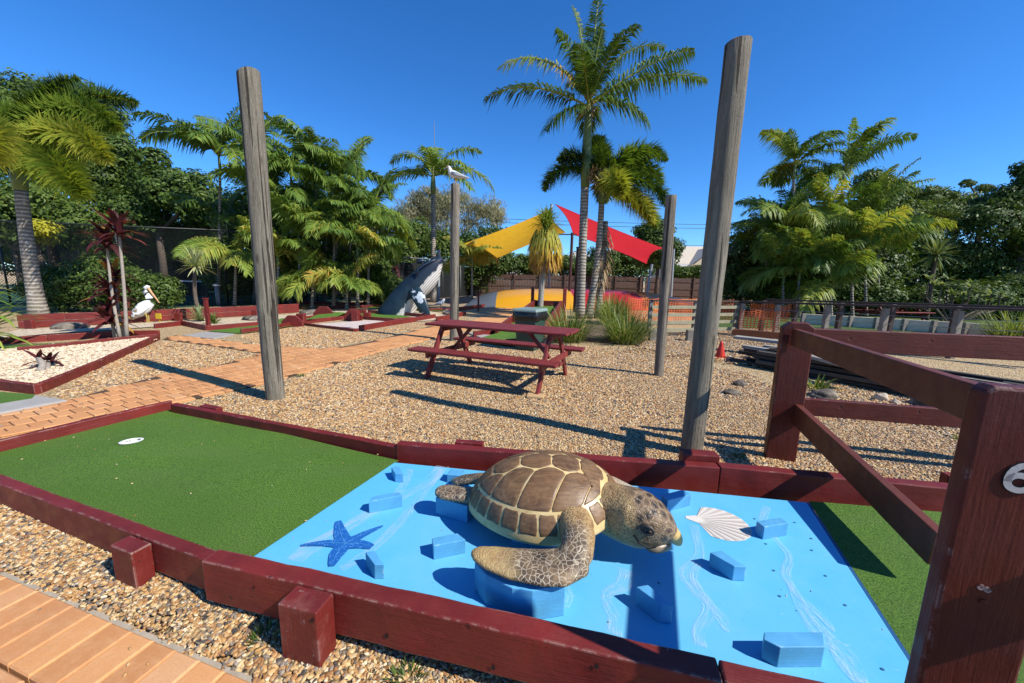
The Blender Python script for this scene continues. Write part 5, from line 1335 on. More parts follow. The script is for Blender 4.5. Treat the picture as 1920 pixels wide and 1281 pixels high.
# ================================================================ PALING FENCE
M_PALE = painted_wood('brown_paling_timber', (.11, .060, .042), pale=(.2, .15, .12), chips=.74, grain=.3, dust=.4, dustc=(.22, .15, .12))
def paling_fence(label, p0, p1, h, step=.15, w=.142):
    p0 = Vector(p0); p1 = Vector(p1); d = (p1 - p0); L = d.length; d.normalize(); a = math.atan2(d.y, d.x)
    r_ = thing('paling_fence', label, 'fence', (p0.x, p0.y, 0)); me = MB().box((0, 0, 0), (h, w, .02)).mesh('paling'); me.materials.append(M_PALE); n = int(L / step); rest = MB()
    for i in range(n):
        q = p0 + d * (i + .5) * step; o = bpy.data.objects.new('paling', me); COL.objects.link(o); o.parent = r_
        o.matrix_local = pw(r_).inverted() @ (Matrix.Translation(Vector((q.x, q.y, h / 2 + random.uniform(-.02, .02)))) @ Matrix.Rotation(a + random.uniform(-.03, .03), 4, 'Z') @ Matrix(((0, 1, 0, 0), (0, 0, 1, 0), (1, 0, 0, 0), (0, 0, 0, 1))))
    for z in (.35, h * .5, h - .3): plank('fence_rail', p0 + Vector((0, -.04, z)), p1 + Vector((0, -.04, z)), .05, .09, M_PALE, r_, 0)
    for k in range(int(L / 2.4) + 1):
        q = p0 + d * k * 2.4; mb = MB(); mb.box((q.x, q.y - .1, h / 2 + .05), (.12, .1, h + .1)); mb.build('fence_post', M_PALE, r_)
paling_fence('brown paling fence behind the jumping pillow', (-9.5, 36.5, 0), (12.5, 36.5, 0), 2.0)
paling_fence('brown paling fence at the right beyond the thin silver post', (12.6, 36.5, 0), (33, 38.5, 0), 1.95)

# ================================================================ CHAIN LINK FENCES
m = NT('chain_link_wire'); uv = m.n('ShaderNodeTexCoord').outputs['UV']
def diag(sg):
    s = m.n('ShaderNodeSeparateXYZ'); m.l(uv, s.inputs[0]); a = m.math('ADD', s.outputs[0], m.math('MULTIPLY', s.outputs[1], sg)); f = m.math('FRACT', m.math('MULTIPLY', a, 8.0)); return m.math('LESS_THAN', f, .15)
al = m.math('MAXIMUM', diag(1.0), diag(-1.0)); m.col((.012, .014, .013)); m.rough(.5); m.l(al, m.b.inputs['Alpha']); M_CHAIN = m.m
m = NT('dark_shade_mesh'); v = m.coord(); m.col((.010, .014, .013)); m.rough(.9); m.b.inputs['Alpha'].default_value = .93; M_SMESH = m.m
M_BLKP = simple('black_steel_pipe', (.02, .022, .024), .45, .1, 10, 0); M_GRYP = simple('grey_steel_pipe', (.20, .21, .21), .45, .1, 10, 0)
def chain_fence(label, pts, h, pipe, step=3.0, mesh_h=0.0):
    r_ = thing('chain_link_fence', label, 'fence', (pts[0][0], pts[0][1], 0))
    for i in range(len(pts) - 1):
        a = Vector((*pts[i], 0)); b = Vector((*pts[i + 1], 0)); L = (b - a).length; n = max(1, int(L / step))
        me = MB(); me.add([a, b, b + Vector((0, 0, h)), a + Vector((0, 0, h))], [(0, 1, 2, 3)]); ms = me.mesh('wire_mesh', inv=pw(r_).inverted()); ul = ms.uv_layers.new(name='uv')
        for lp, u in zip(range(4), ((0, 0), (L, 0), (L, h), (0, h))): ul.data[lp].uv = u
        add_obj('wire_mesh', ms, M_CHAIN, r_)
        if mesh_h:
            e = MB(); e.box(((a.x + b.x) / 2, (a.y + b.y) / 2 + .05, mesh_h / 2 + .05), (L, .01, mesh_h), Matrix.Rotation(math.atan2(b.y - a.y, b.x - a.x), 3, 'Z')); e.build('shade_mesh', M_SMESH, r_)
        for k in range(n + 1):
            q = a.lerp(b, k / n); e = MB(); e.tube([q, q + Vector((0, 0, h + .05))], .035, 8); e.build('fence_post', pipe, r_, smooth=True)
        e = MB(); e.tube([a + Vector((0, 0, h)), b + Vector((0, 0, h))], .03, 8); e.build('top_pipe', pipe, r_, smooth=True)
fa_ = AT(-60, 340, 16.2); fb_ = AT(520, 425, 24.5)
chain_fence('tall black chain link fence round the green court at left', [(-26, 15.6), (-13.8, 18.4), (-8.5, 25.0)], 3.55, M_BLKP, 3.4)
chain_fence('black chain link fence with dark screen behind the pelican', [(-40, 33), (-9, 34.5)], 3.2, M_BLKP, 4, 2.6)
chain_fence('grey chain link fence with dark screen behind the whale', [(-8.2, 26.2), (-5.4, 29.4), (-3.6, 36.2)], 2.9, M_GRYP, 3, 2.5)
# tennis net
nr = thing('tennis_net', 'tennis net with white top band on the green court', 'tennis net', (-20, 24, 0))
na, nb_ = AT(268, 512, 26.0), AT(385, 517, 26.0); na.z = nb_.z = 1.0
mb = MB(); mb.beam(na, nb_, .03, .09); mb.build('top_band', simple('white_band', (.6, .6, .58), .7, .05), nr)
mb = MB(); mb.beam(na - Vector((0, 0, .5)), nb_ - Vector((0, 0, .5)), .012, .9); mb.build('net', M_SMESH, nr)
for q in (na, nb_): mb = MB(); mb.tube([Vector((q.x, q.y, 0)), q + Vector((0, 0, .08))], .05, 8); mb.build('net_post', M_BLKP, nr)

# ================================================================ BOLLARD LIGHT, YELLOW BOXES
bq = G(410, 574); bl = thing('bollard_light', 'blue grey bollard light with domed white cap beside the palms', 'bollard light', tuple(bq))
mb = MB(); mb.tube([(0, 0, 0), (0, 0, .95)], .09, 16); mb.build('shaft', simple('blue_grey_paint', (.16, .20, .25), .5, .1), bl, world=False, smooth=True)
mb = MB(); mb.tube([(0, 0, .95), (0, 0, 1.0), (0, 0, 1.06)], [.16, .16, .05], 16); mb.build('cap', simple('pale_cap', (.55, .58, .62), .5, .1), bl, world=False, smooth=True)
M_YEL = simple('yellow_plastic', (.62, .40, .02), .45, .12, 12, .1)
for lab, x, y, w, h, zb in (('small yellow tub hanging left of the cordyline stems', 200, 607, .15, .17, .42), ('yellow tub hanging among the cordyline stems', 213, 607, .17, .22, .42)):
    q = AT(x, 590, 9.0); mb = MB(); mb.loft([rect(w * .8, w * .8, 0), rect(w, w, h), rect(w * .86, w * .86, h), rect(w * .7, w * .7, .03)]); o = mb.build('yellow_tub', M_YEL, None, world=False); o.location = (q.x, q.y, q.z - h / 2); bevel(o, .01); setp(o, lab, 'tub', 'yellow tubs')
q = AT(297, 593, 11.55); mb = MB(); mb.box((0, 0, .0), (.17, .02, .17)); mb.box((0, .03, -.3), (.03, .03, .5)); o = mb.build('yellow_sign', M_YEL); o.location = q; bevel(o, .004); setp(o, 'small square yellow sign at the breast of the pelican', 'sign')

# ================================================================ RIGHT SIDE: SLAT FENCE, RAILING, ORANGE MESH, TIMBER STACK, CONE
M_GREYW = simple('grey_weathered_board', (.26, .23, .19), .85, .3, 5, .4, .006, .25, 40)
M_GREENW = simple('treated_pine_board', (.34, .31, .20), .85, .25, 6, .3, .006, .25, 40)
M_DARKW = simple('dark_oiled_rail', (.055, .035, .028), .6, .3, 6, .2, .004, .35, 40)
sf = px_root('slat_fence', 'low horizontal slat timber fence behind the short grey pole', 'fence', 1295, 632)
fl_, fr_ = G(1216, 628), G(1378, 622); fl_ = AT(1216, 640, 10.4); fr_ = AT(1376, 640, 11.2)
for k, z in enumerate((.16, .37, .58, .79)):
    plank('slat', (fl_.x, fl_.y - .06, z + .09), (fr_.x, fr_.y - .06, z + .09), .03, .09, M_GREENW, sf, .004)
plank('handrail', (fl_.x, fl_.y, 1.04), (fr_.x, fr_.y, 1.02), .12, .04, M_DARKW, sf, .004)
for q in (fl_, fl_.lerp(fr_, .5), fr_):
    mb = MB(); mb.box((q.x, q.y + .03, .5), (.1, .1, 1.0)); bevel(mb.build('post', M_GREYW, sf), .006)
rl_ = px_root('cable_railing', 'long dark timber railing with wires across the right side', 'railing', 1650, 650)
pA, pB = AT(1376, 640, 11.2), AT(2100, 700, 6.6)
plank('handrail', (pA.x, pA.y, 1.02), (pB.x, pB.y, 1.16), .14, .05, M_DARKW, rl_, .006)
plank('handrail', (pA.x + 1.4, pA.y + .9, 1.06), (pB.x + 1.0, pB.y + 1.0, 1.16), .10, .05, M_DARKW, rl_, .006)
for f in (0.02, .16, .33, .50, .68, .86):
    q = Vector((pA.x, pA.y, 0)).lerp(Vector((pB.x, pB.y, 0)), f); hgt = 1.0 + .13 * f
    mb = MB(); mb.box((q.x, q.y, hgt / 2 - .05), (.11, .11, hgt)); bevel(mb.build('post', M_GREYW, rl_), .006)
    q2 = q + Vector((1.25 - .3 * f, .95, 0)); mb = MB(); mb.box((q2.x, q2.y, hgt / 2), (.11, .11, hgt)); bevel(mb.build('post', M_DARKW, rl_), .006)
for z in (.2, .4, .6, .8):
    mb = MB(); mb.tube([(pA.x, pA.y - .06, z), (pB.x, pB.y - .06, z + .1)], .006, 5); mb.build('wire', M_GRYP, rl_)
# pale retaining wall and lawn beyond
rw = px_root('retaining_wall', 'pale sunlit-toned sleeper retaining wall beyond the dark railing', 'wall', 1650, 615)
wa, wb_ = AT(1500, 610, 15.0), AT(1930, 640, 11.5)
for i in range(8):
    a = wa.lerp(wb_, i / 8); b = wa.lerp(wb_, (i + 1) / 8)
    for k in range(2): plank('sleeper', (a.x, a.y, .20 + .2 * k), (b.x, b.y, .20 + .2 * k), .1, .19, simple('sun_toned_sleeper', (.70, .60, .44), .85, .25, 5, .4) if i + k == 0 else bpy.data.materials['sun_toned_sleeper'], rw, .01)  # lightened and warmed colour stands in for direct sun on the wall
    mb = MB(); mb.box((a.x, a.y - .1, .2), (.14, .1, .44)); bevel(mb.build('stake', M_GREYW, rw), .01)
# picnic tables beyond
for lab, x, y, rz in (('distant red picnic table on the lawn nearer the railing', 1668, 600, 5), ('distant red picnic table in the shade under the trees', 1690, 588, 8)):
    Yd = 16.5 if y == 600 else 21.0; q = AT(x, y, Yd); o = copy_tree(pt, (q.x, q.y, .02), R(rz), 1.0, lab, 'picnic tables')
pt['group'] = 'picnic tables'
# orange barrier mesh
m = NT('orange_barrier_mesh'); uv = m.n('ShaderNodeTexCoord').outputs['UV']; s = m.n('ShaderNodeSeparateXYZ'); m.l(uv, s.inputs[0])
gx = m.math('LESS_THAN', m.math('FRACT', m.math('MULTIPLY', s.outputs[0], 11)), .28); gy = m.math('LESS_THAN', m.math('FRACT', m.math('MULTIPLY', s.outputs[1], 16)), .34)
m.col((.62, .13, .025)); m.rough(.6); m.l(m.math('MAXIMUM', gx, gy), m.b.inputs['Alpha']); M_ORM = m.m
def mesh_panel(label, pts, h0, h1, sag=.06):
    r_ = MB(); uvs = []; n = len(pts); N = 8; vs = []; q = [Vector(p) for p in pts]; L = 0
    row = []
    for i in range(n - 1):
        for k in range(N):
            row.append((q[i].lerp(q[i + 1], k / N), i + k / N))
    row.append((q[-1], n - 1)); prev = None
    for p, t in row:
        if prev is not None: L += (p - prev).length
        prev = p; f = t - int(t)
        for j in range(5):
            w = j / 4; vs.append(p + Vector((.02 * math.sin(9 * L + 3 * w), .03 * math.sin(7 * L + w * 4), h0 + (h1 - h0) * w - (sag * 4 * f * (1 - f) if w > .5 else 0)))); uvs.append((L, w * (h1 - h0)))
    m_ = len(row); r_.add(vs, [(i * 5 + j, (i + 1) * 5 + j, (i + 1) * 5 + j + 1, i * 5 + j + 1) for i in range(m_ - 1) for j in range(4)])
    me = r_.mesh('barrier_mesh', smooth=True); ul = me.uv_layers.new(name='uv')
    for lp in me.loops: ul.data[lp.index].uv = uvs[lp.vertex_index]
    o = add_obj('barrier_mesh', me, M_ORM); setp(o, label, 'barrier mesh', 'orange barrier mesh'); return o
mesh_panel('orange plastic barrier mesh strung behind the slat fence', [AT(1180, 600, 13.5) * Vector((1, 1, 0)) if False else Vector((AT(1175, 600, 13.0).x, 13.0, 0)), Vector((AT(1240, 600, 13.4).x, 13.4, 0)), Vector((AT(1310, 600, 13.8).x, 13.8, 0)), Vector((AT(1372, 600, 13.2).x, 13.2, 0))], .15, 1.0)
mesh_panel('dark orange barrier mesh hung below the railing left of the far post', [Vector((AT(1386, 600, 10.6).x, 10.6, 0)), Vector((AT(1420, 600, 10.4).x, 10.4, 0)), Vector((AT(1462, 600, 10.1).x, 10.1, 0))], .3, .84)
mesh_panel('orange barrier mesh draped from a stake above the darker mesh', [Vector((AT(1405, 590, 12.2).x, 12.2, 0)), Vector((AT(1440, 600, 11.6).x, 11.6, 0)), Vector((AT(1480, 600, 11.0).x, 11.0, 0))], .45, 1.0, .1)
o = plank('timber_rail', (AT(1372, 640, 9.9).x, 9.9, .34), (AT(1470, 640, 9.3).x, 9.3, .34), .05, .17, simple('orange_brown_board', (.30, .095, .03), .7, .25, 5, .3)); setp(o, 'orange brown timber board below the dark mesh', 'board')
# ramp of orange at the pillow end
# timber stack
ts = px_root('timber_stack', 'stack of long grey and dark weathered timbers behind the barrier', 'timber stack', 1560, 690)
MS = [simple('stack_timber_%d' % k, c, .85, .35, 4, .5, .006, .25, 30) for k, c in enumerate([(.10, .085, .07), (.04, .033, .028), (.36, .33, .29), (.065, .054, .045)])]
s0, s1 = G(1362, 678), G(1840, 770)
sd2 = (s1 - s0).normalized(); sn = Vector((-sd2.y, sd2.x, 0))
for k in range(46):
    off_ = sn * (random.uniform(0, 1.5)); a = s0 + sd2 * random.uniform(0, .7) + off_; L = random.uniform(1.6, 4.2); layer = k // 12; b = a + sd2.lerp(sn, random.uniform(-.03, .03)) * L
    a.z = b.z = .07 + .078 * layer; plank('timber', a, b, random.uniform(.1, .2), .06, MS[[0, 1, 3, 1, 0, 2, 3, 1][k % 8]], ts, .006)
a = G(1500, 700); b = G(1620, 738); plank('timber', (a.x, a.y, .36), (b.x, b.y, .36), .2, .05, MS[2], ts, .006)
a = G(1375, 660); b = G(1520, 680); plank('timber', (a.x, a.y, .37), (b.x, b.y, .37), .25, .06, MS[2], ts, .006)
for lab, x, y in (('short timber stump beside the grass clump', 1222, 640), ('short timber stump behind the tallest pole', 1292, 640)):
    q = G(x, y); mb = MB(); mb.box((0, 0, .15), (.16, .14, .3)); o = mb.build('timber_stump', M_GREYW); o.location = q; bevel(o, .01); setp(o, lab, 'stump', 'timber stumps')
# cone
cq = G(1350, 671); cn = thing('traffic_cone', 'small red orange traffic cone beside the tallest pole', 'traffic cone', tuple(cq))
M_CONE = simple('orange_cone_plastic', (.62, .035, .015), .45, .08, 10, .05)
mb = MB(); mb.tube([(0, 0, .02), (0, 0, .05), (0, 0, .30), (0, 0, .34)], [.10, .092, .03, .026], 20); mb.build('cone_body', M_CONE, cn, world=False, smooth=True)
mb = MB(); mb.box((0, 0, .012), (.25, .25, .024)); bevel(mb.build('base', M_CONE, cn, world=False), .006)

# ================================================================ BUILDINGS, LINES
hs_ = thing('house', 'cream house with gabled roof beyond the paling fence', 'house', (22, 50, 0))
Yh = 50.0; a = AT(1258, 497, Yh); b = AT(1352, 497, Yh); pk = AT(1330, 466, Yh)
M_CREAM = simple('cream_render', (.62, .52, .36), .8, .08, 3, .1); M_ROOF = simple('cream_roof_sheet', (.58, .50, .38), .6, .1, 3, .1); M_FASC = simple('white_fascia', (.75, .73, .68), .6, .05, 3, 0)
mb = MB(); mb.box(((a.x + b.x) / 2 + 3, Yh + 4, a.z / 2), (b.x - a.x + 6, 8, a.z)); mb.build('wall', M_CREAM, hs_)
xe0, xe1 = a.x - .6, b.x + 7
mb = MB(); ze = a.z + .1; zr = pk.z + .6
mb.add([(xe0, Yh - .7, ze), (xe1, Yh - .7, ze), (xe1 - 3, Yh + 4, zr), (xe0 + 3, Yh + 4, zr), (xe0, Yh + 8.7, ze), (xe1, Yh + 8.7, ze)], [(0, 1, 2, 3), (3, 2, 5, 4), (0, 3, 4), (1, 5, 2)]); rf = mb.build('roof', M_ROOF, hs_)
mb = MB(); mb.add([(pk.x - 2.6, Yh - 1.6, ze - .1), (pk.x + 2.6, Yh - 1.6, ze - .1), (pk.x, Yh - 1.6, pk.z)], [(0, 1, 2)]); mb.build('gable', M_CREAM, hs_)
mb = MB(); mb.add([(pk.x - 3, Yh - 1.8, ze - .2), (pk.x, Yh - 1.8, pk.z + .1), (pk.x, Yh + 3, pk.z + .1), (pk.x - 3, Yh + 3, ze - .2), (pk.x + 3, Yh - 1.8, ze - .2), (pk.x + 3, Yh + 3, ze - .2)], [(0, 1, 2, 3), (1, 4, 5, 2)]); mb.build('gable_roof', M_ROOF, hs_)
plank('fascia', (xe0, Yh - .75, ze + .05), (xe1, Yh - .75, ze + .05), .06, .35, M_FASC, hs_, 0)
for x in (a.x + 1.2, a.x + 5): mb = MB(); mb.box((x, Yh - .02, a.z - 1.3), (1.2, .08, 1.1)); w_ = mb.build('window', M_EYE, hs_)
for lab, x, y0, w in (('white gabled building behind the yellow sail', 975, 490, 5), ('pale blue wall of a house between the sails', 1085, 478, 3.5)):
    q = AT(x, y0, 60); t = thing('house', lab, 'house', (q.x, 60, 0)); mb = MB(); mb.box((q.x, 62, q.z / 2 - .3), (w, 4, q.z)); mb.build('wall', M_FASC if 'white' in lab else simple('pale_blue_wall', (.42, .50, .55), .8, .05), t)
    mb = MB(); mb.add([(q.x - w / 2 - .5, 59.5, q.z - .5), (q.x + w / 2 + .5, 59.5, q.z - .5), (q.x, 59.5, q.z + .8), (q.x - w / 2 - .5, 64.5, q.z - .5), (q.x + w / 2 + .5, 64.5, q.z - .5), (q.x, 64.5, q.z + .8)], [(0, 1, 2), (5, 4, 3), (0, 2, 5, 3), (2, 1, 4, 5)]); mb.build('roof', M_FASC, t)
q = AT(1712, 505, 26); t = thing('shed', 'small shed with pale metal roof half hidden in the right trees', 'shed', (q.x, 26, 0))
mb = MB(); mb.box((q.x, 27.6, q.z / 2 - .4), (1.9, 2.4, q.z - .8)); mb.build('wall', simple('grey_shed_wall', (.18, .19, .19), .8, .1), t)
mb = MB(); mb.add([(q.x - 1.3, 26, q.z - .9), (q.x + 1.3, 26, q.z - .9), (q.x + 1.0, 28, q.z + .1), (q.x - .6, 28, q.z + .1)], [(0, 1, 2, 3)]); mb.build('roof', simple('pale_metal_roof', (.55, .58, .60), .4, .1, 4, .1), t)
M_WIRE = simple('black_cable', (.01, .01, .012), .6, 0, 5, 0)
for i, (xa, ya, xb, yb) in enumerate(((930, 410, 1900, 422), (930, 417, 1900, 430), (1085, 448, 1420, 458))):
    a, b = AT(xa, ya, 62), AT(xb, yb, 62); mb = MB(); mb.tube([a.lerp(b, k / 10) - Vector((0, 0, 2.2 * (k / 10) * (1 - k / 10))) for k in range(11)], .035, 5); o = mb.build('power_line', M_WIRE)
    setp(o, ('highest power line across the sky behind the palms', 'second power line just below the highest', 'lowest power line behind the red sail')[i], 'power line', 'power lines')
a = AT(815, 540, 48); b = AT(814, 228, 48); mb = MB(); mb.tube([(0, 0, 0), (b.x - a.x, 0, (b.z) * .5), (b.x - a.x, 0, b.z)], [.09, .06, .03], 8); o = mb.build('antenna_mast', M_GRYP); o.location = (a.x, 48, 0); setp(o, 'thin antenna mast rising behind the seagull pole', 'mast')
# ================================================================ PLANTS
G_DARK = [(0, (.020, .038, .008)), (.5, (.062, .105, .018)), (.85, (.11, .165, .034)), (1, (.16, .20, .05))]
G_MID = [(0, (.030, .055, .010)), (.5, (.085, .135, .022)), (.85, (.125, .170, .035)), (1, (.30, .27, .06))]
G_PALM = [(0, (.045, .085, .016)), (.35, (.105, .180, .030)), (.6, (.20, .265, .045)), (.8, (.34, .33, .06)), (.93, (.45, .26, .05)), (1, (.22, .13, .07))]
G_FOX = [(0, (.045, .085, .014)), (.4, (.12, .19, .024)), (.7, (.28, .31, .04)), (.9, (.46, .38, .06)), (1, (.40, .26, .10))]
G_PALE = [(0, (.10, .11, .05)), (.5, (.22, .21, .11)), (1, (.42, .38, .25))]
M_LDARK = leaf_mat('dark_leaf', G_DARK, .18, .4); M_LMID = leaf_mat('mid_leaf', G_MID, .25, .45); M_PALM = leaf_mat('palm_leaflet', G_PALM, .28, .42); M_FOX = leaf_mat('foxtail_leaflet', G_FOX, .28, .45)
M_PALE_L = leaf_mat('pale_needle_leaf', G_PALE, .25, .6)
M_CORDY = leaf_mat('cordyline_leaf', [(0, (.035, .008, .012)), (.5, (.085, .016, .022)), (.8, (.16, .04, .03)), (.92, (.42, .22, .03)), (1, (.16, .20, .05))], .25, .4)
M_YUC = leaf_mat('yucca_leaf', [(0, (.10, .15, .05)), (.5, (.24, .28, .12)), (.85, (.45, .44, .24)), (1, (.52, .42, .2))], .2, .45)
M_GRASS = leaf_mat('strap_grass', [(0, (.035, .07, .012)), (.5, (.10, .15, .03)), (.85, (.22, .24, .07)), (1, (.50, .42, .22))], .3, .5)
M_BARK = simple('grey_brown_bark', (.13, .10, .075), .9, .35, 8, .6, .02, .2, 30)
m = NT('ringed_palm_trunk'); v = m.coord(); sx = m.n('ShaderNodeSeparateXYZ'); m.l(v, sx.inputs[0])
rg = m.math('SINE', m.math('ADD', m.math('MULTIPLY', sx.outputs[2], 52), m.math('MULTIPLY', m.noise(v, 4, 3), 5)))
c = m.mix(m.rng(rg, -.2, .9), (.20, .17, .135), (.44, .40, .335)); c = m.mix(m.rng(m.noise(v, 3, 5), .45, .7, 0, .6), c, (.15, .125, .095)); c = m.mix(m.rng(m.noise(v, 9, 4), .62, .7), c, (.55, .53, .48))
m.col(c); m.rough(.85, .2); m.bump(rg, .35, .02); M_PTRUNK = m.m
M_SHAFT = simple('green_crown_shaft', (.14, .20, .06), .5, .25, 4, .1)
M_DEADF = leaf_mat('dead_palm_fibre', [(0, (.16, .10, .055)), (.5, (.30, .20, .11)), (1, (.45, .35, .2))], .1, .8)

def frond(mb, base, az, el, L, droop, nl, ll, lw, plum=False, tint=(.1, .6), hang=.35, curl=0.0, twist=0.0, rr=None, rach=None, yellow=None):
    rr = rr or random; n = 12; pts = []; p = Vector(base); e = el; a = az
    for i in range(n + 1):
        pts.append(p.copy()); t = i / n
        d = Vector((math.cos(a) * math.cos(e), math.sin(a) * math.cos(e), math.sin(e)))
        p = p + d * (L / n); e -= droop / n * (.5 + 1.0 * t); a += curl / n
    (rach or mb).tube(pts, [.035 * (1 - .85 * i / n) * (L / 3) + .004 for i in range(n + 1)], 5, True, .72)
    base_t = rr.uniform(*tint)
    for k in range(nl):
        t = .14 + .86 * (k + rr.random() * .6) / nl; x = t * n; i = min(int(x), n - 1); f = x - i
        q = pts[i].lerp(pts[i + 1], f); d = (pts[i + 1] - pts[i]).normalized()
        s = d.cross(Vector((0, 0, 1)))
        if s.length < .05: s = Vector((math.sin(az), -math.cos(az), 0))
        s.normalize(); u = s.cross(d).normalized()
        if twist: s, u = s * math.cos(twist) + u * math.sin(twist), u * math.cos(twist) - s * math.sin(twist)
        prof = math.sin(PI * min(1, (t * .86 + .12))) ** .6; l_ = ll * prof * rr.uniform(.72, 1.15)
        if not plum and rr.random() < .1: continue
        for side in ((-1, 1) if not plum else (-1, 1, 0, 0)):
            if plum:
                ang = rr.uniform(0, 2 * PI); sd = s * math.cos(ang) + u * math.sin(ang); fw = rr.uniform(.25, .6); dr = .25
                l2 = l_ * rr.uniform(.7, 1.1)
            else:
                sd = s * side + u * rr.uniform(.1, .75); fw = .45 + .5 * t; dr = hang * rr.uniform(.7, 1.5); l2 = l_
            dirv = (sd + d * fw).normalized(); side_w = dirv.cross(u if not plum else d).normalized()
            if side_w.length < .1: side_w = s
            m1 = q + dirv * l2 * .5 - Vector((0, 0, l2 * dr * .16)); m2 = q + dirv * l2 * .95 - Vector((0, 0, l2 * dr * .75))
            w = lw * (.8 + .4 * rr.random()); tn = min(1, max(0, base_t + rr.uniform(-.14, .14)))
            if yellow is not None and yellow[0] < t < yellow[1]: tn = rr.uniform(.8, .92)
            mb.add([q - side_w * w * .25, q + side_w * w * .25, m1 + side_w * w * .5, m1 - side_w * w * .5, m2], [(0, 1, 2, 3), (3, 2, 4)], tn)
def strap(mb, base, az, el, L, w, droop, tint, n=5, fold=.0):
    pts = []; p = Vector(base); e = el
    for i in range(n + 1):
        pts.append(p.copy()); d = Vector((math.cos(az) * math.cos(e), math.sin(az) * math.cos(e), math.sin(e))); p = p + d * (L / n); e -= droop / n * (.4 + 1.2 * i / n)
    s = Vector((math.sin(az), -math.cos(az), 0)); vs = []
    for i, q in enumerate(pts):
        t = i / n; ww = w * (math.sin(PI * min(1, .18 + t * .82)) ** .8 if i < n else .02) / 2; vs += [q - s * ww, q + s * ww]
    mb.add(vs, [(2 * i, 2 * i + 1, 2 * i + 3, 2 * i + 2) for i in range(n)], tint)

def trunk_mesh(base, top, r0, r1, bend=(0, 0), n=14, seg=12, flare=.35):
    mb = MB(); base = Vector(base); top = Vector(top); pts = []; rad = []
    for i in range(n + 1):
        t = i / n; pts.append(base.lerp(top, t) + Vector((bend[0], bend[1], 0)) * math.sin(PI * t)); rad.append((r0 + (r1 - r0) * t) * (1 + flare * math.exp(-t * 9)))
    mb.tube(pts, rad, seg); return mb
def palm(name, label, base, crown, fronds, r0=.14, r1=.10, shaft=0.0, ll=.55, lw=.045, nl=46, plum=False, mat=None, group=None, tint=(.15, .6), bend=(0, 0), hang=.4, dead=0, fibre=False):
    base = Vector(base); crown = Vector(crown); t = thing(name, label, 'palm', (base.x, base.y, 0), 0, group)
    tm = trunk_mesh(base, crown - Vector((0, 0, shaft)), r0, r1, bend); tm.build('trunk', M_PTRUNK, t, smooth=True)
    if shaft:
        mb = MB(); c0 = crown - Vector((0, 0, shaft)); mb.tube([c0 + Vector((0, 0, -.05)), c0 + Vector((0, 0, shaft * .3)), c0 + Vector((0, 0, shaft * .8)), crown + Vector((0, 0, .15))], [r1 * 1.05, r1 * 1.3, r1 * .95, r1 * .5], 12); mb.build('crown_shaft', M_SHAFT, t, smooth=True)
    mb = MB()
    for f in fronds: frond(mb, crown + Vector((0, 0, random.uniform(-.12, .1))), R(f[0]), R(f[1]), f[2], R(f[3]), nl, ll, lw, plum, f[4] if len(f) > 4 and f[4] else tint, hang, R(f[5]) if len(f) > 5 else 0, f[6] if len(f) > 6 else 0, yellow=f[7] if len(f) > 7 else None)
    mb.build('crown', mat or M_PALM, t, tint=True)
    if fibre:
        mb = MB()
        for k in range(70): strap(mb, crown + Vector((random.uniform(-.15, .15), random.uniform(-.15, .15), random.uniform(-.25, .25))), random.uniform(0, 6.28), R(random.uniform(-60, 30)), random.uniform(.3, .8), .035, R(90), random.random(), 3)
        mb.build('dead_fibre', M_DEADF, t, tint=True)
    return t
def rand_fronds(n, L, el=(10, 75), droop=(50, 110), az0=0, tint=None):
    out = []
    for k in range(n):
        e = el[0] + (el[1] - el[0]) * ((k * .618) % 1); out.append((az0 + 137.5 * k + random.uniform(-12, 12), e, L * random.uniform(.85, 1.1), random.uniform(*droop) * (1.15 - e / 160), tint, random.uniform(-12, 12), random.uniform(-.9, .9)))
    return out
# ---- the tall king palm in the middle
yc = 15.3; cb = G(1091, 600); c1_ = AT(1104, 196, yc)
palm('king_palm', 'tallest king palm with ragged crown beside the red shade sail', (cb.x, yc, 0), c1_,
     [(176, 56, 4.0, 100, (.55, .8), 0, .5, (.1, .42)), (188, 22, 4.0, 62, (.0, .2)), (140, 83, 3.7, 20, (.0, .2)), (60, 86, 4.2, 12, (.03, .28)), (15, 66, 4.1, 80, (.03, .28)), (-8, 38, 4.0, 34, (.2, .4), 0, .9), (2, 30, 4.6, 52, (.05, .3)),
      (250, 40, 2.8, 70, (.0, .22)), (300, 60, 2.8, 70, (.0, .22)), (100, 55, 3.0, 60, (.0, .22)), (215, -10, 2.4, 60, (.0, .18)), (330, -5, 2.5, 60, (.0, .22)), (80, 20, 2.6, 70, (.0, .22)), (200, 70, 2.6, 40, (.0, .22)), (290, 80, 2.4, 20, (.0, .22))],
     .17, .15, 2.9, .85, .058, 76, group='palms by the jumping pillow', hang=.95, fibre=True)
# ---- foxtail palm beside it
cf = AT(1130, 345, 15.5); fb0 = G(1108, 600)
palm('foxtail_palm', 'foxtail palm with bushy plumes leaning right of the tallest palm', (fb0.x, 15.5, 0), cf,
     [(8, 62, 3.2, 120, (.1, .4)), (-10, 20, 2.9, 110, (.15, .5)), (20, 42, 3.2, 105, (.1, .4)), (172, 48, 2.9, 150, (.05, .35)), (-20, -15, 2.5, 60, (.3, .75)), (5, -5, 3.0, 85, (.2, .5)), (190, 65, 2.3, 120, (.1, .35)), (95, 75, 2.6, 60, (.05, .3)), (280, 10, 2.0, 95, (.5, .8)), (75, 20, 2.4, 80, (.1, .4))],
     .15, .11, .7, .70, .05, 260, True, M_FOX, 'palms by the jumping pillow', (.1, .4), (.1, 0), fibre=True)
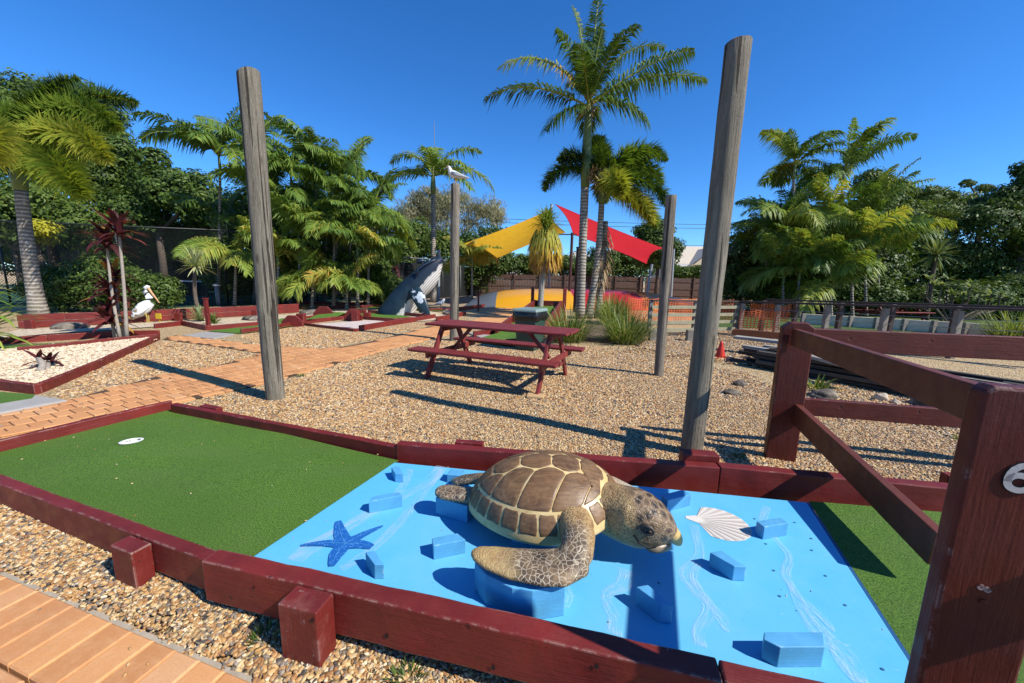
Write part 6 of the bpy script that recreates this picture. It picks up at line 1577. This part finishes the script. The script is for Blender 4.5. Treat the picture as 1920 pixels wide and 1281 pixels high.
# nest-like knot of dead fibre
q = AT(1122, 332, 15.0); mb = MB()
for k in range(160):
    a = random.uniform(0, 6.28); b = random.uniform(-1, 1); p = q + Vector((.33 * math.cos(a) * math.sqrt(1 - b * b), .3 * math.sin(a) * math.sqrt(1 - b * b), .26 * b)); strap(mb, p, a + random.uniform(1, 2), R(random.uniform(-40, 40)), .4, .035, R(60), random.random(), 3)
setp(mb.build('dead_flower_cluster', M_DEADF, None, tint=True), 'round straw coloured dead flower cluster between the two tall palms', 'flower cluster')
# thin bare trunk with shaggy dead fronds
q0 = G(1112, 597); t = thing('dead_palm', 'thin dead palm trunk with hanging brown fronds beside the foxtail palm', 'palm', (q0.x + .25, 15.6, 0))
tm = trunk_mesh((q0.x + .2, 15.6, 0), AT(1136, 415, 15.6), .13, .09); tm.build('trunk', M_PTRUNK, t, smooth=True)
mb = MB()
for k in range(220):
    f = random.random() ** .7; p = Vector((q0.x + .2, 15.6, 0)).lerp(AT(1136, 415, 15.6), .35 + .62 * f); strap(mb, p, random.uniform(0, 6.28), R(random.uniform(-85, -40)), random.uniform(.5, 1.1), .05, R(40), random.random(), 3)
mb.build('hanging_fronds', M_DEADF, t, tint=True)
# ---- left foxtail
lf = AT(28, 292, 12.7); lb = G(66, 593)
palm('foxtail_palm', 'yellow green foxtail palm with thick trunk at the left edge', (lb.x, 12.7, 0), lf,
     [(5, 60, 3.9, 125, (.38, .72)), (-12, 30, 4.2, 95, (.38, .72)), (60, 72, 3.4, 60, (.15, .45)), (85, 60, 3.4, 70, (.1, .4)), (175, 50, 3.4, 120, (.38, .72)), (-70, 40, 2.6, 120, (.38, .72)), (140, 65, 3.2, 90, (.1, .5)), (-120, 30, 2.4, 110, (.38, .72)), (30, 78, 3.2, 60, (.1, .45)), (22, 66, 4.2, 95, (.25, .55)), (-22, 2, 4.2, 62, (.38, .72)), (-50, 24, 3.2, 115, (.38, .72)), (110, 40, 3.4, 90, (.2, .6)), (200, 30, 3.4, 110, (.38, .72))],
     .20, .15, 1.0, .85, .055, 300, True, M_FOX, None, (.4, .8), (-.05, 0))
# ---- king palm behind the seagull pole
kb = G(813, 566); kc = AT(812, 330, 24.0)
palm('king_palm', 'slender king palm behind the whale with drooping fronds', (AT(813, 560, 24).x, 24, 0), kc,
     [(160, 30, 3.8, 95, (.35, .6)), (175, 62, 3.2, 130, (.5, .65)), (20, 66, 3.9, 100, (.15, .4)), (5, 25, 4.2, 105, (.35, .6)), (-30, 5, 3.2, 70, (.3, .6)), (200, 10, 3.2, 80, (.3, .55)), (90, 70, 3, 60), (270, 60, 2.6, 120, (.4, .65)), (120, 45, 3, 90), (330, 40, 3, 110, (.4, .6)), (60, 40, 3, 90)], .17, .13, 1.0, 1.0, .085, 60, hang=.75, group='palms by the jumping pillow')
# ---- golden cane palm prototypes and clumps
def cane_palm(label, x, yb, Y, yt, fr=9, L=2.6, group='golden cane palms', tint=(.2, .7), lean=0.0, name='cane_palm', el=(10, 82)):
    b = AT(x, yb, Y); c = AT(x + lean, yt + (22 if yt < 420 else 8), Y)
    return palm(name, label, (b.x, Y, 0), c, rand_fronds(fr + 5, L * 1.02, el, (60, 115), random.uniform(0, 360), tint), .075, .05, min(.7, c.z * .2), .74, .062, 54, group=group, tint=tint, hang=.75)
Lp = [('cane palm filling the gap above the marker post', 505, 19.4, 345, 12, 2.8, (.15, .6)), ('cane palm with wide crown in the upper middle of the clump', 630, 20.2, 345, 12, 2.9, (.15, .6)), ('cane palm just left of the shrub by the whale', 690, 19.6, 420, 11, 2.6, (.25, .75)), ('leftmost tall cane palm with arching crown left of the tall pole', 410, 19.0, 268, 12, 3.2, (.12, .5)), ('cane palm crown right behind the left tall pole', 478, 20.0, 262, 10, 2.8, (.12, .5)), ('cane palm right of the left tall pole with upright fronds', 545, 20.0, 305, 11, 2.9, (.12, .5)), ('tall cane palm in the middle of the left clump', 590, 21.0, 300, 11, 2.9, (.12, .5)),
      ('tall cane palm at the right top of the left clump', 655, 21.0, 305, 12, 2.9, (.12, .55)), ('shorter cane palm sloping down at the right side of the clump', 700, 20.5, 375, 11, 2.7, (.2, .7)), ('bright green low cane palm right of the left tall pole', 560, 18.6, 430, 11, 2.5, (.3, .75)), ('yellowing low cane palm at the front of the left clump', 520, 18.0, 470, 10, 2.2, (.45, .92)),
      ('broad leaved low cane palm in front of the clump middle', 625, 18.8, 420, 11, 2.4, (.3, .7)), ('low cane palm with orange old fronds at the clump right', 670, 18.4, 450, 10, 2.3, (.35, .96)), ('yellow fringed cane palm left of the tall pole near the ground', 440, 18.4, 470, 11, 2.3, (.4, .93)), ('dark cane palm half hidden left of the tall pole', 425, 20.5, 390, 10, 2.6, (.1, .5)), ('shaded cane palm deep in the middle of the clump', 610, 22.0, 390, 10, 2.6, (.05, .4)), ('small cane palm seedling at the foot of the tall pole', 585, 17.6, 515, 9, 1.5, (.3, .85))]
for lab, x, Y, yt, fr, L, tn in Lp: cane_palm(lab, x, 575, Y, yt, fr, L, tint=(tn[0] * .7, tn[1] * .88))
cane_palm('small spreading palm on its own in the pebbles left of the whale', 650, 578, 17.6, 522, 13, 1.9, None, (.3, .85), name='young_palm', el=(15, 70))
cane_palm('pale yellow frond palm just right of the seagull pole', 885, 545, 24.0, 475, 9, 2.0, None, (.5, .9), name='young_palm', el=(10, 60))
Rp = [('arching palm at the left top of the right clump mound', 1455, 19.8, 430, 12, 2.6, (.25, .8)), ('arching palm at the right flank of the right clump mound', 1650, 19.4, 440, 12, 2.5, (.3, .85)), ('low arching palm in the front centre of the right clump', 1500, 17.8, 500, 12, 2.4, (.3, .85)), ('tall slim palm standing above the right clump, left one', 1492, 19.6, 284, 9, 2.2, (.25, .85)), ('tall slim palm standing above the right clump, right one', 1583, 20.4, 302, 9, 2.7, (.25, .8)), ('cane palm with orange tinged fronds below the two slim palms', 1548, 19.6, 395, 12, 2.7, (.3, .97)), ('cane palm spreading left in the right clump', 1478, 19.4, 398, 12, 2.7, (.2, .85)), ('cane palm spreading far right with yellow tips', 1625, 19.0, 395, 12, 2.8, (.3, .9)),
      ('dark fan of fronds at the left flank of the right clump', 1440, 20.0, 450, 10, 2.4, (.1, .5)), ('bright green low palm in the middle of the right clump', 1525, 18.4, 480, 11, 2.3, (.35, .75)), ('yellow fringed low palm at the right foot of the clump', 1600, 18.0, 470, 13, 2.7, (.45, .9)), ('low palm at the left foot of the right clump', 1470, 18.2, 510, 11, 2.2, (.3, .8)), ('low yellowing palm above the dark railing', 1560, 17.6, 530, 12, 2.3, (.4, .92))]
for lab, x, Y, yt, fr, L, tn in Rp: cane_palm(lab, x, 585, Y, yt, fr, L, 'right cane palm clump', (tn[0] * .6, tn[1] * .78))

# ---- skirted strap-leaf plant (golden skirt) in front of the pillow
b = G(1010, 600); t = thing('grass_tree', 'slim trunked plant with a long golden skirt of hanging leaves', 'grass tree', (b.x, 14.4, 0)); X0 = AT(1012, 580, 14.4).x
ct = AT(1024, 425, 14.4)
tm = trunk_mesh((X0, 14.4, 0), AT(1020, 470, 14.4), .12, .09, flare=.1); tm.build('trunk', simple('pale_scarred_trunk', (.34, .30, .25), .9, .35, 12, .5), t, smooth=True)
mb = MB()
for k in range(260): strap(mb, ct + Vector((random.uniform(-.1, .1), random.uniform(-.1, .1), random.uniform(-.2, .15))), random.uniform(0, 6.28), R(random.uniform(15, 85)), random.uniform(.55, .95), .04, R(random.uniform(60, 130)), random.uniform(.3, .8), 5)
mb.build('leaf_crown', leaf_mat('grass_tree_leaf', [(0, (.06, .11, .02)), (.6, (.17, .24, .04)), (1, (.36, .36, .09))], .3), t, tint=True)
mb = MB(); msk = leaf_mat('skirt_leaf', [(0, (.20, .24, .04)), (.35, (.42, .36, .05)), (.65, (.50, .29, .04)), (1, (.26, .15, .07))], .25, .7)
for k in range(700):
    f = random.random(); a = random.uniform(0, 6.28); rad = .26 + .3 * math.sin(PI * min(1, f * .8 + .1)); z = ct.z - .05 - 1.30 * f; p = Vector((ct.x + rad * math.cos(a), ct.y + rad * math.sin(a), z)); strap(mb, p, a, R(random.uniform(-88, -60)), random.uniform(.35, .6), .045, R(25), min(1, max(0, f * .95 + random.uniform(-.12, .12))), 3)
mb.build('leaf_skirt', msk, t, tint=True)

# ---- yucca and other rosettes
def rosette(mb, c, n, L, w, el=(-30, 85), droop=25, tint=(.3, .9)):
    for k in range(n): strap(mb, c, 2.39996 * k + random.uniform(-.2, .2), R(el[0] + (el[1] - el[0]) * random.random() ** .8), L * random.uniform(.8, 1.1), w, R(droop * random.uniform(.5, 1.5)), random.uniform(*tint), 4)
yb = G(378, 603); yt_ = AT(367, 499, 12.0); t = thing('yucca', 'pale spiky yucca on a thin bent stem by the retaining wall', 'yucca', (yb.x, 12.0, 0))
trunk_mesh((AT(378, 600, 12).x, 12.0, 0), yt_, .06, .045, (-.12, 0), flare=.2).build('trunk', M_BARK, t, smooth=True); mb = MB(); rosette(mb, yt_, 95, .68, .045); mb.build('leaf_rosette', M_YUC, t, tint=True)
mb = MB(); rosette(mb, Vector((AT(374, 600, 11.9).x, 11.9, .05)), 40, .55, .05, (15, 85), 40, (.1, .6)); mb.build('basal_leaves', M_YUC, t, tint=True)
for lab, x, y, L in (('small green strap leaf tuft beside the red marker post', 401, 608, .4), ('spiky green tuft at the foot of the left tall pole', 525, 570, .6)):
    p = G(x, y); mb = MB(); rosette(mb, p, 45, L, .04, (15, 85), 50, (.1, .7)); mb.v = [tuple(Vector(q) - p) for q in mb.v]; o = mb.build('strap_plant', M_GRASS, None, tint=True); o.location = p; setp(o, lab, 'plant', 'small strap plants')
p = AT(1755, 478, 17.5); t = thing('yucca', 'large spiky yucca head in the shade at the right', 'yucca', (p.x, 17.5, 0)); trunk_mesh((p.x + .1, 17.5, 0), p, .09, .07).build('trunk', M_BARK, t, smooth=True); mb = MB(); rosette(mb, p, 120, 1.0, .06, (-60, 85), 35, (.0, .5)); mb.build('leaf_rosette', M_YUC, t, tint=True)
# big strap plant at the left edge
p = AT(-40, 640, 6.9); t = thing('strap_plant', 'large green strap leaf plant cut by the left edge over the pebble bed', 'plant', (p.x, 6.9, 0)); mb = MB()
for (dx, dz, n, L) in ((0, .35, 60, 1.0), (-.3, 1.1, 60, .95), (.15, .7, 40, .8)): rosette(mb, Vector((p.x + dx, 6.9, dz)), n, L, .075, (-20, 75), 60, (.2, .8))
mb.build('leaves', leaf_mat('broad_strap_leaf', [(0, (.05, .11, .015)), (.6, (.16, .25, .035)), (.85, (.34, .36, .08)), (1, (.5, .36, .08))], .3), t, tint=True)
mb = MB()
for dx, dz in ((0, .35), (-.3, 1.1), (.15, .7)): mb.tube([(p.x + dx * .3, 6.9, 0), (p.x + dx, 6.9, dz)], .05, 8)
mb.build('stem', M_BARK, t)
# ---- cordylines
def cordy(label, stems, leafL, leafw, n, group=None, top=None):
    b = stems[0][0]; t = thing('cordyline', label, 'cordyline', (b.x, b.y, 0), 0, group)
    for (p0, p1, r) in stems: trunk_mesh(p0, p1, r, r * .7, (random.uniform(-.05, .05), 0), 8, 8, .2).build('stem', simple('pale_cordyline_stem', (.36, .31, .25), .9, .3, 15, .4) if 'pale_cordyline_stem' not in bpy.data.materials else bpy.data.materials['pale_cordyline_stem'], t, smooth=True)
    for (p0, p1, r) in stems:
        mb = MB()
        for k in range(n): strap(mb, p1 + Vector((0, 0, random.uniform(-.35, .1) * leafL)), 2.4 * k + random.uniform(-.3, .3), R(random.uniform(-25, 80)), leafL * random.uniform(.75, 1.1), leafw, R(random.uniform(30, 90)), random.betavariate(2, 2.2), 6)
        mb.build('leaf_head', M_CORDY, t, tint=True)
def gq(x, y, Y): q = AT(x, y, Y); return q
cb_ = G(238, 636)
cordy('tall dark red cordyline with several stems in the pebble bed', [(G(238, 637), AT(222, 428, cb_.y), .036), (G(226, 637), AT(200, 452, cb_.y), .032), (G(232, 634), AT(208, 545, cb_.y + .1), .04), (G(224, 633), AT(214, 520, cb_.y + .25), .04), (G(216, 634), AT(206, 590, cb_.y), .035)], .60, .11, 30)
cordy('small magenta cordyline seedling at the front of the pebble bed', [(G(75, 697, .06), AT(72, 672, G(75, 697).y), .045), (G(88, 694, .06), AT(91, 676, G(88, 694).y), .03)], .28, .055, 9)
cordy('pink topped cordyline shrub left of the whale', [(G(735, 572), AT(742, 505, 21), .05)], .6, .12, 22)
# ---- lomandra grass clumps
def clump(label, x, y, L, n, spread):
    p = G(x, y); mb = MB()
    for k in range(n): a = random.uniform(0, 6.28); r = spread * math.sqrt(random.random()) * .55; strap(mb, Vector((r * math.cos(a), r * math.sin(a), 0)), a + random.uniform(-.5, .5), R(random.uniform(35, 88)), L * random.uniform(.5, 1.12), .020, R(random.uniform(25, 115)), random.betavariate(2.2, 1.8), 5)
    o = mb.build('grass_clump', M_GRASS, None, tint=True); o.location = (p.x, p.y, 0); setp(o, label, 'grass clump', 'strap grass clumps')
clump('pale strap grass clump just right of the wheelie bin', 1065, 640, 1.0, 420, .75); clump('strap grass clump in front at the right beside the slat fence', 1172, 642, 1.0, 480, .8); clump('tall strap grass clump behind the two others', 1150, 608, 1.25, 480, .9); clump('strap grass at the foot of the orange pillow end', 1145, 590, 1.2, 300, .8)
clump('pale strap grass clump at the far right edge beyond the railing', 1900, 640, 1.1, 420, .9); clump('dry grass tuft right of the timber stack', 1530, 730, .25, 60, .25)
for lab, x, y in (('tiny weed on the gravel right of the tall left pole', 566, 706), ('tiny weed beside the near rail of the green hole', 1385, 860), ('grassy tuft between the lower barrier rails', 1800, 822), ('small weed by the big red stake', 505, 1200), ('small weed on the gravel near the bottom edge', 762, 1266)):
    p = G(x, y); p.z = ground_z(p.x, p.y); mb = MB()
    for k in range(60): a = random.uniform(0, 6.28); r = .05 * math.sqrt(random.random()); strap(mb, Vector((r * math.cos(a) * 1.2, r * math.sin(a), 0)), a, R(random.uniform(25, 85)), random.uniform(.025, .06), .006, R(50), random.random() * .6, 3)
    o = mb.build('weed', M_GRASS, None, tint=True); o.location = p; setp(o, lab, 'weed', 'small weeds')

# ---- broadleaf trees, shrubs and hedges (numpy scatter of leaf-sized faces)
def leaf_mesh(name, blobs, n, size, aspect=.5, droop=0.0, seed=0, clumps=40, csize=.28):
    n = int(n * 2.7); size *= .80; clumps = int(clumps * 1.5); csize = max(csize, .40)
    r = np.random.default_rng(seed); tot = sum(b[1][0] * b[1][1] + b[1][2] * b[1][0] for b in blobs); P = []; N = []
    for c, rad in blobs:
        k = int(n * (rad[0] * rad[1] + rad[2] * rad[0]) / tot); nc = max(6, int(clumps * (rad[0] * rad[1] + rad[2] * rad[0]) / tot))
        d = r.normal(size=(nc, 3)); d /= np.linalg.norm(d, axis=1)[:, None]; d[:, 2] = np.abs(d[:, 2]) * np.where(r.random(nc) < .78, 1, -.6)
        cc = d * (r.uniform(.35, .92, nc)[:, None]); idx = r.integers(0, nc, k); o = r.normal(size=(k, 3)); o /= np.linalg.norm(o, axis=1)[:, None]
        rr = csize * r.uniform(.1, 1.0, k) ** .5 * r.uniform(.6, 1.3, nc)[idx]; p = cc[idx] + o * rr[:, None] * np.array([1, 1, .75]); q = r.random(k) < .38; o2 = r.normal(size=(k, 3)); o2 /= np.linalg.norm(o2, axis=1)[:, None]; ph = r.uniform(0, 6.28, 3)
        lump = 1 + .16 * np.sin(5 * o2[:, 0] + ph[0]) * np.sin(4 * o2[:, 2] + ph[1]) + .10 * np.sin(11 * o2[:, 2] + 7 * o2[:, 0] + ph[2])
        p[q] = (o2 * (r.uniform(.45, 1.0, k) ** .5 * lump)[:, None])[q]; o[q] = o2[q]
        P.append(np.array(c) + p * np.array(rad)); N.append(o + d[idx] * .6 * (~q)[:, None])
    P = np.concatenate(P); N = np.concatenate(N); k = len(P); N += r.normal(size=(k, 3)) * .45; N[:, 2] += .35; N /= np.linalg.norm(N, axis=1)[:, None]
    T = np.cross(N, r.normal(size=(k, 3))); T[:, 2] -= droop; T /= np.linalg.norm(T, axis=1)[:, None]; B = np.cross(N, T); s = size * r.uniform(.6, 1.3, k)[:, None]
    V = np.empty((k, 4, 3)); V[:, 0] = P - T * s; V[:, 1] = P + B * s * aspect + N * s * .1; V[:, 2] = P + T * s; V[:, 3] = P - B * s * aspect + N * s * .1
    me = bpy.data.meshes.new(name); me.vertices.add(k * 4); me.vertices.foreach_set('co', V.reshape(-1).astype(np.float32)); me.loops.add(k * 4); me.loops.foreach_set('vertex_index', np.arange(k * 4, dtype=np.int32))
    me.polygons.add(k); me.polygons.foreach_set('loop_start', np.arange(0, k * 4, 4, dtype=np.int32)); me.polygons.foreach_set('loop_total', np.full(k, 4, dtype=np.int32))
    a = me.attributes.new('tint', 'FLOAT', 'FACE'); a.data.foreach_set('value', np.clip(r.normal(.45, .2, k), 0, 1).astype(np.float32)); me.update(calc_edges=True); return me
SEED = [100]
def tree(name, label, cat, Y, blobs_px, n, size, mat, base_x=None, group=None, trunk=True, aspect=.5, droop=0.0, clumps=46, csize=.28, depth=1.0):
    """blobs_px: (x, y, rx, ry) ellipses of the crown as photographed, at distance Y"""
    bl = []
    for (x, y, rx, ry) in blobs_px:
        c = AT(x, y, Y); e = AT(x + rx, y, Y); u = AT(x, y - ry, Y); rw = abs(e.x - c.x); bl.append(((c.x, Y + random.uniform(-.3, .3), c.z), (rw, rw * .8 * depth, abs(u.z - c.z))))
    bx = AT(base_x if base_x else blobs_px[0][0], 540, Y).x; t = thing(name, label, cat, (bx, Y, 0), 0, group); SEED[0] += 1
    me = leaf_mesh('crown', [((c[0] - bx, c[1] - Y, c[2]), r_) for c, r_ in bl], n, size, aspect, droop, SEED[0], clumps, csize); add_obj('crown', me, mat, t)
    if trunk:
        mb = MB(); top = max(bl, key=lambda b: b[0][2]); fork = Vector((0, 0, min(b[0][2] - b[1][2] for b in bl) + .3)); fork.z = max(.4, fork.z); r0 = .05 + .018 * top[0][2]
        mb.tube([Vector((0, 0, -.1)), fork * .6 + Vector((.05, 0, 0)), fork], [r0 * 1.3, r0, r0 * .85], 9)
        for c, r_ in bl:
            cc = Vector((c[0] - bx, c[1] - Y, c[2])); mb.tube([fork, fork.lerp(cc, .5) + Vector((.1, 0, .1)), cc + Vector((0, 0, r_[2] * .3))], [r0 * .7, r0 * .45, r0 * .15], 7)
            for k in range(4): e = cc + Vector((random.uniform(-.7, .7) * r_[0], random.uniform(-.7, .7) * r_[1], random.uniform(-.1, .7) * r_[2])); mb.tube([cc, cc.lerp(e, .6), e], [r0 * .3, r0 * .2, r0 * .06], 5)
        mb.build('trunk', M_BARK, t, world=False, smooth=True)
    return t
gL, gM, gR = 'trees behind the court', 'trees behind the paling fence', 'trees at the right'
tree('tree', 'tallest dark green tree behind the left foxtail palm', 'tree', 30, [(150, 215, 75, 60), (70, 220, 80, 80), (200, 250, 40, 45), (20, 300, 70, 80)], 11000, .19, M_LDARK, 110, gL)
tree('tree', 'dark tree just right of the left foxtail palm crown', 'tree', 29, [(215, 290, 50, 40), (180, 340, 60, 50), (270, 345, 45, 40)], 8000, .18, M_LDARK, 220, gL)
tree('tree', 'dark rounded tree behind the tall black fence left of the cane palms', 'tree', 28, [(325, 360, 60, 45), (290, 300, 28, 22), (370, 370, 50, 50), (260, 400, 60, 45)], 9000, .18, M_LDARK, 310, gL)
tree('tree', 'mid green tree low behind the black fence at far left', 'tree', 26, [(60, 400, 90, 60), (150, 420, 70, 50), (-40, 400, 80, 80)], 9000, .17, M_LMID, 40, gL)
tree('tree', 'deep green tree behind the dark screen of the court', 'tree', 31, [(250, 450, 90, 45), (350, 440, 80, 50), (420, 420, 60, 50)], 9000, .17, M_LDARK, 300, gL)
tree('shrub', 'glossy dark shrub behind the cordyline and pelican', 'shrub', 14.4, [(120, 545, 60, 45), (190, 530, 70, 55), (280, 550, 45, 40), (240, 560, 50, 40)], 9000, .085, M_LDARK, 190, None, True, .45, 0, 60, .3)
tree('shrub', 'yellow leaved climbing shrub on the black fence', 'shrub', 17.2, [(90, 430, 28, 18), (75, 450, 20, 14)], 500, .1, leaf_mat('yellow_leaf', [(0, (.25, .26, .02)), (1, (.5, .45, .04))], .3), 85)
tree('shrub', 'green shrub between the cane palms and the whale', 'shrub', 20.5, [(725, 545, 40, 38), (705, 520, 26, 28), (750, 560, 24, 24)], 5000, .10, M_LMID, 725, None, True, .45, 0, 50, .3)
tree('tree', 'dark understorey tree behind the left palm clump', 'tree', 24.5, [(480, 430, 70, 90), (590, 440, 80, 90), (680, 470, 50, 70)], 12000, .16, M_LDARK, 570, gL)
tree('tree', 'pale weeping she oak behind the seagull pole', 'tree', 47, [(770, 420, 50, 55), (840, 410, 60, 52), (910, 410, 42, 42), (800, 380, 40, 28)], 14000, .26, M_PALE_L, 830, gM, True, .16, 1.5)
tree('tree', 'bright green tree left of the seagull pole above the grey fence', 'tree', 33, [(775, 440, 40, 32), (760, 480, 40, 40), (830, 470, 40, 40)], 7000, .16, M_LMID, 790, gM)
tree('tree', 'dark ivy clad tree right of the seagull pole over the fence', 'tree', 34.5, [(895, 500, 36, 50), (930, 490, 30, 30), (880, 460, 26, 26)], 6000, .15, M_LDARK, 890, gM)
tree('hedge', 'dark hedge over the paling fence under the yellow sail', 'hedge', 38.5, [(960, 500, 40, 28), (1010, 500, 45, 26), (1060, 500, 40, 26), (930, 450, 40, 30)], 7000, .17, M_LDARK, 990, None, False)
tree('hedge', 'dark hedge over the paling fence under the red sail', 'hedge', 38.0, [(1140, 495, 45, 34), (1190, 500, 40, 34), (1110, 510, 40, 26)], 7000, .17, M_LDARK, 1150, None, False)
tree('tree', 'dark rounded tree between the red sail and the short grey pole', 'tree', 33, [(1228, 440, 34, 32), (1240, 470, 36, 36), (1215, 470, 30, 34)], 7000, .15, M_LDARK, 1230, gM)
tree('tree', 'distant hazy green tree behind the cream house', 'tree', 75, [(1295, 478, 40, 14), (1330, 474, 30, 12)], 4000, .3, M_LMID, 1300, gM)
tree('hedge', 'low green hedge in front of the cream house', 'hedge', 40.5, [(1275, 512, 26, 14), (1310, 512, 24, 14)], 3000, .15, M_LMID, 1290, None, False)
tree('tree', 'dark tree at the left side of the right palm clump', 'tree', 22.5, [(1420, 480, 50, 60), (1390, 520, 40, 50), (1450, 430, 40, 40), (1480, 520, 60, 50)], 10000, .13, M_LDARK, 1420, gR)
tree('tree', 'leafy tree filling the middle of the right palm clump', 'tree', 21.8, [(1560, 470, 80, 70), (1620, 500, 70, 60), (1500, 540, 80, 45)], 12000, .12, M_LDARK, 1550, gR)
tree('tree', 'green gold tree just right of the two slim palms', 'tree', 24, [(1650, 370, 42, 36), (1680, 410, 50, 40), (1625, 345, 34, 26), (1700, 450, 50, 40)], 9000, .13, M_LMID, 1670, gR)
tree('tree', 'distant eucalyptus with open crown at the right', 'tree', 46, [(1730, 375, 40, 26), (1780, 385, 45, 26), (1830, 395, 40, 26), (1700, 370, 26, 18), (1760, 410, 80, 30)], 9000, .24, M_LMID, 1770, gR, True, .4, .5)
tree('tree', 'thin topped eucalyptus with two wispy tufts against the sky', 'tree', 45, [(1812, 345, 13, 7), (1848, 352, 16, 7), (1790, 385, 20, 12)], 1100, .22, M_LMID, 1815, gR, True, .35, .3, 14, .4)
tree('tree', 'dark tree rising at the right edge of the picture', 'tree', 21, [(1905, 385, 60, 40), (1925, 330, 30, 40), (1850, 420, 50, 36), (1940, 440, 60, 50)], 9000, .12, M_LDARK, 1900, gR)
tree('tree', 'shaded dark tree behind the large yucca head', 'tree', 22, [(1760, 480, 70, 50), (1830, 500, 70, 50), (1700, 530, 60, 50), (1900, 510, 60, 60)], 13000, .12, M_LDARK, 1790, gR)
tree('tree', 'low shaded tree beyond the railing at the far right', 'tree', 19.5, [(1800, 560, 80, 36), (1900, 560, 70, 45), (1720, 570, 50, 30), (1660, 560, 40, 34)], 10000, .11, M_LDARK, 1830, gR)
for lab, Y, bl, n, sz, mt in (('dark hedge mass behind the court screen at far left', 36, [(20, 470, 90, 50), (140, 470, 90, 45), (260, 480, 80, 40), (380, 480, 80, 40)], 12000, .2, M_LDARK), ('dark hedge mass behind the left palm clump', 30, [(470, 510, 70, 45), (580, 505, 80, 45), (680, 510, 60, 40)], 10000, .17, M_LDARK),
      ('dark hedge mass beyond the lawn behind the right palms', 30, [(1400, 540, 70, 40), (1500, 545, 80, 40), (1620, 550, 80, 40), (1740, 555, 80, 40), (1850, 560, 80, 45), (1940, 560, 60, 60)], 15000, .17, M_LDARK), ('mid green understorey among the left cane palms', 20.4, [(430, 520, 50, 45), (530, 500, 60, 55), (620, 510, 60, 50), (690, 530, 40, 36)], 9000, .12, M_LMID),
      ('mid green understorey among the right cane palms', 20.2, [(1450, 550, 50, 36), (1540, 545, 60, 40), (1620, 550, 50, 36)], 8000, .12, M_LMID)):
    tree('hedge', lab, 'hedge', Y, bl, n, sz, mt, None, None, False)
# plumeria-like shrub with big leaves
p = AT(1790, 560, 16.0); t = thing('shrub', 'shrub with large pale leaves in rosettes in front of the right trees', 'shrub', (p.x, 16, 0)); mb = MB(); st = MB()
for k in range(16):
    c = AT(1735 + 10 * k + random.uniform(-8, 8), 545 + random.uniform(-25, 25), 16 + random.uniform(-.4, .4)); rosette(mb, c, 14, .34, .10, (-5, 60), 35, (.3, .9)); st.tube([Vector((p.x + random.uniform(-.2, .2), 16, 0)), Vector((c.x, c.y, c.z * .6)), c], [.04, .03, .02], 6)
mb.build('leaves', leaf_mat('pale_rosette_leaf', [(0, (.06, .10, .03)), (.6, (.14, .19, .07)), (1, (.34, .38, .22))], .25), t, tint=True); st.build('branches', M_BARK, t)
# ivy on the dark fence right of the seagull pole, hedge behind court
tree('hedge', 'dark hedge running behind the grey fence by the whale', 'hedge', 31, [(760, 520, 40, 36), (700, 500, 40, 40), (800, 530, 30, 30)], 5000, .14, M_LDARK, 760, None, False)
# fallen yellow leaf and dark stick on the gravel
p = G(308, 651); p.z = .03; mb = MB(); strap(mb, Vector((0, 0, 0)), .3, R(8), .3, .07, R(20), .86, 5); o = mb.build('fallen_leaf', M_CORDY, None, tint=True); o.location = p; setp(o, 'yellow fallen leaf on the gravel by the brick path', 'leaf')

# leaf litter on the gravel
mb = MB(); lr = random.Random(5)
for k in range(260):
    x, y = lr.uniform(-4.5, 4.5), lr.uniform(2.4, 9)
    if not inside((x, y), polyB): continue
    strap(mb, Vector((x, y, ground_z(x, y) + .022)), lr.uniform(0, 6.28), R(lr.uniform(-5, 12)), lr.uniform(.04, .10), lr.uniform(.012, .022), R(20), lr.random(), 3)
setp(mb.build('leaf_litter', M_DEADF, None, tint=True), 'dry brown leaf litter scattered over the gravel', 'leaf litter', kind='stuff')

# ================================================================ exposure balance: real albedos sit a little lower than first mixed
for mt in bpy.data.materials:
    if not mt.use_nodes: continue
    for nd in list(mt.node_tree.nodes):
        if nd.type == 'BSDF_PRINCIPLED':
            so_ = nd.inputs['Base Color']
            if so_.is_linked:
                src = so_.links[0].from_socket; mx_ = mt.node_tree.nodes.new('ShaderNodeMix'); mx_.data_type = 'RGBA'; mx_.blend_type = 'MULTIPLY'; mx_.inputs[0].default_value = 1.0
                mx_.inputs[7].default_value = (.86, .86, .86, 1); mt.node_tree.links.new(src, mx_.inputs[6]); mt.node_tree.links.new(mx_.outputs[2], so_)
            else: so_.default_value = (*[x * .86 for x in so_.default_value[:3]], 1)
